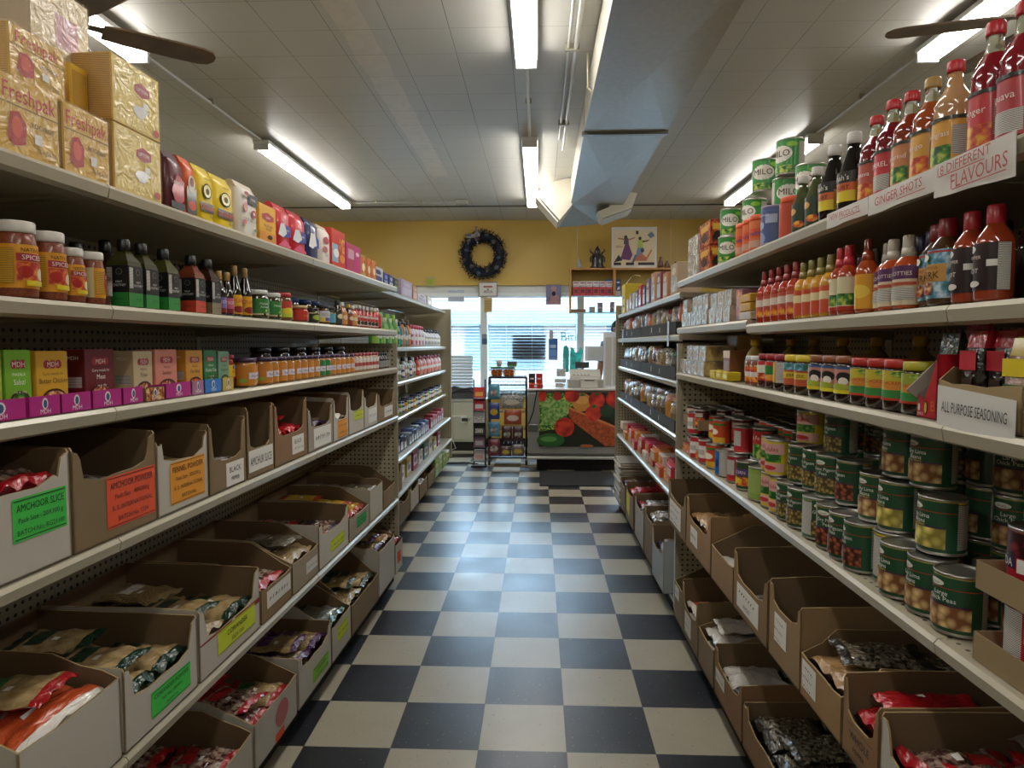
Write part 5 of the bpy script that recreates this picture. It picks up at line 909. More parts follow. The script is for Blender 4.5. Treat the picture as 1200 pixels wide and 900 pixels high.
# lima bean stack
for i, (px, k, tn) in enumerate(((1055, 'lima', .1), (1088, 'lima', -.1), (1124, 'chick', .3))):
    can(k, Yof('R', px, z+.05, .055), 0, .055, 'bottom layer by the kidney tray' if i == 2 else 'front row, bottom layer', tn, .0415, .108)
for i, (px, k, tn) in enumerate(((1033, 'lima', .2), (1052, 'limay', .1), (1104, 'limay', -.1))): can(k, Yof('R', px, z+.15, .085), 1, .085, 'second layer, front row', tn, .0415, .108)
for i, (px, k, tn) in enumerate(((1054, 'lima', .1), (1088, 'lima', .2))): can(k, Yof('R', px+6, z+.26, .11), 2, .11, 'third layer, front row', tn, .0415, .108)
for row in (1, 2, 3):
    for i in range(4):
        for l in range(3):
            y = 1.165+i*.087
            if row == 1 and y > 1.30: continue
            if row == 1 and l > 0: continue
            can('lima' if (i+row) % 2 else 'chick', y, l, .06+row*.088, '%s row, bean stack, %s' % (('second', 'third', 'fourth')[row-1], LAY[l]), .5*(i % 3-1), .0415, .108)
can('pigeon', Yof('R', 978, z+.05, .05), 0, .05, 'front row bottom layer', .75)
for i, (px, tn) in enumerate(((996, .25), (1017, 0))): can('pigeon', Yof('R', px, z+.05, .045), 0, .045, 'front row bottom layer', tn)
can('lima', Yof('R', 1036, z+.05, .06), 0, .06, 'white side panel forward, bottom layer', 1.5)
can('pigeon', Yof('R', 999, z+.16, .095), 1, .095, 'second layer, name facing the aisle', 0)
for i, px in enumerate((977, 957)): can('gungo', Yof('R', px, z+.16, .08), 1, .08, 'second layer front row', .5 if i == 0 else 0)
for i, px in enumerate((943, 929)): can('gungo', Yof('R', px, z+.16, .075), 1, .075, 'second layer front row', 0)
for i, (px, tn) in enumerate(((959, 1.5), (940, .2), (927, .2))): can('gungo', Yof('R', px, z+.05, .05), 0, .05, 'front row bottom layer', tn)
for px, l, k in ((916, 0, 'ypink'), (906, 0, 'ypink'), (917, 1, 'ypink'), (906, 1, 'ypink')): can(k, Yof('R', px, z+.05+.1*l, .05), l, .05, 'front row, '+LAY[l], 0, .035)
can('lgreen', Yof('R', 892, z+.05, .045), 0, .045, 'alone at the front of the shelf', 0)
can('redgreen', Yof('R', 897, z+.16, .10), 1, .10, 'second layer behind the light green can', 0)
for px, l, k, d_ in ((875, 0, 'purplecorn', .05), (864, 0, 'red', .055), (851, 0, 'bluewhite', .05), (872, 1, 'red', .09), (848, 1, 'orange', .08), (838, 1, 'orange', .09), (838, 0, 'orange', .05), (829, 0, 'redwhite', .05), (822, 1, 'redwhite', .06), (823, 0, 'redwhite', .06)):
    can(k, Yof('R', px, z+.05+.1*l, d_), l, d_, 'front row, '+LAY[l], 0, .036 if k != 'bluewhite' else .042, .10)
for row in range(1, 4):
    for i in range(17):
        y = 1.50+i*.0845
        mx = 2 if row == 1 else 3 if y < 2.0 and row > 1 else 2
        for l in range(mx):
            if row == 1 and (l == 1 and y < 2.7): continue
            k = ['gungo', 'pigeon', 'purplecorn', 'orange', 'tomato'][min(4, int((y-1.45)/.32))] if l else 'gungo'
            if l < mx-1 and row > 2: continue
            can(k, y, l, .055+row*.085, '%s row, %s' % (('second', 'third', 'fourth')[row-1], LAY[l]), .25*((i*3+row) % 4), .040, .104)
for px, k in ((951, 'ypink'), (986, 'gungo')): can(k, Yof('R', px, z+.26, .12), 2, .12, 'third layer above the green cans', 0, .040, .104)
# far corner trays of small tomato cans
for j in range(2):
    r = bpy.data.objects.new('t', None); COL.objects.link(r); P_tray(r, .30, .26, .045, '#8a7452' if j else 'gloss:8a6a58', [('r', 0, .1, 1, .9, 'fruit' if j == 0 else 'matte:8a7452')])
    place(r, 'can_tray', 'cardboard tray of small dark red cans in the far corner, '+('lower', 'upper')[j], 'tray', at('R', 3.12, z+.001+j*.132, .15), RZ['R'])
    for a in range(4):
        for b in range(3):
            can('tomato', 3.015+a*.07, 0, .062+b*.078, 'in the %s corner tray' % ('lower', 'upper')[j], 0, .032, .085, z_=z+.004+j*.132)
# kidney bean trays
for j in range(2):
    r = bpy.data.objects.new('t', None); COL.objects.link(r); P_tray(r, .22, .28, .045, 'matte:8f7a58', None)
    yk = Yof('R', 1138, z, .01)-.112
    place(r, 'can_tray', 'cardboard tray of kidney bean cans at the right frame edge, '+('lower', 'upper')[j], 'tray', at('R', yk, z+.001+j*.116, .15), RZ['R'])
    for a in range(2):
        for b in range(3):
            if j == 1 and b == 0 and a == 9: continue
            can('kidlab' if j == 0 and a == 1 else 'kidney', yk-.052+a*.1, 0, .066+b*.09, 'in the %s tray' % ('lower', 'upper')[j], .2, .042, .110, z_=z+.004+j*.116)
# ================= open cartons of spice bags, left side =================
G, O_, Y_, K_ = 'paper:3fc24a', 'paper:e2552f', 'paper:c4d22a', 'paper:dedbd2'
OR = 'paper:e0962a'
WHT, KR, KR2 = '#b9b3a6', '#806b4c', '#736142'
z = HL[3]
shelfbox('L', -75, 88, z, .215, .155, 'post', 'white carton with a bright green amchoor slice sticker', ['red', 'red', 'clear'], out=WHT, sticker=(.52, .42, .96, .92, G, ['AMCHOOR SLICE', 'Pack Size : 20X100 g', 'BATCH No. RG21100']), D=.38, n=3, lvl=.16)
shelfbox('L', 89, 186, z, .215, .135, 'post', 'brown carton with an orange-red amchoor powder sticker', ['green', 'clear'], out=KR, sticker=(.36, .16, .98, .98, O_, ['AMCHOOR POWDER', 'Pack Size : 40X200 g', 'R. S. INTERNATIONAL', 'BATCH No. 1234']), D=.38, lvl=.10, n=2)
shelfbox('L', 187, 246, z, .185, .125, 'post', 'white carton with an orange fennel powder sticker', ['kraft', 'seeds'], out=WHT, sticker=(.22, .14, .92, .98, OR, ['FENNEL POWDER', 'Pack Size : 20X200 g', 'R. S. INTERNATIONAL', 'BATCH No.']), D=.38, lvl=.10, n=2)
shelfbox('L', 247, 290, z, .20, .085, 'post', 'small brown carton with a tilted white handwritten tag', ['seeds', 'clear'], out=KR, sticker=(.42, .06, .92, .86, K_, ['BLACK', 'PEPPER']), D=.36, lvl=.07, n=2)
shelfbox('L', 291, 322, z, .225, .09, 'post', 'brown carton with a long white handwritten strip', ['clear'], out=KR, sticker=(.04, .2, .96, .95, K_, ['AMCHUR SLICE']), D=.38, lvl=.06, n=1)
shelfbox('L', 323, 361, z, .22, .10, 'post', 'brown carton with a white label holding red bags', ['allred', 'red', 'allred'], out='#88684a', sticker=(.5, .2, .88, .85, K_, ['BLACK', 'MUSTARD']), D=.38, lvl=.16, n=3)
shelfbox('L', 362, 391, z, .175, .09, 'post', 'pale carton with a curled white label and purple bags', ['purple', 'dkpurple'], out='#9c9282', sticker=(.2, .1, .9, .95, K_, ['JEERA']), D=.36, lvl=.10, n=2)
shelfbox('L', 391.5, 409, z, .19, .09, 'post', 'white carton with a small orange sticker', ['red', 'orange'], out=WHT, sticker=(.25, .1, .9, .95, OR, ['METHI', '20X100']), D=.36, lvl=.12, n=2)
shelfbox('L', 409.5, 427, z, .20, .105, 'post', 'white carton with a yellow-green sticker high up', None, out=WHT, sticker=(.3, .55, .95, .98, Y_, ['AJWAIN']), D=.36)
shelfbox('L', 427.5, 443, z, .165, .10, 'post', 'white carton with a pale handwritten label', ['clear'], out=WHT, sticker=(.3, .2, .9, .9, K_, ['CLOVES']), D=.36, lvl=.06, n=1)
shelfbox('L', 443.5, 463, z, .16, .08, 'post', 'brown carton with a white label near the shelf end', ['kraft'], out='#886f4c', sticker=(.35, .2, .85, .9, K_, ['ANISE']), D=.36, lvl=.05, n=1)
z = HL[4]
shelfbox('L', 28, 146, z, .235, .175, 'slope', 'white carton at the near end holding orange and green packets', ['greenred', 'orange', 'orange'], out=WHT, D=.44, lvl=.15, n=4)
shelfbox('L', 149, 234, z, .195, .105, 'post', 'white carton with a green coriander powder sticker and red rim', ['green', 'green', 'green'], out=WHT, sticker=(.32, .22, .88, .82, G, ['CORIANDER POWDER', 'Pack Size : 20X400 g', 'BATCH No.']), D=.44, lvl=.18, n=3)
shelfbox('L', 236, 306, z, .20, .10, 'post', 'red-rimmed white carton with a yellow-green coriander sticker', ['green', 'seeds'], out=WHT, sticker=(.26, .3, .9, .95, Y_, ['CORIANDER', 'SEEDS 100G']), D=.44, lvl=.10, n=3, rim=[('r', .55, .84, 1, 1, '#8a1c26'), ('r', 0, .95, .5, 1, '#8a1c26')])
shelfbox('L', 308, 343, z, .20, .105, 'slope', 'brown carton with a long white label and a red bag', ['allred', 'red'], out='#886f4c', sticker=(.15, .35, .95, .9, K_, ['CHILLI WHOLE']), D=.42, lvl=.10, n=2)
shelfbox('L', 344, 374, z, .20, .11, 'slope', 'greyish carton full of grey seed bags', ['grey', 'seeds', 'grey'], out='#9a8c76', D=.42, lvl=.11, n=3, sticker=(.5, .3, .95, .7, 'paper:cfccc2', ['METHI']))
shelfbox('L', 375, 409, z, .185, .125, 'post', 'white carton with a yellow-green sticker and a red printed side', ['dkpurple', 'red'], out=WHT, sticker=(.35, .25, .85, .65, Y_, ['CUMIN SEEDS']), D=.42, lvl=.10, n=2)
shelfbox('L', 410, 433, z, .19, .10, 'slope', 'brown carton with a dark green sticker and yellow packets', ['yellow', 'yellow'], out='#9a8c76', sticker=(.35, .35, .85, .85, 'paper:2f9a48', ['GARAM']), D=.42, lvl=.10, n=3)
shelfbox('L', 434, 449, z, .19, .16, 'slope', 'tall white carton near the end of the middle row', ['grey'], out='#b0ac98', D=.42, lvl=.13, n=1)
shelfbox('L', 450, 463, z, .20, .10, 'slope', 'brown carton with a torn white label at the end of the row', ['silver', 'clear'], out='#886f4c', sticker=(.1, .2, .6, .8, K_, ['']) if False else None, D=.42, lvl=.06, n=2)
z = .106
def low(px0, px1, *a, **k): shelfbox('L', px0, px1, z, *a, d=-.03, **k)
low(190, 298, .20, .13, 'slope', 'white carton cut off at the bottom frame edge', ['red'], out=WHT, D=.44, lvl=.09, n=2)
low(300, 349, .215, .14, 'slope', 'white carton with a big red print holding red spice bags', ['red', 'red', 'greenred'], out=WHT, D=.44, lvl=.11, n=3, rim=[('o', .62, .55, .16, .3, 'gloss:a8242c'), ('r', .45, .0, .66, .2, 'paper:e2552f')])
low(351, 389, .19, .13, 'post', 'white carton with green sticker full of purple-ended bags', ['purple', 'purple', 'purple'], out=WHT, sticker=(.4, .2, .9, .62, 'paper:8ac83a', ['CORIANDER', 'SEEDS']), D=.44, lvl=.14, n=4)
low(390, 412, .235, .14, 'slope', 'white carton with a yellow-green sticker and a silver bag', ['silver', 'silver'], out=WHT, sticker=(.25, .4, .85, .85, Y_, ['FENNEL']), D=.44, lvl=.13, n=2)
low(413, 444, .255, .13, 'slope', 'plain brown carton with a curved cut and green-ended bags', ['green', 'green', 'seeds'], out=KR, D=.44, lvl=.15, n=4)
low(445, 463, .27, .23, 'slope', 'tall plain white carton in the bottom row', ['purple', 'kraft'], out='#b8b4aa', D=.44, lvl=.20, n=3)
low(464, 472, .26, .16, 'slope', 'white carton with an orange sticker holding dark and red bags', ['dkpurple', 'allred', 'red'], out=WHT, sticker=(.2, .3, .7, .7, O_, ['BEANS']), D=.42, lvl=.17, n=4)
low(480, 486, .30, .22, 'post', 'brown carton just past the pegboard divider', ['yellow'], out=KR, D=.40, lvl=.16, n=2) if False else None
def low2(y0, y1, H, fh, st, desc, kinds=None, **k): shelfbox('L2', 0, 0, z, H, fh, st, desc, kinds, yy=(y0, y1), d=k.pop('d', -.07), **k)
low2(4.30, 4.72, .19, .12, 'post', 'brown carton with small yellow packets on the far base shelf', ['yellow', 'yellow'], out=KR, lvl=.12, n=3, D=.36)
low2(4.74, 5.12, .19, .14, 'post', 'brown carton behind the yellow packets on the far base shelf', ['clear'], out=KR2, lvl=.10, n=1, D=.36)
low2(5.16, 5.52, .185, .15, 'post', 'brown carton with a white printed front on the far base shelf', None, out='#b0a898', D=.34)
low2(5.56, 5.95, .19, .13, 'slope', 'brown carton with magazines sticking out on the far base shelf', ['clear'], out=KR, D=.34, lvl=.11, n=1)
low2(6.0, 6.40, .18, .13, 'slope', 'low brown carton near the end of the far base shelf', None, out=KR2, D=.34)
# upper brown carton on the lowest far shelf
shelfbox('L2', 0, 0, HL2[5]+.0, .195, .13, 'post', 'brown carton standing on the lowest far shelf', ['yellow'], yy=(4.35, 4.95), out=KR, D=.34, lvl=.10, n=2, d=-.05)
# ================= open cartons, right side =================
z = HR[4]
def rb(px0, px1, H, fh, st, desc, kinds=None, **k): shelfbox('R', px0, px1, z, H, fh, st, desc, kinds, d=k.pop('d', -.035), **k)
rb(783, 803, .215, .14, 'post', 'tall brown carton with a white printed label, farthest on its shelf', None, out=KR, D=.42, sticker=(.1, .15, .75, .9, K_, ['GRAM FLOUR', 'net', 'x x']))
rb(804, 832, .225, .13, 'post', 'brown carton lined with crumpled brown paper', ['kraft', 'kraft'], out='#947450', D=.42, lvl=.14, n=2, sticker=(.2, .3, .5, .85, K_, ['BESAN']))
rb(833, 858, .20, .12, 'slope', 'brown carton with a strip of tape on its front', ['rice', 'rice'], out='#8f7250', D=.42, lvl=.08, n=2, sticker=(.55, .0, .68, 1, 'paper:b8a88c', ['']) if False else None)
rb(859, 898, .20, .11, 'post', 'brown carton with a large crumpled white label', ['clear'], out='#846a48', D=.42, lvl=.05, n=1, sticker=(.12, .2, .78, .9, K_, ['URAD DAL', 'WHOLE']))
rb(900, 936, .215, .15, 'post', 'plain brown carton with a small white price label', None, out='#8f7654', D=.42, sticker=(.2, .38, .6, .9, K_, ['SESAME', 'code', 'x']))
rb(937, 984, .165, .10, 'cut', 'brown carton with a white label and dark brown bags', ['dark', 'kraft'], out='#96764e', D=.42, lvl=.10, n=3, sticker=(.05, .25, .42, .95, K_, ['TAMARIND', 'BLOCK', 'x']))
rb(986, 1027, .17, .085, 'post', 'brown carton with handwritten pepper lettering and red packets', ['allred', 'allred', 'clear'], out='#8a6a48', D=.42, lvl=.09, n=3, sticker=(.15, .1, .9, .9, 'matte:8a6a48', ['WHOLE', 'PEPPER']))
rb(1029, 1150, .17, .09, 'post', 'white-fronted carton with a green sticker at the lower right corner', ['red', 'grey', 'red'], out='#b4afa4', D=.44, lvl=.11, n=4, sticker=(.3, .1, .6, .6, G, ['CUMIN']))
z = .106
def rl(px0, px1, H, fh, st, desc, kinds=None, **k): shelfbox('R', px0, px1, z, H, fh, st, desc, kinds, d=k.pop('d', -.02), **k)
rl(764, 777, .28, .18, 'post', 'white and blue printed carton in the bottom right row', ['dkpurple', 'clear'], out='#a8b0b4', D=.44, lvl=.22, n=3)
rl(790, 799, .25, .17, 'slope', 'greyish brown carton with a curved cut and a torn label', None, out='#8a7658', D=.44, sticker=(.1, .6, .6, .95, K_, ['x']))
rl(799, 817, .24, .13, 'post', 'brown carton with a raised flap and small white labels', ['orange'], out=KR, D=.44, lvl=.12, n=1, sticker=(.2, .2, .6, .9, K_, ['SALT', 'x', 'x']))
rl(818, 835, .20, .14, 'slope', 'brown carton overflowing with white rice sacks', ['rice', 'rice', 'rice'], out='#8a7658', D=.44, lvl=.17, n=3)
rl(837, 868, .19, .12, 'post', 'brown carton with a cut handle hole and a rice sack', ['rice', 'dark'], out='#8a6844', D=.44, lvl=.10, n=2, sticker=(.05, .5, .4, .9, K_, ['RICE']))
rl(870, 925, .15, .10, 'post', 'low brown carton heaped with bags of dark dried leaves', ['dark', 'dark', 'dark'], out='#8a6a48', D=.44, lvl=.14, n=5)
rl(927, 1000, .14, .09, 'post', 'low brown carton at the bottom frame edge with cloudy bags', ['clear', 'grey'], out='#7a6a54', D=.44, lvl=.09, n=3)
def r2(y0, y1, zz, H, fh, st, desc, kinds=None, **k): shelfbox('R2', 0, 0, zz, H, fh, st, desc, kinds, yy=(y0, y1), d=k.pop('d', -.03), **k)
r2(3.84, 4.20, .106, .30, .25, 'post', 'brown carton with clear crinkled bags on the far base shelf', ['clear', 'clear'], out=KR, lvl=.27, n=4, D=.42)
r2(4.24, 4.62, .106, .28, .22, 'post', 'white carton with clear noodle bags on the far base shelf', ['clear', 'red'], out='#a8a296', lvl=.24, n=3, D=.42)
r2(4.70, 5.10, .106, .27, .21, 'post', 'brown carton with glossy red bags and a yellow flap', ['allred', 'allred'], out=KR, lvl=.22, n=4, D=.42, sticker=(.0, .3, .5, 1, 'paper:c8b83a', ['']) if False else None, rim=[('p', [(.02, .98), (.5, .98), (.45, .2), (.1, .35)], 'paper:c8ba3a')])
r2(5.14, 5.44, .106, .24, .20, 'post', 'small brown carton beside the newspaper pile', ['dkpurple'], out=KR2, lvl=.18, n=2, D=.40)
r2(3.45, 3.78, .40, .20, .15, 'post', 'white carton of orange packets on the low far shelf', ['orangefruit', 'kraft'], out='#c0bcb2', lvl=.15, n=3, D=.38) if False else None
r2(3.48, 3.84, HR2[4]-.20, .20, .15, 'post', 'white printed carton holding orange packets past the divider', ['orangefruit', 'kraft', 'orangefruit'], out='#c0bcb2', lvl=.16, n=3, D=.38) if False else None
# newspaper pile
t = thing('newspaper_pile', 'tall pile of folded newspapers at the far end of the right shelf', 'newspapers', at('R2', 5.68, .0, .14), RZ['R2'])
for k in range(22):
    q = M(); a = random.uniform(-.012, .012); w = .19+random.uniform(-.008, .008)
    q.rbox(-w, w, -.17+a, .15+a, .106+k*.0155, .106+k*.0155+.0145, 'paper:b5ab9a' if k % 3 else 'paper:9a9084', .005); q.build('newspaper', t)
# ================= far shelves =================
def rowof(side, y0, y1, zz, n, protos, d=.05, jit=.006):
    for i in range(n):
        key, fn, args, name, desc, cat = protos[i % len(protos)]
        put(key, fn, args, side, 0, zz, name, desc, cat, d=d+random.uniform(0, jit), yy=y0+(y1-y0)*(i+.5)/n)
def BT(key, shape, R, H, liq, cap, lc, desc): return (key, P_bottle, (shape, R, H, 'gloss:'+liq, 'plast:'+cap, [('r', 0, 0, 1, 1, 'gloss:'+lc), ('o', .5, .6, .3, .2, 'paper:e0e0dc')], (.1, .55), 2.6, .14, 1, None, .5), 'toiletry_bottle', desc, 'bottle')
def JT(key, R, H, lid, c, lc, desc): return (key, P_jar, (R, H, 'plast:'+lid, 'gloss:'+c, [('r', 0, 0, 1, 1, 'gloss:'+lc), ('o', .5, .5, .3, .25, 'paper:e0e0dc')]), 'toiletry_jar', desc, 'jar')
z = HL2[1]
rowof('L2', 4.5, 5.3, z, 8, [BT('fa1', 'sauce', .035, .24, '4a9a34', '8ac83a', '8ab84a', 'tall green bottle on the far upper shelf'), BT('fa2', 'sauce', .033, .21, '8ab04a', 'd0d8c0', '3a8a3a', 'lime bottle on the far upper shelf')])
rowof('L2', 5.3, 5.75, z, 4, [BT('fb1', 'sauce', .033, .20, '2a7a94', '1c2a30', '4a98ac', 'teal bottle on the far upper shelf'), BT('fb2', 'sauce', .032, .22, 'c07a30', '3a2a1c', 'c88a44', 'amber bottle with black cap on the far upper shelf')])
rowof('L2', 5.8, 6.5, z, 8, [BT('fc1', 'sauce', .03, .19, 'c8a8b0', 'c02c48', 'b83a50', 'pink-white bottle with red cap'), BT('fc2', 'sauce', .03, .19, 'd0ccd0', 'b82c40', 'd8d4d8', 'white bottle with red cap')])
rowof('L2', 6.5, 7.5, z, 10, [BT('fd1', 'sauce', .03, .17, 'd0d2d8', '1c1c24', '8a94a8', 'pale bottle with black cap on the far shelf'), BT('fd2', 'sauce', .03, .16, 'c8c8c4', '1c1c1c', 'a8a040', 'white and yellow bottle with black cap')])
z = HL2[2]
rowof('L2', 4.5, 6.0, z, 14, [BT('fe1', 'sauce', .032, .18, 'a8b0b8', '2a3a4a', 'b87a80', 'grey bottle with dark blue cap'), BT('fe2', 'sauce', .03, .17, '8a9a6a', 'd0d0c8', '7a8a5a', 'olive bottle with white cap'), JT('fe3', .035, .12, 'c8c8c8', 'b8b8b0', '3a4a7a', 'squat white jar with a blue label')])
rowof('L2', 6.1, 7.5, z, 12, [BT('ff1', 'sauce', .032, .17, 'b83a34', 'a82430', 'd8503c', 'red bottle on the second far shelf'), BT('ff2', 'sauce', .032, .18, 'c0a898', '8a3a3a', 'd08a70', 'peach bottle with dark red cap')])
z = HL2[3]
rowof('L2', 4.6, 7.5, z, 24, [JT('fg1', .042, .10, '1c2450', 'a8a8b0', '3a3a6a', 'jar with navy lid and blue label'), JT('fg2', .042, .10, '1c1c2c', 'c8a030', 'c8882c', 'jar with black lid and yellow label'), JT('fg3', .04, .11, '2a2a4a', '8ab070', '5a8a4a', 'jar with navy lid and green label')])
z = HL2[4]
for y0, y1, n, cs in ((4.5, 5.4, 7, ('#1c1a3a', '#241a3c')), (5.5, 6.5, 9, ('#8a9aa0', '#5a6a9a', '#2a3a6a')), (6.6, 7.5, 6, ('#8a2434', '#a83a48'))):
    for i in range(n):
        c = cs[i % len(cs)]; w = (y1-y0)/n
        carton('L2', 0, 0, z, .10+.02*(i % 2), .09, c, [('r', .1, .1, .9, .6, 'gloss:b8b4b8'), ('r', .2, .7, .8, .9, 'gloss:'+cs[-1].lstrip('#'))], 'toiletry_box', {'#1c1a3a': 'dark violet box', '#241a3c': 'dark purple box', '#8a9aa0': 'grey-blue box', '#5a6a9a': 'blue box', '#2a3a6a': 'navy box', '#8a2434': 'dark red box', '#a83a48': 'rose red box'}[c]+' on the fourth far shelf', yy=(y0+w*(i+.5), w-.01), side='gloss:'+c.lstrip('#'), d=.0)
put('soapgold', P_bottle, ('sauce', .035, .10, 'gloss:b8a82c', 'plast:c8b83a', [('r', 0, 0, 1, 1, 'gloss:d8c83a')], (.1, .5)), 'L2', 0, z, 'toiletry_bottle', 'yellow bottle at the front of the fourth far shelf', 'bottle', d=-.02, yy=4.9)
z = HL2[5]
for i in range(8):
    c = ('#c8bcb0', '#b8a04a', '#8a2c50', '#c0b8b4', '#4a7a6a')[i % 5]
    carton('L2', 0, 0, z, .12+.03*(i % 3), .10, c, [('r', .1, .2, .9, .7, 'gloss:d0ccc4'), ('o', .5, .45, .3, .15, 'gloss:6a5a7a')], 'household_box', {'#c8bcb0': 'cream box', '#b8a04a': 'mustard box', '#8a2c50': 'plum box', '#c0b8b4': 'pale grey box', '#4a7a6a': 'dull green box'}[c]+' on the lowest far shelf', yy=(5.2+i*.28, .2), d=.0)
for i in range(4): carton('L2', 0, 0, .106, .185-.02*i, .16, '#7a9a3a' if i % 2 == 0 else '#b8b8a0', [('r', .1, .1, .9, .8, 'green_food'), ('r', .2, .5, .8, .7, 'gloss:c8c850')], 'household_box', '%s box standing at the end of the far base shelf' % ('green' if i % 2 == 0 else 'pale green'), yy=(6.6+i*.27, .22), d=-.06)
# right far shelves
z = HR2[0]
carton('R2', 0, 0, z, .235, .14, '#d8c42c', [('r', .05, .1, .9, .9, 'gloss:d0b828'), ('r', .3, .2, .85, .28, '#5a4a1c'), ('r', .3, .5, .85, .56, '#5a4a1c')], 'cereal_box', 'tall yellow box at the far end of the upper shelf', yy=(5.72, .20), side='gloss:c8b020')
t = M(); t.grid(6, 2, lambda u, v: (-.02+.12*u, 0+v*.05, .04*math.sin(u*3)+.06*u), 'paper:e8e6e0'); t.grid(6, 2, lambda u, v: (-.02+.12*u, 0+v*.05, .001+.04*math.sin(u*3)+.06*u), 'paper:e8e6e0')
t = t.build('curled_paper'); t.location = at('R2', 5.68, z+.2375, .05); reg(t, 'curled white strip of paper lying on the tall yellow box', 'paper')
for i, (y, w, H, c, desc) in enumerate(((5.45, .14, .10, '#b89878', 'brown wrapped box'), (5.28, .12, .13, '#a88868', 'tan wrapped box'), (5.12, .12, .12, '#c8ccd8', 'pale blue box'), (4.95, .12, .13, '#3a3a6a', 'navy and white box'), (4.80, .12, .15, '#b81c2c', 'bright red box'), (4.62, .12, .13, '#3a2450', 'dark violet box'), (4.45, .14, .16, '#5a3a68', 'violet patterned box'), (4.25, .14, .18, '#b88a68', 'tall brown printed box'), (4.05, .14, .16, '#7a3a48', 'maroon box'), (3.85, .14, .14, '#b07a58', 'orange-brown box'), (3.6, .18, .16, '#a89078', 'light brown box'))):
    carton('R2', 0, 0, z, H, .12, c, [('r', .1, .1, .9, .6, 'foilbox' if i % 3 == 1 else 'gloss:c8c0bc'), ('o', .5, .75, .3, .12, 'gloss:d8c8b0')], 'food_box', desc+' on the upper shelf by the counter', yy=(y, w), wrap=i in (0, 1, 6), side='gloss:'+c.lstrip('#'))
for i, y in enumerate((5.3, 5.0, 4.45)): carton('R2', 0, 0, z, .09, .12, '#a8886a', [('r', .1, .1, .9, .9, 'foilbox')], 'food_box', 'brown wrapped box, back row, far upper shelf', yy=(y, .2), d=.15, zb=0, wrap=True)
def snack(r, c1, c2, clear):
    b = M(); ph = random.uniform(0, 6)
    def f(u, v, s): 
        a, q = 2*u-1, 2*v-1; e = max(0, 1-abs(a)**3)**.5*max(0, 1-abs(q)**4)**.6
        return (a*.055*(1-.1*(v > .9)), s*.022*e*(1+.15*math.sin(6*q+ph)), v*.15)
    mf = lambda u, v: c1 if v > .82 or v < .06 else c2
    b.grid(8, 10, lambda u, v: f(u, v, -1), c1, True, mf); b.grid(8, 10, lambda u, v: f(u, v, 1), c1, True, mf); b.build('bag_body', r)
SN = [('film:c0401c', 'film:d8703a', 'orange'), ('clearbag', 'clearbag', 'clear'), ('film:a81c2c', 'redbeanbag', 'red and clear'), ('clearbag', 'seeds', 'clear tan'), ('film:b8a83a', 'seeds', 'yellow-topped'), ('film:2a5a34', 'seedsd', 'green-topped'), ('clearbag', 'powder', 'clear beige'), ('film:b8601c', 'film:c88a3c', 'amber')]
def trayrow(zz, kinds, nm, ya=3.5, yb=5.85):
    for s_ in range(2):
        a, b = ya+(yb-ya)*s_/2, ya+(yb-ya)*(s_+1)/2
        r = bpy.data.objects.new('t', None); COL.objects.link(r); P_tray(r, b-a-.01, .24, .065, 'matte:34322e', [('r', .35, .3, .37, .8, 'paper:c8c8c0'), ('r', .6, .25, .62, .7, 'paper:a8a8a0')])
        place(r, 'shelf_bin', 'dark plastic bin of snack bags on the '+nm+(', nearer one' if s_ == 0 else ', farther one'), 'bin', at('R2', (a+b)/2, zz+.001, .006+.12), RZ['R2'], 'dark bins of snack bags')
    n = 15
    for i in range(n):
        for row in range(2):
            k = kinds[(i+row) % len(kinds)]; c1, c2, w = SN[k]; o = make('snack%d' % k, snack, c1, c2, 0)
            place(o, 'snack_bag', w+' snack bag, %s row, %s' % (('front', 'back')[row], nm), 'bag', at('R2', ya+.06+(yb-ya-.1)*i/(n-1)*.985, zz+.006, .068+row*.08), RZ['R2']+random.uniform(.3, .8), None, (1, 1, random.uniform(.9, 1.15)))
            o.rotation_euler.x = 0
trayrow(HR2[1], [0, 1, 2, 3, 1, 6], 'second far shelf'); trayrow(HR2[2], [4, 5, 1, 3, 6, 2], 'third far shelf'); trayrow(HR2[3], [6, 3, 7, 5, 4, 1], 'fourth far shelf')
for i, y in enumerate((5.55, 3.62)):
    r = thing('price_slip', 'hanging white paper slip on the second far shelf bin, '+('farther', 'nearer')[i], 'price slip', at('R2', y, HR2[1], -.01), RZ['R2'])
    q = M(); q.box(-.02, .02, -.0015, 0, -.06, .07, 'paper:d0d8dc'); q.build('paper', r); q = M(); deco(q, planar(.036, .12, -.0018, -.055), [('r', .1, .1, .9, .5, 'lines')]); q.build('print', r)
z = HR2[4]
for i in range(28):
    c = ('#a82434', '#c8582c', '#c8b8a8', '#b83048', '#c87a2c')[i % 5]; lay = i % 2
    carton('R2', 0, 0, z, .06, .11, c, [('r', .1, .1, .9, .8, 'gloss:d8c8b8' if i % 3 == 0 else 'fruit'), ('o', .3, .5, .15, .3, 'gloss:e0b83a')], 'snack_box', {'#a82434': 'red', '#c8582c': 'orange', '#c8b8a8': 'cream', '#b83048': 'crimson', '#c87a2c': 'amber'}[c]+' snack pack on the low far shelf, '+('bottom', 'top')[lay], yy=(3.50+(i//2)*.172, .158), zb=.061*lay, d=.01+.02*(i % 3), side='gloss:'+c.lstrip('#'))
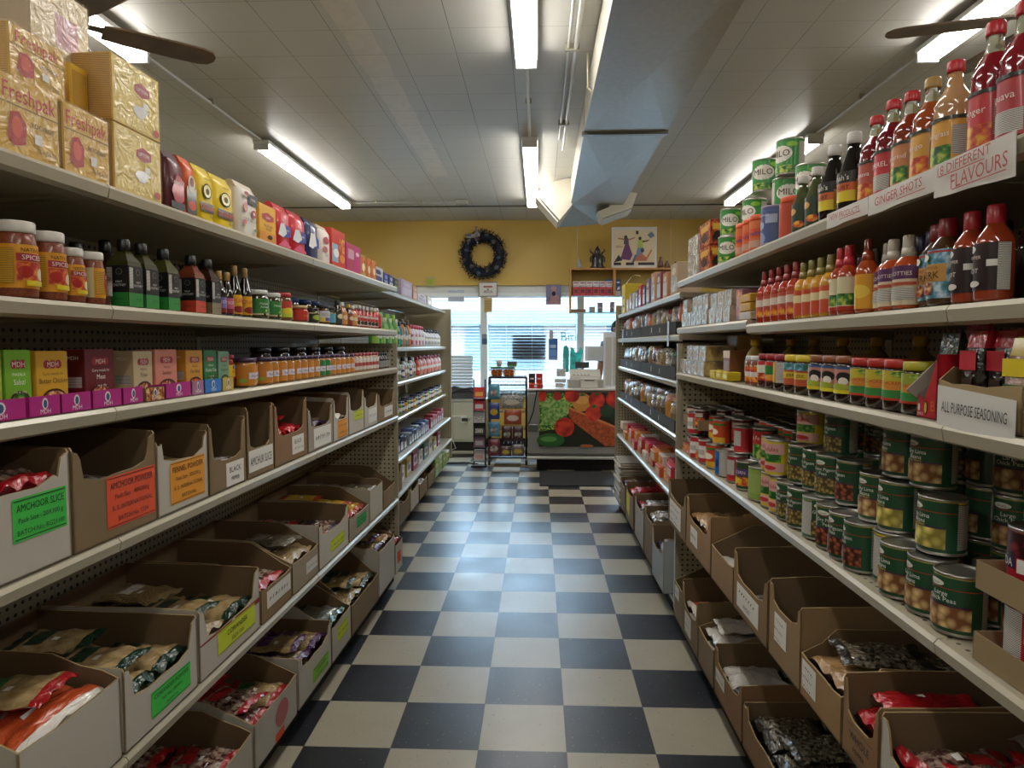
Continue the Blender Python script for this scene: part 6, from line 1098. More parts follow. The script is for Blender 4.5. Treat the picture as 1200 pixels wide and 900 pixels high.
# ================= the window end =================
# checkout: closed produce freezer with a vegetable poster
t = thing('checkout_counter', 'grey checkout counter with a vegetable photo panel on its front', 'counter', (.385, 7.50, 0))
GY = C('plast:8a8a88')
b = M(); pf = [(.06, .14), (.0, .20), (-.0, .86), (.02, .90), (.68, .90), (.68, .14)]
b.prism(pf, -.50, .52, GY, 'x'); b.build('counter_body', t)
b = M(); b.rbox(-.51, .53, -.02, .70, .895, .915, 'plast:c9c7c0', .005); b.build('counter_top', t)
b = M(); b.box(-.40, .50, .10, .64, 0, .14, DARK); b.build('plinth', t)
b = M(); b.rbox(-.51, .53, -.025, .03, .135, .165, 'plast:b8b7b2', .008); b.build('bumper_rail', t)
q = M(); F = planar(.90, .60, -.004, .275, .075)
TM, TD = 'tomato', 'gloss:d8402c'
els = [('r', 0, 0, 1, 1, 'gloss:1c2418'), ('p', [(0, .98), (.42, .98), (.40, .7), (.30, .5), (.2, .32), (0, .28)], 'green_food'), ('p', [(.02, .9), (.36, .86), (.36, .62), (.2, .4), (.03, .4)], ramp_mat('lettuce_print', 'noise', '#4f8a34', '#a9c67a', 28, .4)),
       ('p', [(.36, .72), (1, .32), (1, 0), (.8, .02), (.42, .45), (.36, .58)], ramp_mat('carrot_print', 'noise', '#8a3a1c', '#c0582c', 40, .4)), ('p', [(.36, .74), (1, .34), (1, .30), (.36, .70)], 'gloss:d07a48'),
       ('o', .52, .82, .12, .17, 'gloss:c8863c'), ('o', .52, .86, .08, .08, 'gloss:d8a050'), ('o', .70, .86, .10, .15, TM), ('o', .66, .62, .10, .14, TM), ('o', .40, .94, .09, .12, TM), ('o', .93, .88, .12, .17, TM), ('o', .04, .93, .05, .1, TM), ('o', .22, .93, .05, .08, 'gloss:a82c24'),
       ('o', .31, .36, .12, .18, TM), ('o', .29, .42, .06, .05, TD), ('p', [(.27, .52), (.31, .58), (.36, .53), (.31, .54)], 'gloss:2a6a2c'), ('p', [(.48, .94), (.52, .99), (.57, .95), (.52, .93)], 'gloss:3a6a2c'), ('p', [(.63, .73), (.66, .79), (.71, .74), (.66, .71)], 'gloss:2a6a2c'), ('p', [(.67, .96), (.70, 1), (.74, .97), (.70, .94)], 'gloss:2a6a2c'), ('p', [(.9, .98), (.93, 1), (.97, .98), (.93, .96)], 'gloss:2a6a2c'), ('o', .82, .66, .08, .12, 'gloss:24402a'), ('o', .95, .55, .09, .12, 'gloss:1c3420'),
       ('o', .14, .12, .17, .13, 'gloss:2f6a30'), ('o', .12, .14, .1, .05, 'gloss:5a9a4c'), ('o', .58, .02, .08, .03, 'gloss:b8643c')]
deco(q, F, els, .001); q.build('vegetable_poster', t)
q = M(); q.tube([(-.50, -.004, .50), (-.44, -.006, .66), (-.40, -.006, .90)], .006, DARK); q.build('strap', t)
q = M(); q.rbox(-.50, -.39, -.012, .0, .44, .52, 'plast:5a5a58', .004); q.build('latch_plate', t)
# door mat
o = M().rbox(0.015, .80, 6.69, 7.46, .0, .012, ramp_mat('mat_fibre', 'noise', '#1c1c1e', '#3a3a3c', 250, .95, 0), .004).build('door_mat'); reg(o, 'black fibre mat on the floor before the checkout counter', 'mat')
def simple(name, desc, cat, loc, parts, rz=0):
    r = thing(name, desc, cat, loc, rz)
    for nm, mb in parts: mb.build(nm, r)
    return r
B_ = lambda *a: M().box(*a); R_ = lambda *a: M().rbox(*a)
CZ = .916
# register
p = M(); p.prism([(-.17, .09), (.20, .09), (.20, .19), (-.02, .20), (-.16, .13)], -.17, .17, 'plast:b9b6ac', 'x')
k = M()
for i in range(5):
    for j in range(3): k.rbox(-.14+i*.04, -.11+i*.04, -.15+j*.05, -.12+j*.05, .125+j*.018, .145+j*.018, 'plast:8a8880', .003)
simple('cash_register', 'beige cash register on the checkout counter', 'cash register', (.53, 7.86, CZ), [('drawer', R_(-.20, .20, -.18, .20, 0, .09, 'plast:a09d94', .006)), ('keyboard_housing', p), ('keys', k), ('pole_display', R_(-.10, .06, .10, .14, .21, .28, 'plast:3a3a3c', .004)), ('display_stem', B_(-.03, 0, .11, .13, .18, .215, 'plast:8a8880'))])
simple('receipt_printer', 'small beige receipt printer before the cash register', 'printer', (.56, 7.60, CZ), [('printer_body', R_(-.09, .10, -.02, .05, 0, .11, 'plast:c4c1b6', .006)), ('paper_slot', B_(-.05, .06, -.022, -.019, .08, .09, DARK))])
simple('price_list', 'tall white printed price list standing beside the register', 'sign', (.83, 7.72, CZ), [('sheet', B_(-.10, .085, 0, .004, 0, .62, 'paper:cdd0d8')), ('printed_text', (lambda m_: (deco(m_, planar(.16, .56, -.001, .02), [('r', .02, .0, .45, .97, 'lines'), ('r', .55, .0, .98, .97, 'lines')]), m_)[1])(M())), ('stand', B_(.088, .096, -.01, .02, 0, .78, 'plast:d8d8d4')), ('base', B_(-.09, .09, -.03, .03, 0, .006, 'plast:d8d8d4'))])
simple('notice_sheet', 'square printed notice beside the tall price list', 'sign', (.66, 7.98, 1.21), [('sheet', B_(-.12, .09, 0, .004, 0, .17, 'paper:c8cad4')), ('printed_text', (lambda m_: (deco(m_, planar(.18, .15, -.001, .01), [('r', .02, .0, .98, .97, 'lines')]), m_)[1])(M()))])
for i, (x, c) in enumerate(((-.07, '#1a1414'), (.01, '#b01c1c'))): 
    simple('snack_dispenser', ('black' if i == 0 else 'red')+' snack carton on the left corner of the counter', 'box', (x, 7.62, CZ), [('carton', R_(-.036, .036, -.03, .03, 0, .16, c, .002)), ('front_print', (lambda m_: (deco(m_, planar(.066, .15, -.03, .005), [('r', 0, 0, 1, .35, 'fruit'), ('r', .2, .6, .8, .72, 'paper:d0c0b8')]), m_)[1])(M()))])
simple('snack_tray', 'red snack tray in front of the two upright cartons', 'tray', (-.03, 7.52, CZ), [('tray', R_(-.075, .08, -.0, .025, 0, .045, '#b02020', .003)), ('labels', (lambda m_: (deco(m_, planar(.15, .04, 0, .002), [('r', .4, .2, .6, .9, 'paper:d8d0c8')]), m_)[1])(M()))])
for i, (x, zz, w, h) in enumerate(((.26, .12, .10, .085), (.25, .05, .13, .04), (.24, .0, .09, .045))): simple('counter_note', ['grey printed note standing highest on the counter', 'wide printed note in the middle of the counter', 'small printed card low on the counter'][i], 'note', (x, 7.80-.02*i, CZ+zz+(.0)), [('sheet', B_(-w/2, w/2, 0, .003, 0, h, 'paper:c4c6cc')), ('printed_text', (lambda m_: (deco(m_, planar(w*.9, h*.86, -.0006, h*.06), [('r', 0, 0, 1, 1, 'scribble')]), m_)[1])(M()))])
# plexiglass with notices holder
simple('sneeze_guard', 'clear acrylic guard standing behind the counter notices', 'screen', (.16, 7.9, CZ), [('acrylic_pane', B_(-.16, .16, 0, .004, 0, .34, GL)), ('foot', B_(-.16, .16, -.03, .03, 0, .006, 'plast:d8dcdc'))])
# teal carrier bags on a hanger
b = M(); 
for s_ in (0, 1):
    x0 = -.13+s_*.085; b.prism([(x0, 0), (x0+(.08 if s_ else .07), .0), (x0+(.16 if s_ else .075), .24), (x0+(.13 if s_ else .06), .30), (x0+(.10 if s_ else .05), .24), (x0+.06, .23), (x0+.045, .32 if s_ == 0 else .27), (x0+.01, .30), (x0, .2)], .0+s_*.012, .010+s_*.012, ramp_mat('teal_plastic%d' % s_, 'noise', '#1c8a80', '#3ad0c4' if s_ else '#2a9a90', 14, .3, .6, bump=.6), 'y')
b = b.xf(Matrix.Translation((0, 0, 0))); simple('carrier_bags', 'bunch of teal plastic carrier bags hanging before the window', 'bags', (.42, 8.12, 1.075), [('bag_bundle', b), ('hanger', M().tube([(-.11, .01, .29), (-.11, .01, -.15)], .004, STEEL)), ('hanger_bar', M().tube([(-.13, .015, .28), (.10, .015, .28)], .004, STEEL)), ('foot', B_(-.15, .0, -.03, .05, -.16, -.144, STEEL))])
# candy rack
t = thing('candy_rack', 'black wire rack on castors hung with candy bags beside the counter', 'display rack', (-.352, 7.86, 0))
BK = C('satin:121212'); w2 = .215
f = M()
for x in (-w2, w2): f.tube([(x, .0, .07), (x, .0, 1.02)], .012, BK); f.tube([(x, .22, .07), (x, .22, 1.02)], .008, BK); f.tube([(x, 0, 1.02), (x, .22, 1.02)], .008, BK); f.tube([(x, 0, .09), (x, .22, .09)], .01, BK)
for zz in (.09, 1.02): f.tube([(-w2, 0, zz), (w2, 0, zz)], .012, BK); f.tube([(-w2, .22, zz), (w2, .22, zz)], .01, BK)
f.box(-w2, w2, -.02, .24, .085, .10, BK); f.build('frame', t)
for zz in (.25, .42, .62, .82, .93):
    g = M()
    for k in range(9): x = -w2+.05*k+.015; g.tube([(x, -.03, zz), (x, .18, zz)], .0025, BK, 5); g.tube([(x, -.03, zz), (x, -.03, zz+.045)], .0025, BK, 5)
    for y in (-.03, .05, .18): g.tube([(-w2, y, zz), (w2, y, zz)], .003, BK, 5)
    g.tube([(-w2, -.03, zz+.045), (w2, -.03, zz+.045)], .003, BK, 5); g.build('wire_shelf', t)
for x in (-w2, w2):
    for y in (.0, .22):
        c = M(); c.lathe([(.03, -.012), (.032, -.008), (.032, .008), (.03, .012)], 'plast:2a2a2a', 12); c.xf(Matrix.Translation((x, y, .032)) @ Matrix.Rotation(PI/2, 4, 'Y')); c.box(x-.018, x+.018, y-.01, y+.01, .03, .08, STEEL); c.build('castor', t)
CB = [(-.155, .76, .13, .17, 'film:4a94ac', 'clear blue'), (-.155, .53, .13, .19, 'film:2a3f8a', 'dark blue and yellow'), (-.155, .33, .13, .17, 'film:4a90b4', 'sky blue'), (-.155, .10, .14, .20, 'film:7a3440', 'maroon and white'),
      (-.005, .28, .12, .17, 'film:4a2430', 'dark maroon'), (.12, .28, .12, .17, 'film:55303c', 'dark plum'), (-.02, .10, .13, .12, 'film:6a5a5a', 'grey and yellow'), (.12, .10, .14, .14, 'film:8a8080', 'silver and yellow'), (.06, .47, .20, .17, 'film:b8502c', 'orange and white'), (.05, .66, .26, .15, 'scribble', 'brown and white')]
for i, (x, zz, w, h, c, nm) in enumerate(CB):
    r = thing('candy_bag', nm+' candy bag hanging on the black wire rack', 'candy bag', (-.352+x, 7.86-.06, zz+.012))
    b = M(); fn = lambda u, v, s: ((u-.5)*w, s*.022*max(0, 1-abs(2*u-1)**3)**.5*max(0, 1-abs(2*v-1)**4)**.5, v*h)
    b.grid(8, 8, lambda u, v: fn(u, v, -1), c, True); b.grid(8, 8, lambda u, v: fn(u, v, 1), c, True); b.build('bag_body', r)
    q = M(); deco(q, planar(w*.8, h*.5, -.0235, h*.2), [('o', .5, .5, .42, .4, 'clearbag' if i in (0, 2, 3, 4, 5) else 'gloss:c8b040' if i in (1, 6, 7) else 'gloss:d8c8b8')]); q.build('printed_patch', r)
for i, (x, c) in enumerate(((-.12, 'gloss:3a6a34'), (.02, 'gloss:4a6a3c'))):
    r = thing('wire_basket', 'green-trimmed wire basket of sweets on top of the candy rack, '+('left', 'right')[i], 'basket', (-.352+x-.01, 7.93, 1.032))
    g = M()
    for y in (-.06, .08):
        for zz in (0, .05, .09): g.tube([(-.07, y, zz), (.07, y, zz)], .003, BK, 5)
        for k in range(5): g.tube([(-.07+k*.035, y, 0), (-.07+k*.035, y, .09)], .002, BK, 5)
    for s_ in (-.07, .07):
        for zz in (0, .05, .09): g.tube([(s_, -.06, zz), (s_, .08, zz)], .003, BK, 5)
    g.box(-.07, .07, -.06, .08, -.002, .001, BK); g.build('basket_frame', r)
    g = M(); g.rbox(-.06, .06, -.05, .07, .003, .08, 'fruit', .01); g.build('sweets', r); g = M(); g.rbox(-.07, .07, -.062, .082, .088, .11, c, .004); g.build('trim', r)
simple('paper_cup', 'pale printed paper cup on the candy rack baskets', 'cup', (-.455, 7.93, 1.144), [('cup_body', M().lathe([(.026, 0), (.036, .07), (.034, .071)], 'paper:cbbcc0', 16)), ('rim', M().lathe([(.037, .068), (.038, .073)], 'paper:e0dcdc', 16))])
simple('snack_box', 'small brown box standing on the right rack basket', 'box', (-.305, 7.94, 1.144), [('carton', R_(-.055, .055, -.03, .03, 0, .06, '#4a4434', .002)), ('front_print', (lambda m_: (deco(m_, planar(.1, .055, -.03, .002), [('r', 0, 0, 1, .3, 'gloss:4a8a3a')]), m_)[1])(M()))])
# leaflet stand left of the rack
t = thing('leaflet_stand', 'narrow black stand of magazines and leaflets left of the candy rack', 'display rack', (-.675, 7.75, 0))
f = M()
for x in (-.065, .065): f.tube([(x, .06, 0.0), (x, .06, 1.0)], .008, BK)
f.box(-.09, .09, -.04, .1, 0, .012, BK)
for zz in (.06, .22, .36, .5, .64, .78): f.box(-.07, .07, -.03, .065, zz, zz+.006, BK)
f.build('frame', t)
for i, (zz, c1, c2) in enumerate(((.79, 'gloss:c0302c', 'gloss:d8a03a'), (.65, 'gloss:b01c24', 'paper:c8c8c8'), (.51, 'paper:b0b0b4', 'scribble'), (.37, 'paper:3a3a3c', 'scribble'), (.23, 'gloss:7a5a70', 'paper:a8a8b0'), (.07, 'paper:c8c4c4', 'linesr'))):
    r = thing('magazine_stack', ['red and orange packet', 'red and white leaflet pile', 'pale magazine pile', 'dark magazine pile', 'mauve magazine pile', 'white leaflet pile at the bottom'][i]+' in the narrow leaflet stand', 'magazines', (-.675, 7.742, zz))
    g = M(); g.prism([(-.02, 0), (.04, 0), (.055, .125), (.03, .125)], -.06, .06, c1, 'x'); g.build('covers', r); g = M(); F = lambda u, v, o: (-.055+.11*u, -.02+.05*v-o-.0005, .005+v*.11); F.W, F.H, F.curved = .11, .11, False
    deco(g, F, [('r', .1, .15, .9, .7, c2)], .001); g.build('cover_print', r)
# cabinet, bag and roller stack at left
simple('low_cabinet', 'low cream cabinet under the window left of the leaflet stand', 'cabinet', (-1.12, 8.95, 0), [('cabinet_body', R_(-.42, .42, -.05, .33, .12, .66, 'plast:b3ad98', .004)), ('worktop', R_(-.44, .44, -.07, .34, .66, .69, 'plast:c4c0b4', .004)), ('plinth', B_(-.42, .42, -.03, .33, 0, .12, DARK)), ('door', R_(-.40, -.01, -.058, -.05, .15, .63, 'plast:b8b29c', .003)), ('door', R_(.01, .40, -.058, -.05, .15, .63, 'plast:b8b29c', .003))])
simple('wall_socket', 'white socket with a black plug on the cream cabinet', 'socket', (-.98, 8.885, .42), [('plate', R_(-.04, .04, -.008, .005, -.05, .05, 'plast:d0ccc0', .003)), ('plug', R_(-.02, .06, -.05, -.008, -.02, .02, 'plast:1a1a1a', .006)), ('lead', M().tube([(-.03, -.01, .04), (-.16, -.01, .04), (-.17, -.01, -.2), (-.1, -.02, -.38), (-.2, -.03, -.415)], .005, 'plast:d8d4c8'))])
p = M(); p.grid(14, 8, lambda u, v: ((u-.5)*.44, (v-.5)*.24, .16*max(0, (1-abs(2*u-1)**4))**.5*max(.0, 1-abs(2*v-1)**5)**.5*(1+.08*math.sin(9*u)+.1*math.sin(5*u+2))), ramp_mat('black_nylon', 'noise', '#0c0c0e', '#1e1e22', 30, .5, .2, bump=.6))
p.box(-.2, .2, -.10, .10, 0, .004, DARK)
simple('black_bag', 'black holdall lying on the low cream cabinet', 'bag', (-1.0, 8.99, .69), [('bag_body', p), ('strap', M().tube([(-.15, -.11, .06), (-.05, -.13, .12), (.08, -.12, .13), (.16, -.11, .07)], .008, DARK))])
p = M()
for k in range(13): p.rbox(-.16, .14, -.04, .02, .02+k*.042, .02+k*.042+.038, 'plast:c9d0d4', .008)
simple('blind_stack', 'white slatted panel leaning before the left window pane', 'panel', (-1.02, 9.20, .69), [('slat_panel', p), ('foot', B_(-.16, .14, -.05, .03, 0, .022, 'plast:c0c8cc'))])
simple('cable', 'black cable lying on the floor by the cabinet', 'cable', (0, 0, 0), [('lead', M().tube([(-1.35, 8.0, .008), (-1.1, 7.9, .008), (-.85, 7.96, .008), (-.7, 7.88, .008)], .007, DARK)), ('plug_end', R_(-1.37, -1.33, 7.98, 8.02, .001, .016, 'plast:1a1a1a', .004))])
# things in and on the window
simple('window_sign', 'dark rectangular sign outside the glass seen through the blind', 'sign', (-.13, 9.42, 1.20), [('panel', R_(-.22, .22, -.01, .01, 0, .33, 'plast:1c1a28', .003)), ('frame', B_(-.23, .23, .01, .02, -.01, .34, 'plast:2a2a30'))])
simple('window_poster', 'narrow blue poster beside the dark window sign', 'poster', (.20, 9.313, 1.19), [('sheet', B_(-.06, .06, -.001, 0, 0, .29, 'paper:3f6aa8')), ('header', B_(-.05, -.0, -.002, -.001, .28, .40, 'paper:b0aab8')), ('printed_text', (lambda m_: (deco(m_, planar(.1, .22, -.002, .03), [('r', 0, .1, 1, .5, 'gloss:6a90c4'), ('r', .1, .6, .9, .8, 'paper:b8c8dc')]), m_)[1])(M()))])
simple('window_lettering', 'pale blue script lettering on the inside of the glass', 'lettering', (.47, 9.385, 1.44), [('letters', (lambda m_: (deco(m_, planar(.4, .14, 0, 0), [('t', 'Bites', .5, .5, .9, 'gloss:58b8cc', .8)]), m_)[1])(M()))])
simple('framed_certificate', 'small framed certificate above the left window mullion', 'picture', (-.68, 9.24, 2.04), [('frame', R_(-.13, .13, -.01, .01, 0, .20, 'plast:8a8480', .003)), ('sheet', B_(-.115, .115, -.012, -.010, .015, .185, 'paper:d2d0ca')), ('print', (lambda m_: (deco(m_, planar(.12, .10, -.012, .05), [('r', 0, .75, 1, .95, 'paper:a04840'), ('o', .5, .5, .1, .1, '#2a2a2a'), ('r', 0, 0, 1, .35, 'scribble')]), m_)[1])(M()))])
simple('yellow_leaflet', 'yellow printed leaflet taped below the framed certificate', 'leaflet', (-.68, 9.25, 1.835), [('sheet', B_(-.05, .055, -.002, 0, 0, .2, 'paper:c8b070')), ('print', (lambda m_: (deco(m_, planar(.09, .18, -.002, .01), [('r', 0, .1*k, 1, .1*k+.04, '#8a6a3a') for k in range(1, 9)]), m_)[1])(M()))])
simple('mullion_sticker', 'small blue and grey sticker on the left window mullion', 'sticker', (-.73, 9.265, 1.40), [('upper_half', B_(-.035, .035, -.002, 0, .08, .14, 'paper:8a8c94')), ('lower_half', B_(-.035, .035, -.002, 0, 0, .08, 'paper:4a6080'))])
simple('window_paper', 'white translucent sheet taped in the left window', 'paper', (-1.12, 9.313, 1.98), [('sheet', B_(-.11, .11, -.001, 0, 0, .16, 'paper:b8c4d8')), ('tape', B_(-.02, .02, -.002, -.001, .15, .18, 'paper:d8dce0'))])
simple('wall_notice', 'small yellow-green notice on the wall beside the left window', 'notice', (-1.47, 9.285, 2.19), [('sheet', B_(-.06, .06, -.004, 0, 0, .13, 'paper:b8b474')), ('print', B_(-.04, .04, -.006, -.004, .03, .09, 'paper:a8b82c'))])
p = M(); deco(p, planar(.195, .26, -.012, 0), [('r', 0, 0, 1, 1, 'paper:8a88ac'), ('p', [(.1, 0), (.2, .4), (.42, .5), (.62, .52), (.9, .42), (.98, 0)], 'paper:b88a90'), ('o', .52, .70, .15, .17, 'paper:c09080'), ('o', .52, .83, .19, .11, 'paper:c8a098'), ('o', .52, .56, .13, .12, 'paper:3a2a44'), ('p', [(.1, .3), (.3, .45), (.26, .2), (.12, .1)], 'paper:8a7090')])
simple('portrait_print', 'lilac portrait print of a bearded person in a turban', 'picture', (.20, 9.245, 1.935), [('backing', B_(-.1, .1, -.011, 0, 0, .265, 'plast:5a5870')), ('printed_image', p)])
# wreath
t = thing('wreath', 'dark blue pine wreath with cones and a plaid bow on the yellow wall', 'wreath', (-.745, 9.24, 2.60))
g = M(); rnd = random.Random(3); ND = [C('matte:1a2430'), C('matte:26323c'), C('matte:1a1f2c')]
for k in range(1700):
    a = rnd.uniform(0, 2*PI); rr = .232+rnd.uniform(-.085, .085); x, y, zz = rr*math.cos(a), rnd.uniform(-.06, .02), rr*1.03*math.sin(a)
    d = Vector((math.cos(a)*rnd.uniform(-.4, 1)+rnd.uniform(-.7, .7), rnd.uniform(-.9, .2), math.sin(a)*rnd.uniform(-.4, 1)+rnd.uniform(-.7, .7))).normalized()*rnd.uniform(.035, .065)
    s_ = d.orthogonal().normalized()*.006; p0 = Vector((x, y, zz)); g.add([p0-s_, p0+s_, p0+d], [(0, 1, 2)], ND[k % 3]); s2 = d.cross(s_).normalized()*.006; g.add([p0-s2, p0+s2, p0+d], [(0, 1, 2)], ND[k % 3])
g.build('pine_needles', t, False)
ring = M(); n = 28; ring.tube([(.235*math.cos(2*PI*k/n), -.01, .242*math.sin(2*PI*k/n)) for k in range(n+1)], .055, ND[0], 8); ring.build('wreath_ring', t)
for k in range(12):
    a = k*2*PI/12+.3; c = M(); cx, cz = (.235+.02*(-1)**k)*math.cos(a), (.24+.02*(-1)**k)*math.sin(a); col = ['matte:5c4f4a', 'matte:6a6a72', 'gloss:3a4a68'][k % 3]
    if k % 3 == 2: c.lathe([(.004, 0), (.02, .006), (.03, .025), (.02, .045), (.004, .05)], col, 12)
    else:
        for j in range(5): rj = (.026, .032, .028, .02, .01)[j]; c.lathe([(rj*.5, .01*j), (rj, .01*j+.004), (rj*.6, .01*j+.011)], col, 9, cap=True)
    c.xf(Matrix.Translation((cx, -.065, cz)) @ Matrix.Rotation(PI/2, 4, 'X')); c.build('bauble' if k % 3 == 2 else 'pine_cone', t)
PL = ramp_mat('plaid_ribbon', 'noise', '#3a4460', '#b0a8a8', 60, .6, .1)
c = M()
for s_ in (-1, 1):
    c.prism([(-.14, .24), (-.14+s_*.10, .26+.05*(s_ < 0)), (-.14+s_*.115, .20), (-.14+s_*.03, .225)], -.10, -.085, PL, 'y') if False else c.grid(8, 3, lambda u, v, s_=s_: (-.13+s_*(.10*math.sin(u*PI*.85)), -.085-.03*math.cos(u*PI), .235+.06*u*(1 if s_ > 0 else .2)+(v-.5)*.05), PL)
    c.grid(5, 2, lambda u, v, s_=s_: (-.13+s_*(.02+.05*u), -.08+.0*u, .23-.10*u+(v-.5)*.03), PL)
c.rbox(-.15, -.11, -.105, -.075, .215, .255, PL, .006); c.grid(4, 2, lambda u, v: (-.10+.03*v, -.07, .25+.12*u-.0*v), PL); c.build('plaid_bow', t, False)
# hutch shelf above the counter
WD = C('print:a8763c'); t = thing('display_shelf', 'wooden framed display shelf hanging over the counter', 'shelf', (0, 0, 0))
f = M(); Y0, Y1 = 8.55, 8.75; X0, X1 = .385, 1.75; ZT, ZB2 = 2.345, 1.79
f.box(X0, X1, Y0, Y1, ZT-.022, ZT, WD); f.box(X0, X0+.022, Y0, Y1, ZB2, ZT-.022, WD); f.box(X1-.022, X1, Y0, Y1, ZB2, ZT-.022, WD); f.box(.925, .955, Y0, Y1, 2.0, ZT-.022, WD); f.build('wooden_frame', t)
f = M(); f.box(X0+.022, X1-.022, Y0+.005, Y1, 1.998, 2.008, 'plast:8a8a90'); f.build('middle_shelf', t); f = M(); f.box(X0+.022, X1-.022, Y0, Y1, ZB2, ZB2+.010, 'plast:a8b0b8'); f.build('bottom_shelf', t)
f = M(); f.box(X0+.022, X1-.022, Y1, Y1+.006, 2.008, ZT-.022, 'matte:a88f4c'); f.build('back_board', t)
for s_ in (X0+.1, X1-.1): M().tube([(s_, 8.72, ZT), (s_, 8.72, HC)], .003, STEEL).build('hanging_wire', t)
for i in range(6):
    x = .425+i*.083
    for k in range(2):
        r = thing('cigarette_carton', ('white and red' if k else 'red')+' packet on the hanging shelf, %s layer' % ('lower', 'upper')[k], 'packet', (x+.04, 8.62, 2.009+k*.106))
        P_carton(r, .078, .05, .104 if k == 0 else .07, '#b83a44' if k == 0 else '#c8c4c8', [('r', .2, .3, .8, .75, 'gloss:5a2c34')] if k == 0 else [('r', .1, .6, .9, .8, 'gloss:8a3a44'), ('p', [(0, .2), (1, .35), (1, .3), (0, .1)], '#2a2a2c')])
for i, (x, c) in enumerate(((.875, '#2a4a8a'), (.99, '#2a3a6a'))): simple('small_sign', 'small blue pictogram sign on the hanging shelf, '+('left', 'right')[i]+' of its post', 'sign', (x, 8.60, 2.009), [('card', R_(-.035, .035, 0, .01, 0, .20, c, .002)), ('pictogram', (lambda m_: (deco(m_, planar(.06, .19, 0, 0), [('p', [(.2, .35), (.5, .6), (.6, .5), (.8, .62), (.85, .4), (.5, .38)], 'paper:d0d4dc'), ('r', .2, .8, .8, .9, 'paper:d0d4dc'), ('r', 0, 0, 1, .3, 'paper:b0acb0')]), m_)[1])(M()))])
for i, (x, w, h, c) in enumerate(((.50, .18, .04, '#7a5c3c'), (.67, .07, .07, '#8a8a88'), (.77, .06, .12, '#6a6470'), (.92, .05, .13, '#6a6478'))): simple('shelf_trinket', ['flat brown boxes', 'small grey pot', 'dark upright box', 'narrow dark box'][i]+' on the glass bottom of the hanging shelf', 'ornament', (x, 8.63, ZB2+.011), [('body', R_(-w/2, w/2, -.03, .03, 0, h, c, .006)), ('band', R_(-w/2-.001, w/2+.001, -.031, .031, h*.4, h*.55, 'gloss:a8a4a0', .003))])
# things on the hanging shelf
t = thing('framed_artwork', 'framed colourful print of two dancing figures standing on the shelf', 'picture', (1.19, 8.66, ZT+.001))
W, H = .56, .515
M().rbox(-W/2, W/2, -.01, .015, 0, H, mat('#bcb8b4', 'plast'), .004).build('frame', t); M().box(-W/2, W/2, .015, .02, 0, H+.004, mat('#2a2622', 'plast')).build('backing', t)
q = M(); deco(q, planar(W*.90, H*.84, -.01, H*.08), [('r', 0, 0, 1, 1, 'paper:c9b898'), ('r', 0, 0, 1, .08, '#1c1a18'), ('r', .18, .0, .3, .08, 'paper:c9b898'), ('r', .5, .0, .6, .08, 'paper:c9b898'), ('p', [(.0, .08), (.22, .14), (.12, .3)], '#23201e'),
  ('p', [(.16, .18), (.28, .62), (.36, .62), (.46, .3), (.40, .14)], 'gloss:5c2c5c'), ('o', .29, .80, .04, .055, '#3a302c'), ('p', [(.24, .60), (.25, .78), (.35, .78), (.37, .60)], '#4a4048'), ('p', [(.10, .78), (.27, .76), (.27, .72), (.10, .75)], '#8a5a50'), ('p', [(.34, .74), (.52, .80), (.52, .77), (.34, .70)], '#8a5a50'),
  ('o', .64, .76, .04, .055, '#2a2420'), ('p', [(.58, .5), (.6, .72), (.70, .72), (.72, .48)], 'gloss:9ab04a'), ('p', [(.54, .2), (.58, .5), (.74, .5), (.68, .2)], 'gloss:5a78a0'), ('p', [(.70, .70), (.86, .72), (.86, .69), (.70, .64)], '#5a3a30'), ('o', .70, .42, .045, .06, '#3a2820'),
  ('p', [(.50, .12), (.66, .36), (.80, .22), (.92, .46), (.94, .42), (.80, .12)], 'gloss:a85838'), ('p', [(.82, .86), (.92, .96), (1.0, .84), (.9, .76)], 'gloss:4a5a78'), ('r', .54, .88, .6, .98, '#2a2418'), ('r', .05, .5, .2, .56, 'paper:b09878'), ('p', [(.44, .08), (.52, .3), (.58, .3), (.5, .08)], 'gloss:4a5a80')])
q.build('printed_image', t)
def figurine(desc, x, prof, col, extra=(), y=8.66):
    r = thing('figurine', desc, 'figurine', (x, y, ZT+.001)); b = M(); b.lathe(prof, col, 10, sy=.7); b.build('figure', r)
    for nm, e in extra: e.build(nm, r)
    return r
figurine('small grey figurine at the left end of the hanging shelf', .51, [(.035, 0), (.04, .03), (.03, .06), (.02, .08), (.024, .10), (.006, .125)], 'gloss:8a8680', [('base', R_(-.045, .045, -.03, .03, 0, .012, 'gloss:6a6660', .003))])
aa = M()
for s_ in (-1, 1):
    aa.tube([(s_*.05, 0, .17), (s_*.085, -.02, .13), (s_*.09, -.03, .08)], [.014, .012, .01], 'gloss:1c1618', 8); aa.tube([(s_*.045, .01, .18), (s_*.09, .01, .22), (s_*.085, .01, .25)], [.012, .01, .006], 'gloss:1c1618', 8)
figurine('dark carved deity figurine beside the framed print', .735, [(.085, 0), (.09, .02), (.07, .05), (.075, .10), (.06, .16), (.035, .19), (.04, .215), (.03, .24), (.012, .27), (.004, .285)], 'gloss:1c1618', [('arms', aa), ('base', R_(-.10, .10, -.06, .06, 0, .02, 'gloss:15100f', .004))])
for i, (x, h) in enumerate(((1.52, .15), (1.60, .10), (1.71, .09))):
    figurine(['reddish-brown carved figurine right of the framed print', 'low brown seated figurine on the shelf', 'brown reclining figurine at the shelf end'][i], x, [(.04, 0), (.035, h*.3), (.028, h*.6), (.015, h*.75), (.02, h*.88), (.005, h)], 'gloss:5a3a2a', [('base', R_(-.045, .045, -.03, .03, 0, .01, 'gloss:3a261c', .003))])
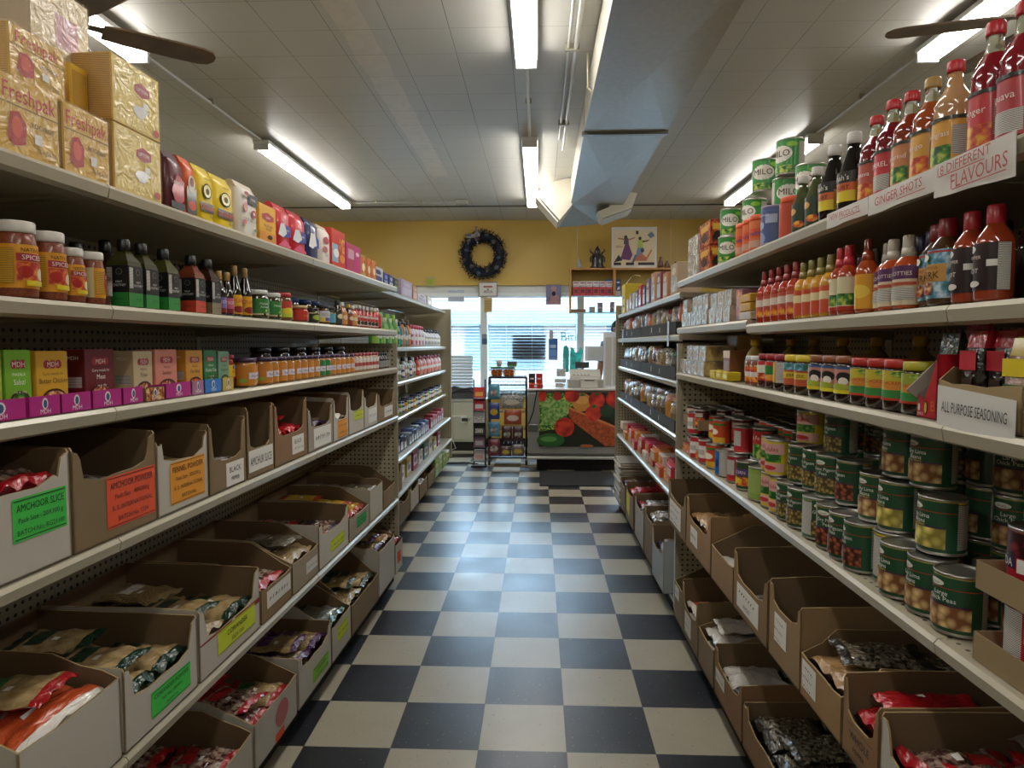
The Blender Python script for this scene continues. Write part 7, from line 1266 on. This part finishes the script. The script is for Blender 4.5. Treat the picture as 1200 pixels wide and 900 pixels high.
# ceiling fans
def fan(r):
    BL = ramp_mat('fan_blade_wood', 'noise', '#5c4630', '#6f5840', 6, .5, .1)
    b = M(); b.lathe([(.05, -.02), (.11, -.01), (.125, .03), (.11, .075), (.05, .09), (.03, .12)], 'gloss:8a7a60', 22); b.build('motor_housing', r)
    b = M(); b.lathe([(.013, .1), (.013, .27), (.06, .28), (.065, .31)], 'satin:a8a090', 14); b.build('down_rod', r)
    for k in range(5):
        b = M(); m_ = Matrix.Rotation(k*2*PI/5, 4, 'Z') @ Matrix.Rotation(math.radians(-7), 4, 'X')
        n = 8; top_ = [(.17, -.055), (.25, -.065), (.45, -.072), (.56, -.07), (.60, -.055), (.62, -.02), (.62, .02), (.60, .055), (.56, .07), (.45, .072), (.25, .065), (.17, .055)]
        b.prism(top_, -.004, .004, BL, 'z'); b.xf(m_); br = b.build('blade', r)
        b = M(); b.prism([(.09, -.015), (.16, -.02), (.22, -.04), (.22, .04), (.16, .02), (.09, .015)], .004, .010, 'satin:4a3c2a', 'z'); b.xf(m_); b.build('blade_arm', br)
f = make('ceiling_fan', fan); place(f, 'ceiling_fan', 'brown-bladed ceiling fan above the stacked tea cartons', 'ceiling fan', (-1.98, 2.80, 2.72), math.radians(40)); 
f = make('ceiling_fan', fan); place(f, 'ceiling_fan', 'ceiling fan above the red-capped syrup bottles', 'ceiling fan', (2.08, 2.90, 2.72), math.radians(165))
# ================= person behind the counter =================
def skin_body(name, verts, edges, radii, m, parent, root=0, sub=2):
    me = bpy.data.meshes.new(name); me.from_pydata(verts, edges, []); o = bpy.data.objects.new(name, me); COL.objects.link(o)
    o.modifiers.new('s', 'SKIN'); sl = me.skin_vertices[0].data
    for i, r_ in enumerate(radii): sl[i].radius = r_ if isinstance(r_, tuple) else (r_, r_)
    for i in range(len(radii)): sl[i].use_root = i == root
    s_ = o.modifiers.new('b', 'SUBSURF'); s_.levels = s_.render_levels = sub
    bpy.context.view_layer.update()
    me2 = bpy.data.meshes.new_from_object(o.evaluated_get(bpy.context.evaluated_depsgraph_get())); bpy.data.objects.remove(o)
    for p_ in me2.polygons: p_.use_smooth = True
    me2.materials.clear(); me2.materials.append(C(m)); o = bpy.data.objects.new(name, me2); COL.objects.link(o); o.parent = parent; return o
P_ = thing('person', 'person with dark hair and grey top standing behind the price list', 'person', (.985, 8.5, 0), math.radians(-20))
V = [(0, 0, .95), (0, 0, 1.12), (0, .0, 1.30), (0, .01, 1.42), (0, -.01, 1.50), (0, -.015, 1.58), (0, -.02, 1.64),
     (.17, .01, 1.39), (.22, .0, 1.15), (.20, -.16, .98), (.18, -.22, .96), (-.17, .01, 1.39), (-.22, .0, 1.15), (-.20, -.16, .98), (-.18, -.22, .96),
     (.09, 0, .88), (.10, 0, .48), (.10, .02, .09), (.11, -.12, .04), (-.09, 0, .88), (-.10, 0, .48), (-.10, .02, .09), (-.11, -.12, .04)]
E = [(0, 1), (1, 2), (2, 3), (3, 4), (4, 5), (5, 6), (3, 7), (7, 8), (8, 9), (9, 10), (3, 11), (11, 12), (12, 13), (13, 14), (0, 15), (15, 16), (16, 17), (17, 18), (0, 19), (19, 20), (20, 21), (21, 22)]
Rr = [(.15, .11), (.14, .10), (.16, .11), (.12, .08), .05, (.075, .085), (.07, .08), .06, .047, .036, .03, .06, .047, .036, .03, .09, .06, .042, .035, .09, .06, .042, .035]
skin_body('body', V, E, Rr, ramp_mat('skin_tone', 'noise', '#7a5238', '#84593e', 8, .5, 0), P_)
Vt = V[:4]+[(0, 0, 1.445)]+[V[7], V[8], V[11], V[12], (0, 0, .86)]; 
skin_body('grey_top', Vt, [(0, 1), (1, 2), (2, 3), (3, 4), (3, 5), (5, 6), (3, 7), (7, 8), (0, 9)], [(.165, .125), (.155, .115), (.175, .125), (.135, .095), .07, .075, .062, .075, .062, (.165, .125)], 'matte:6a7478', P_)
skin_body('trousers', [(0, 0, .92), (.09, 0, .85), (.10, 0, .48), (.10, .02, .12), (-.09, 0, .85), (-.10, 0, .48), (-.10, .02, .12)], [(0, 1), (1, 2), (2, 3), (0, 4), (4, 5), (5, 6)], [(.165, .12), .105, .075, .06, .105, .075, .06], 'matte:1c2026', P_)
h = M(); h.grid(16, 10, lambda u, v: (.098*math.cos(u*2*PI)*math.sin(v*1.9), .025+.108*math.sin(u*2*PI)*math.sin(v*1.9), 1.595+.115*math.cos(v*1.9)), 'matte:120e0d'); h.build('hair', P_, False)
for s_ in (-1, 1):
    for k in range(4):
        b_ = M(); x = s_*.18+(-.03+.02*k); b_.tube([(x, -.22, .965), (x, -.265, .965), (x, -.29, .955), (x+.002, -.305+.004*(k % 3), .94)], [.010, .009, .008, .006], MATS[('skin_tone',)], 7); b_.build('finger', P_)
    b_ = M(); b_.tube([(s_*.15, -.20, .97), (s_*.125, -.235, .965), (s_*.12, -.26, .96)], [.011, .010, .008], MATS[('skin_tone',)], 7); b_.build('thumb', P_)
fc = M()
for s_ in (-1, 1): fc.lathe([(.002, -.006), (.011, 0), (.002, .006)], 'gloss:d8d0c8', 8, cx=s_*.03, cy=-.098); 
fc.xf(Matrix.Translation((0, -.004, 1.60))); fc.build('eyes', P_)
n_ = M(); n_.prism([(-.100, 1.60), (-.128, 1.565), (-.100, 1.555)], -.012, .012, MATS[('skin_tone',)], 'x'); n_.build('nose', P_)
mo = M(); mo.rbox(-.025, .025, -.104, -.090, 1.528, 1.538, 'matte:5a2c28', .003); mo.build('mouth', P_)
# ================= settle the round things so that none cuts into its neighbour =================
ROUND.sort(key=lambda e: (e[1], round(e[3], 2), e[0].location.y))
for it in range(160):
    worst = 0
    for i in range(len(ROUND)):
        o, sd, r, zz = ROUND[i]
        for j in range(i+1, len(ROUND)):
            p, sd2, r2_, z2_ = ROUND[j]
            if sd2 != sd or abs(zz-z2_) > .4: break
            if abs(zz-z2_) > .085: continue
            dx, dy = p.location.x-o.location.x, p.location.y-o.location.y
            if abs(dy) > .1: continue
            m_ = r+r2_+.0032; q = math.hypot(dx, dy)
            if q < m_:
                worst = max(worst, m_-q); k = (m_-q)/2/max(q, 1e-4)
                o.location.x -= dx*k; o.location.y -= dy*k; p.location.x += dx*k; p.location.y += dy*k
    for o, sd, r, zz in ROUND:
        s_ = -1 if sd[0] == 'L' else 1; lim = LIP[sd](o.location.y)+s_*(r+.004)
        if (o.location.x-lim)*s_ < 0: o.location.x = lim
    if worst < .0005: break
# ================= labels: number the look-alikes from the near end =================
ORD = 'first second third fourth fifth sixth seventh eighth ninth tenth eleventh twelfth thirteenth fourteenth fifteenth sixteenth seventeenth eighteenth nineteenth twentieth'.split()
def ordn(n):
    if n < 20: return ORD[n]
    tens = ['twenty', 'thirty', 'forty', 'fifty'][(n+1)//10-2]
    return (tens[:-1]+'ieth') if (n+1) % 10 == 0 else tens+'-'+ORD[(n+1) % 10-1]
_by = {}
for o, d, f in THINGS: _by.setdefault(d, []).append(o)
bpy.context.view_layer.update()
for d, os_ in _by.items():
    if len(os_) == 1: os_[0]['label'] = d; continue
    os_.sort(key=lambda o: o.location.y)
    for i, o in enumerate(os_):
        o['label'] = d+', '+(ordn(i)+' from near end' if len(os_) > 2 else ('the nearer one' if i == 0 else 'the farther one'))
        if 'group' not in o: o['group'] = d
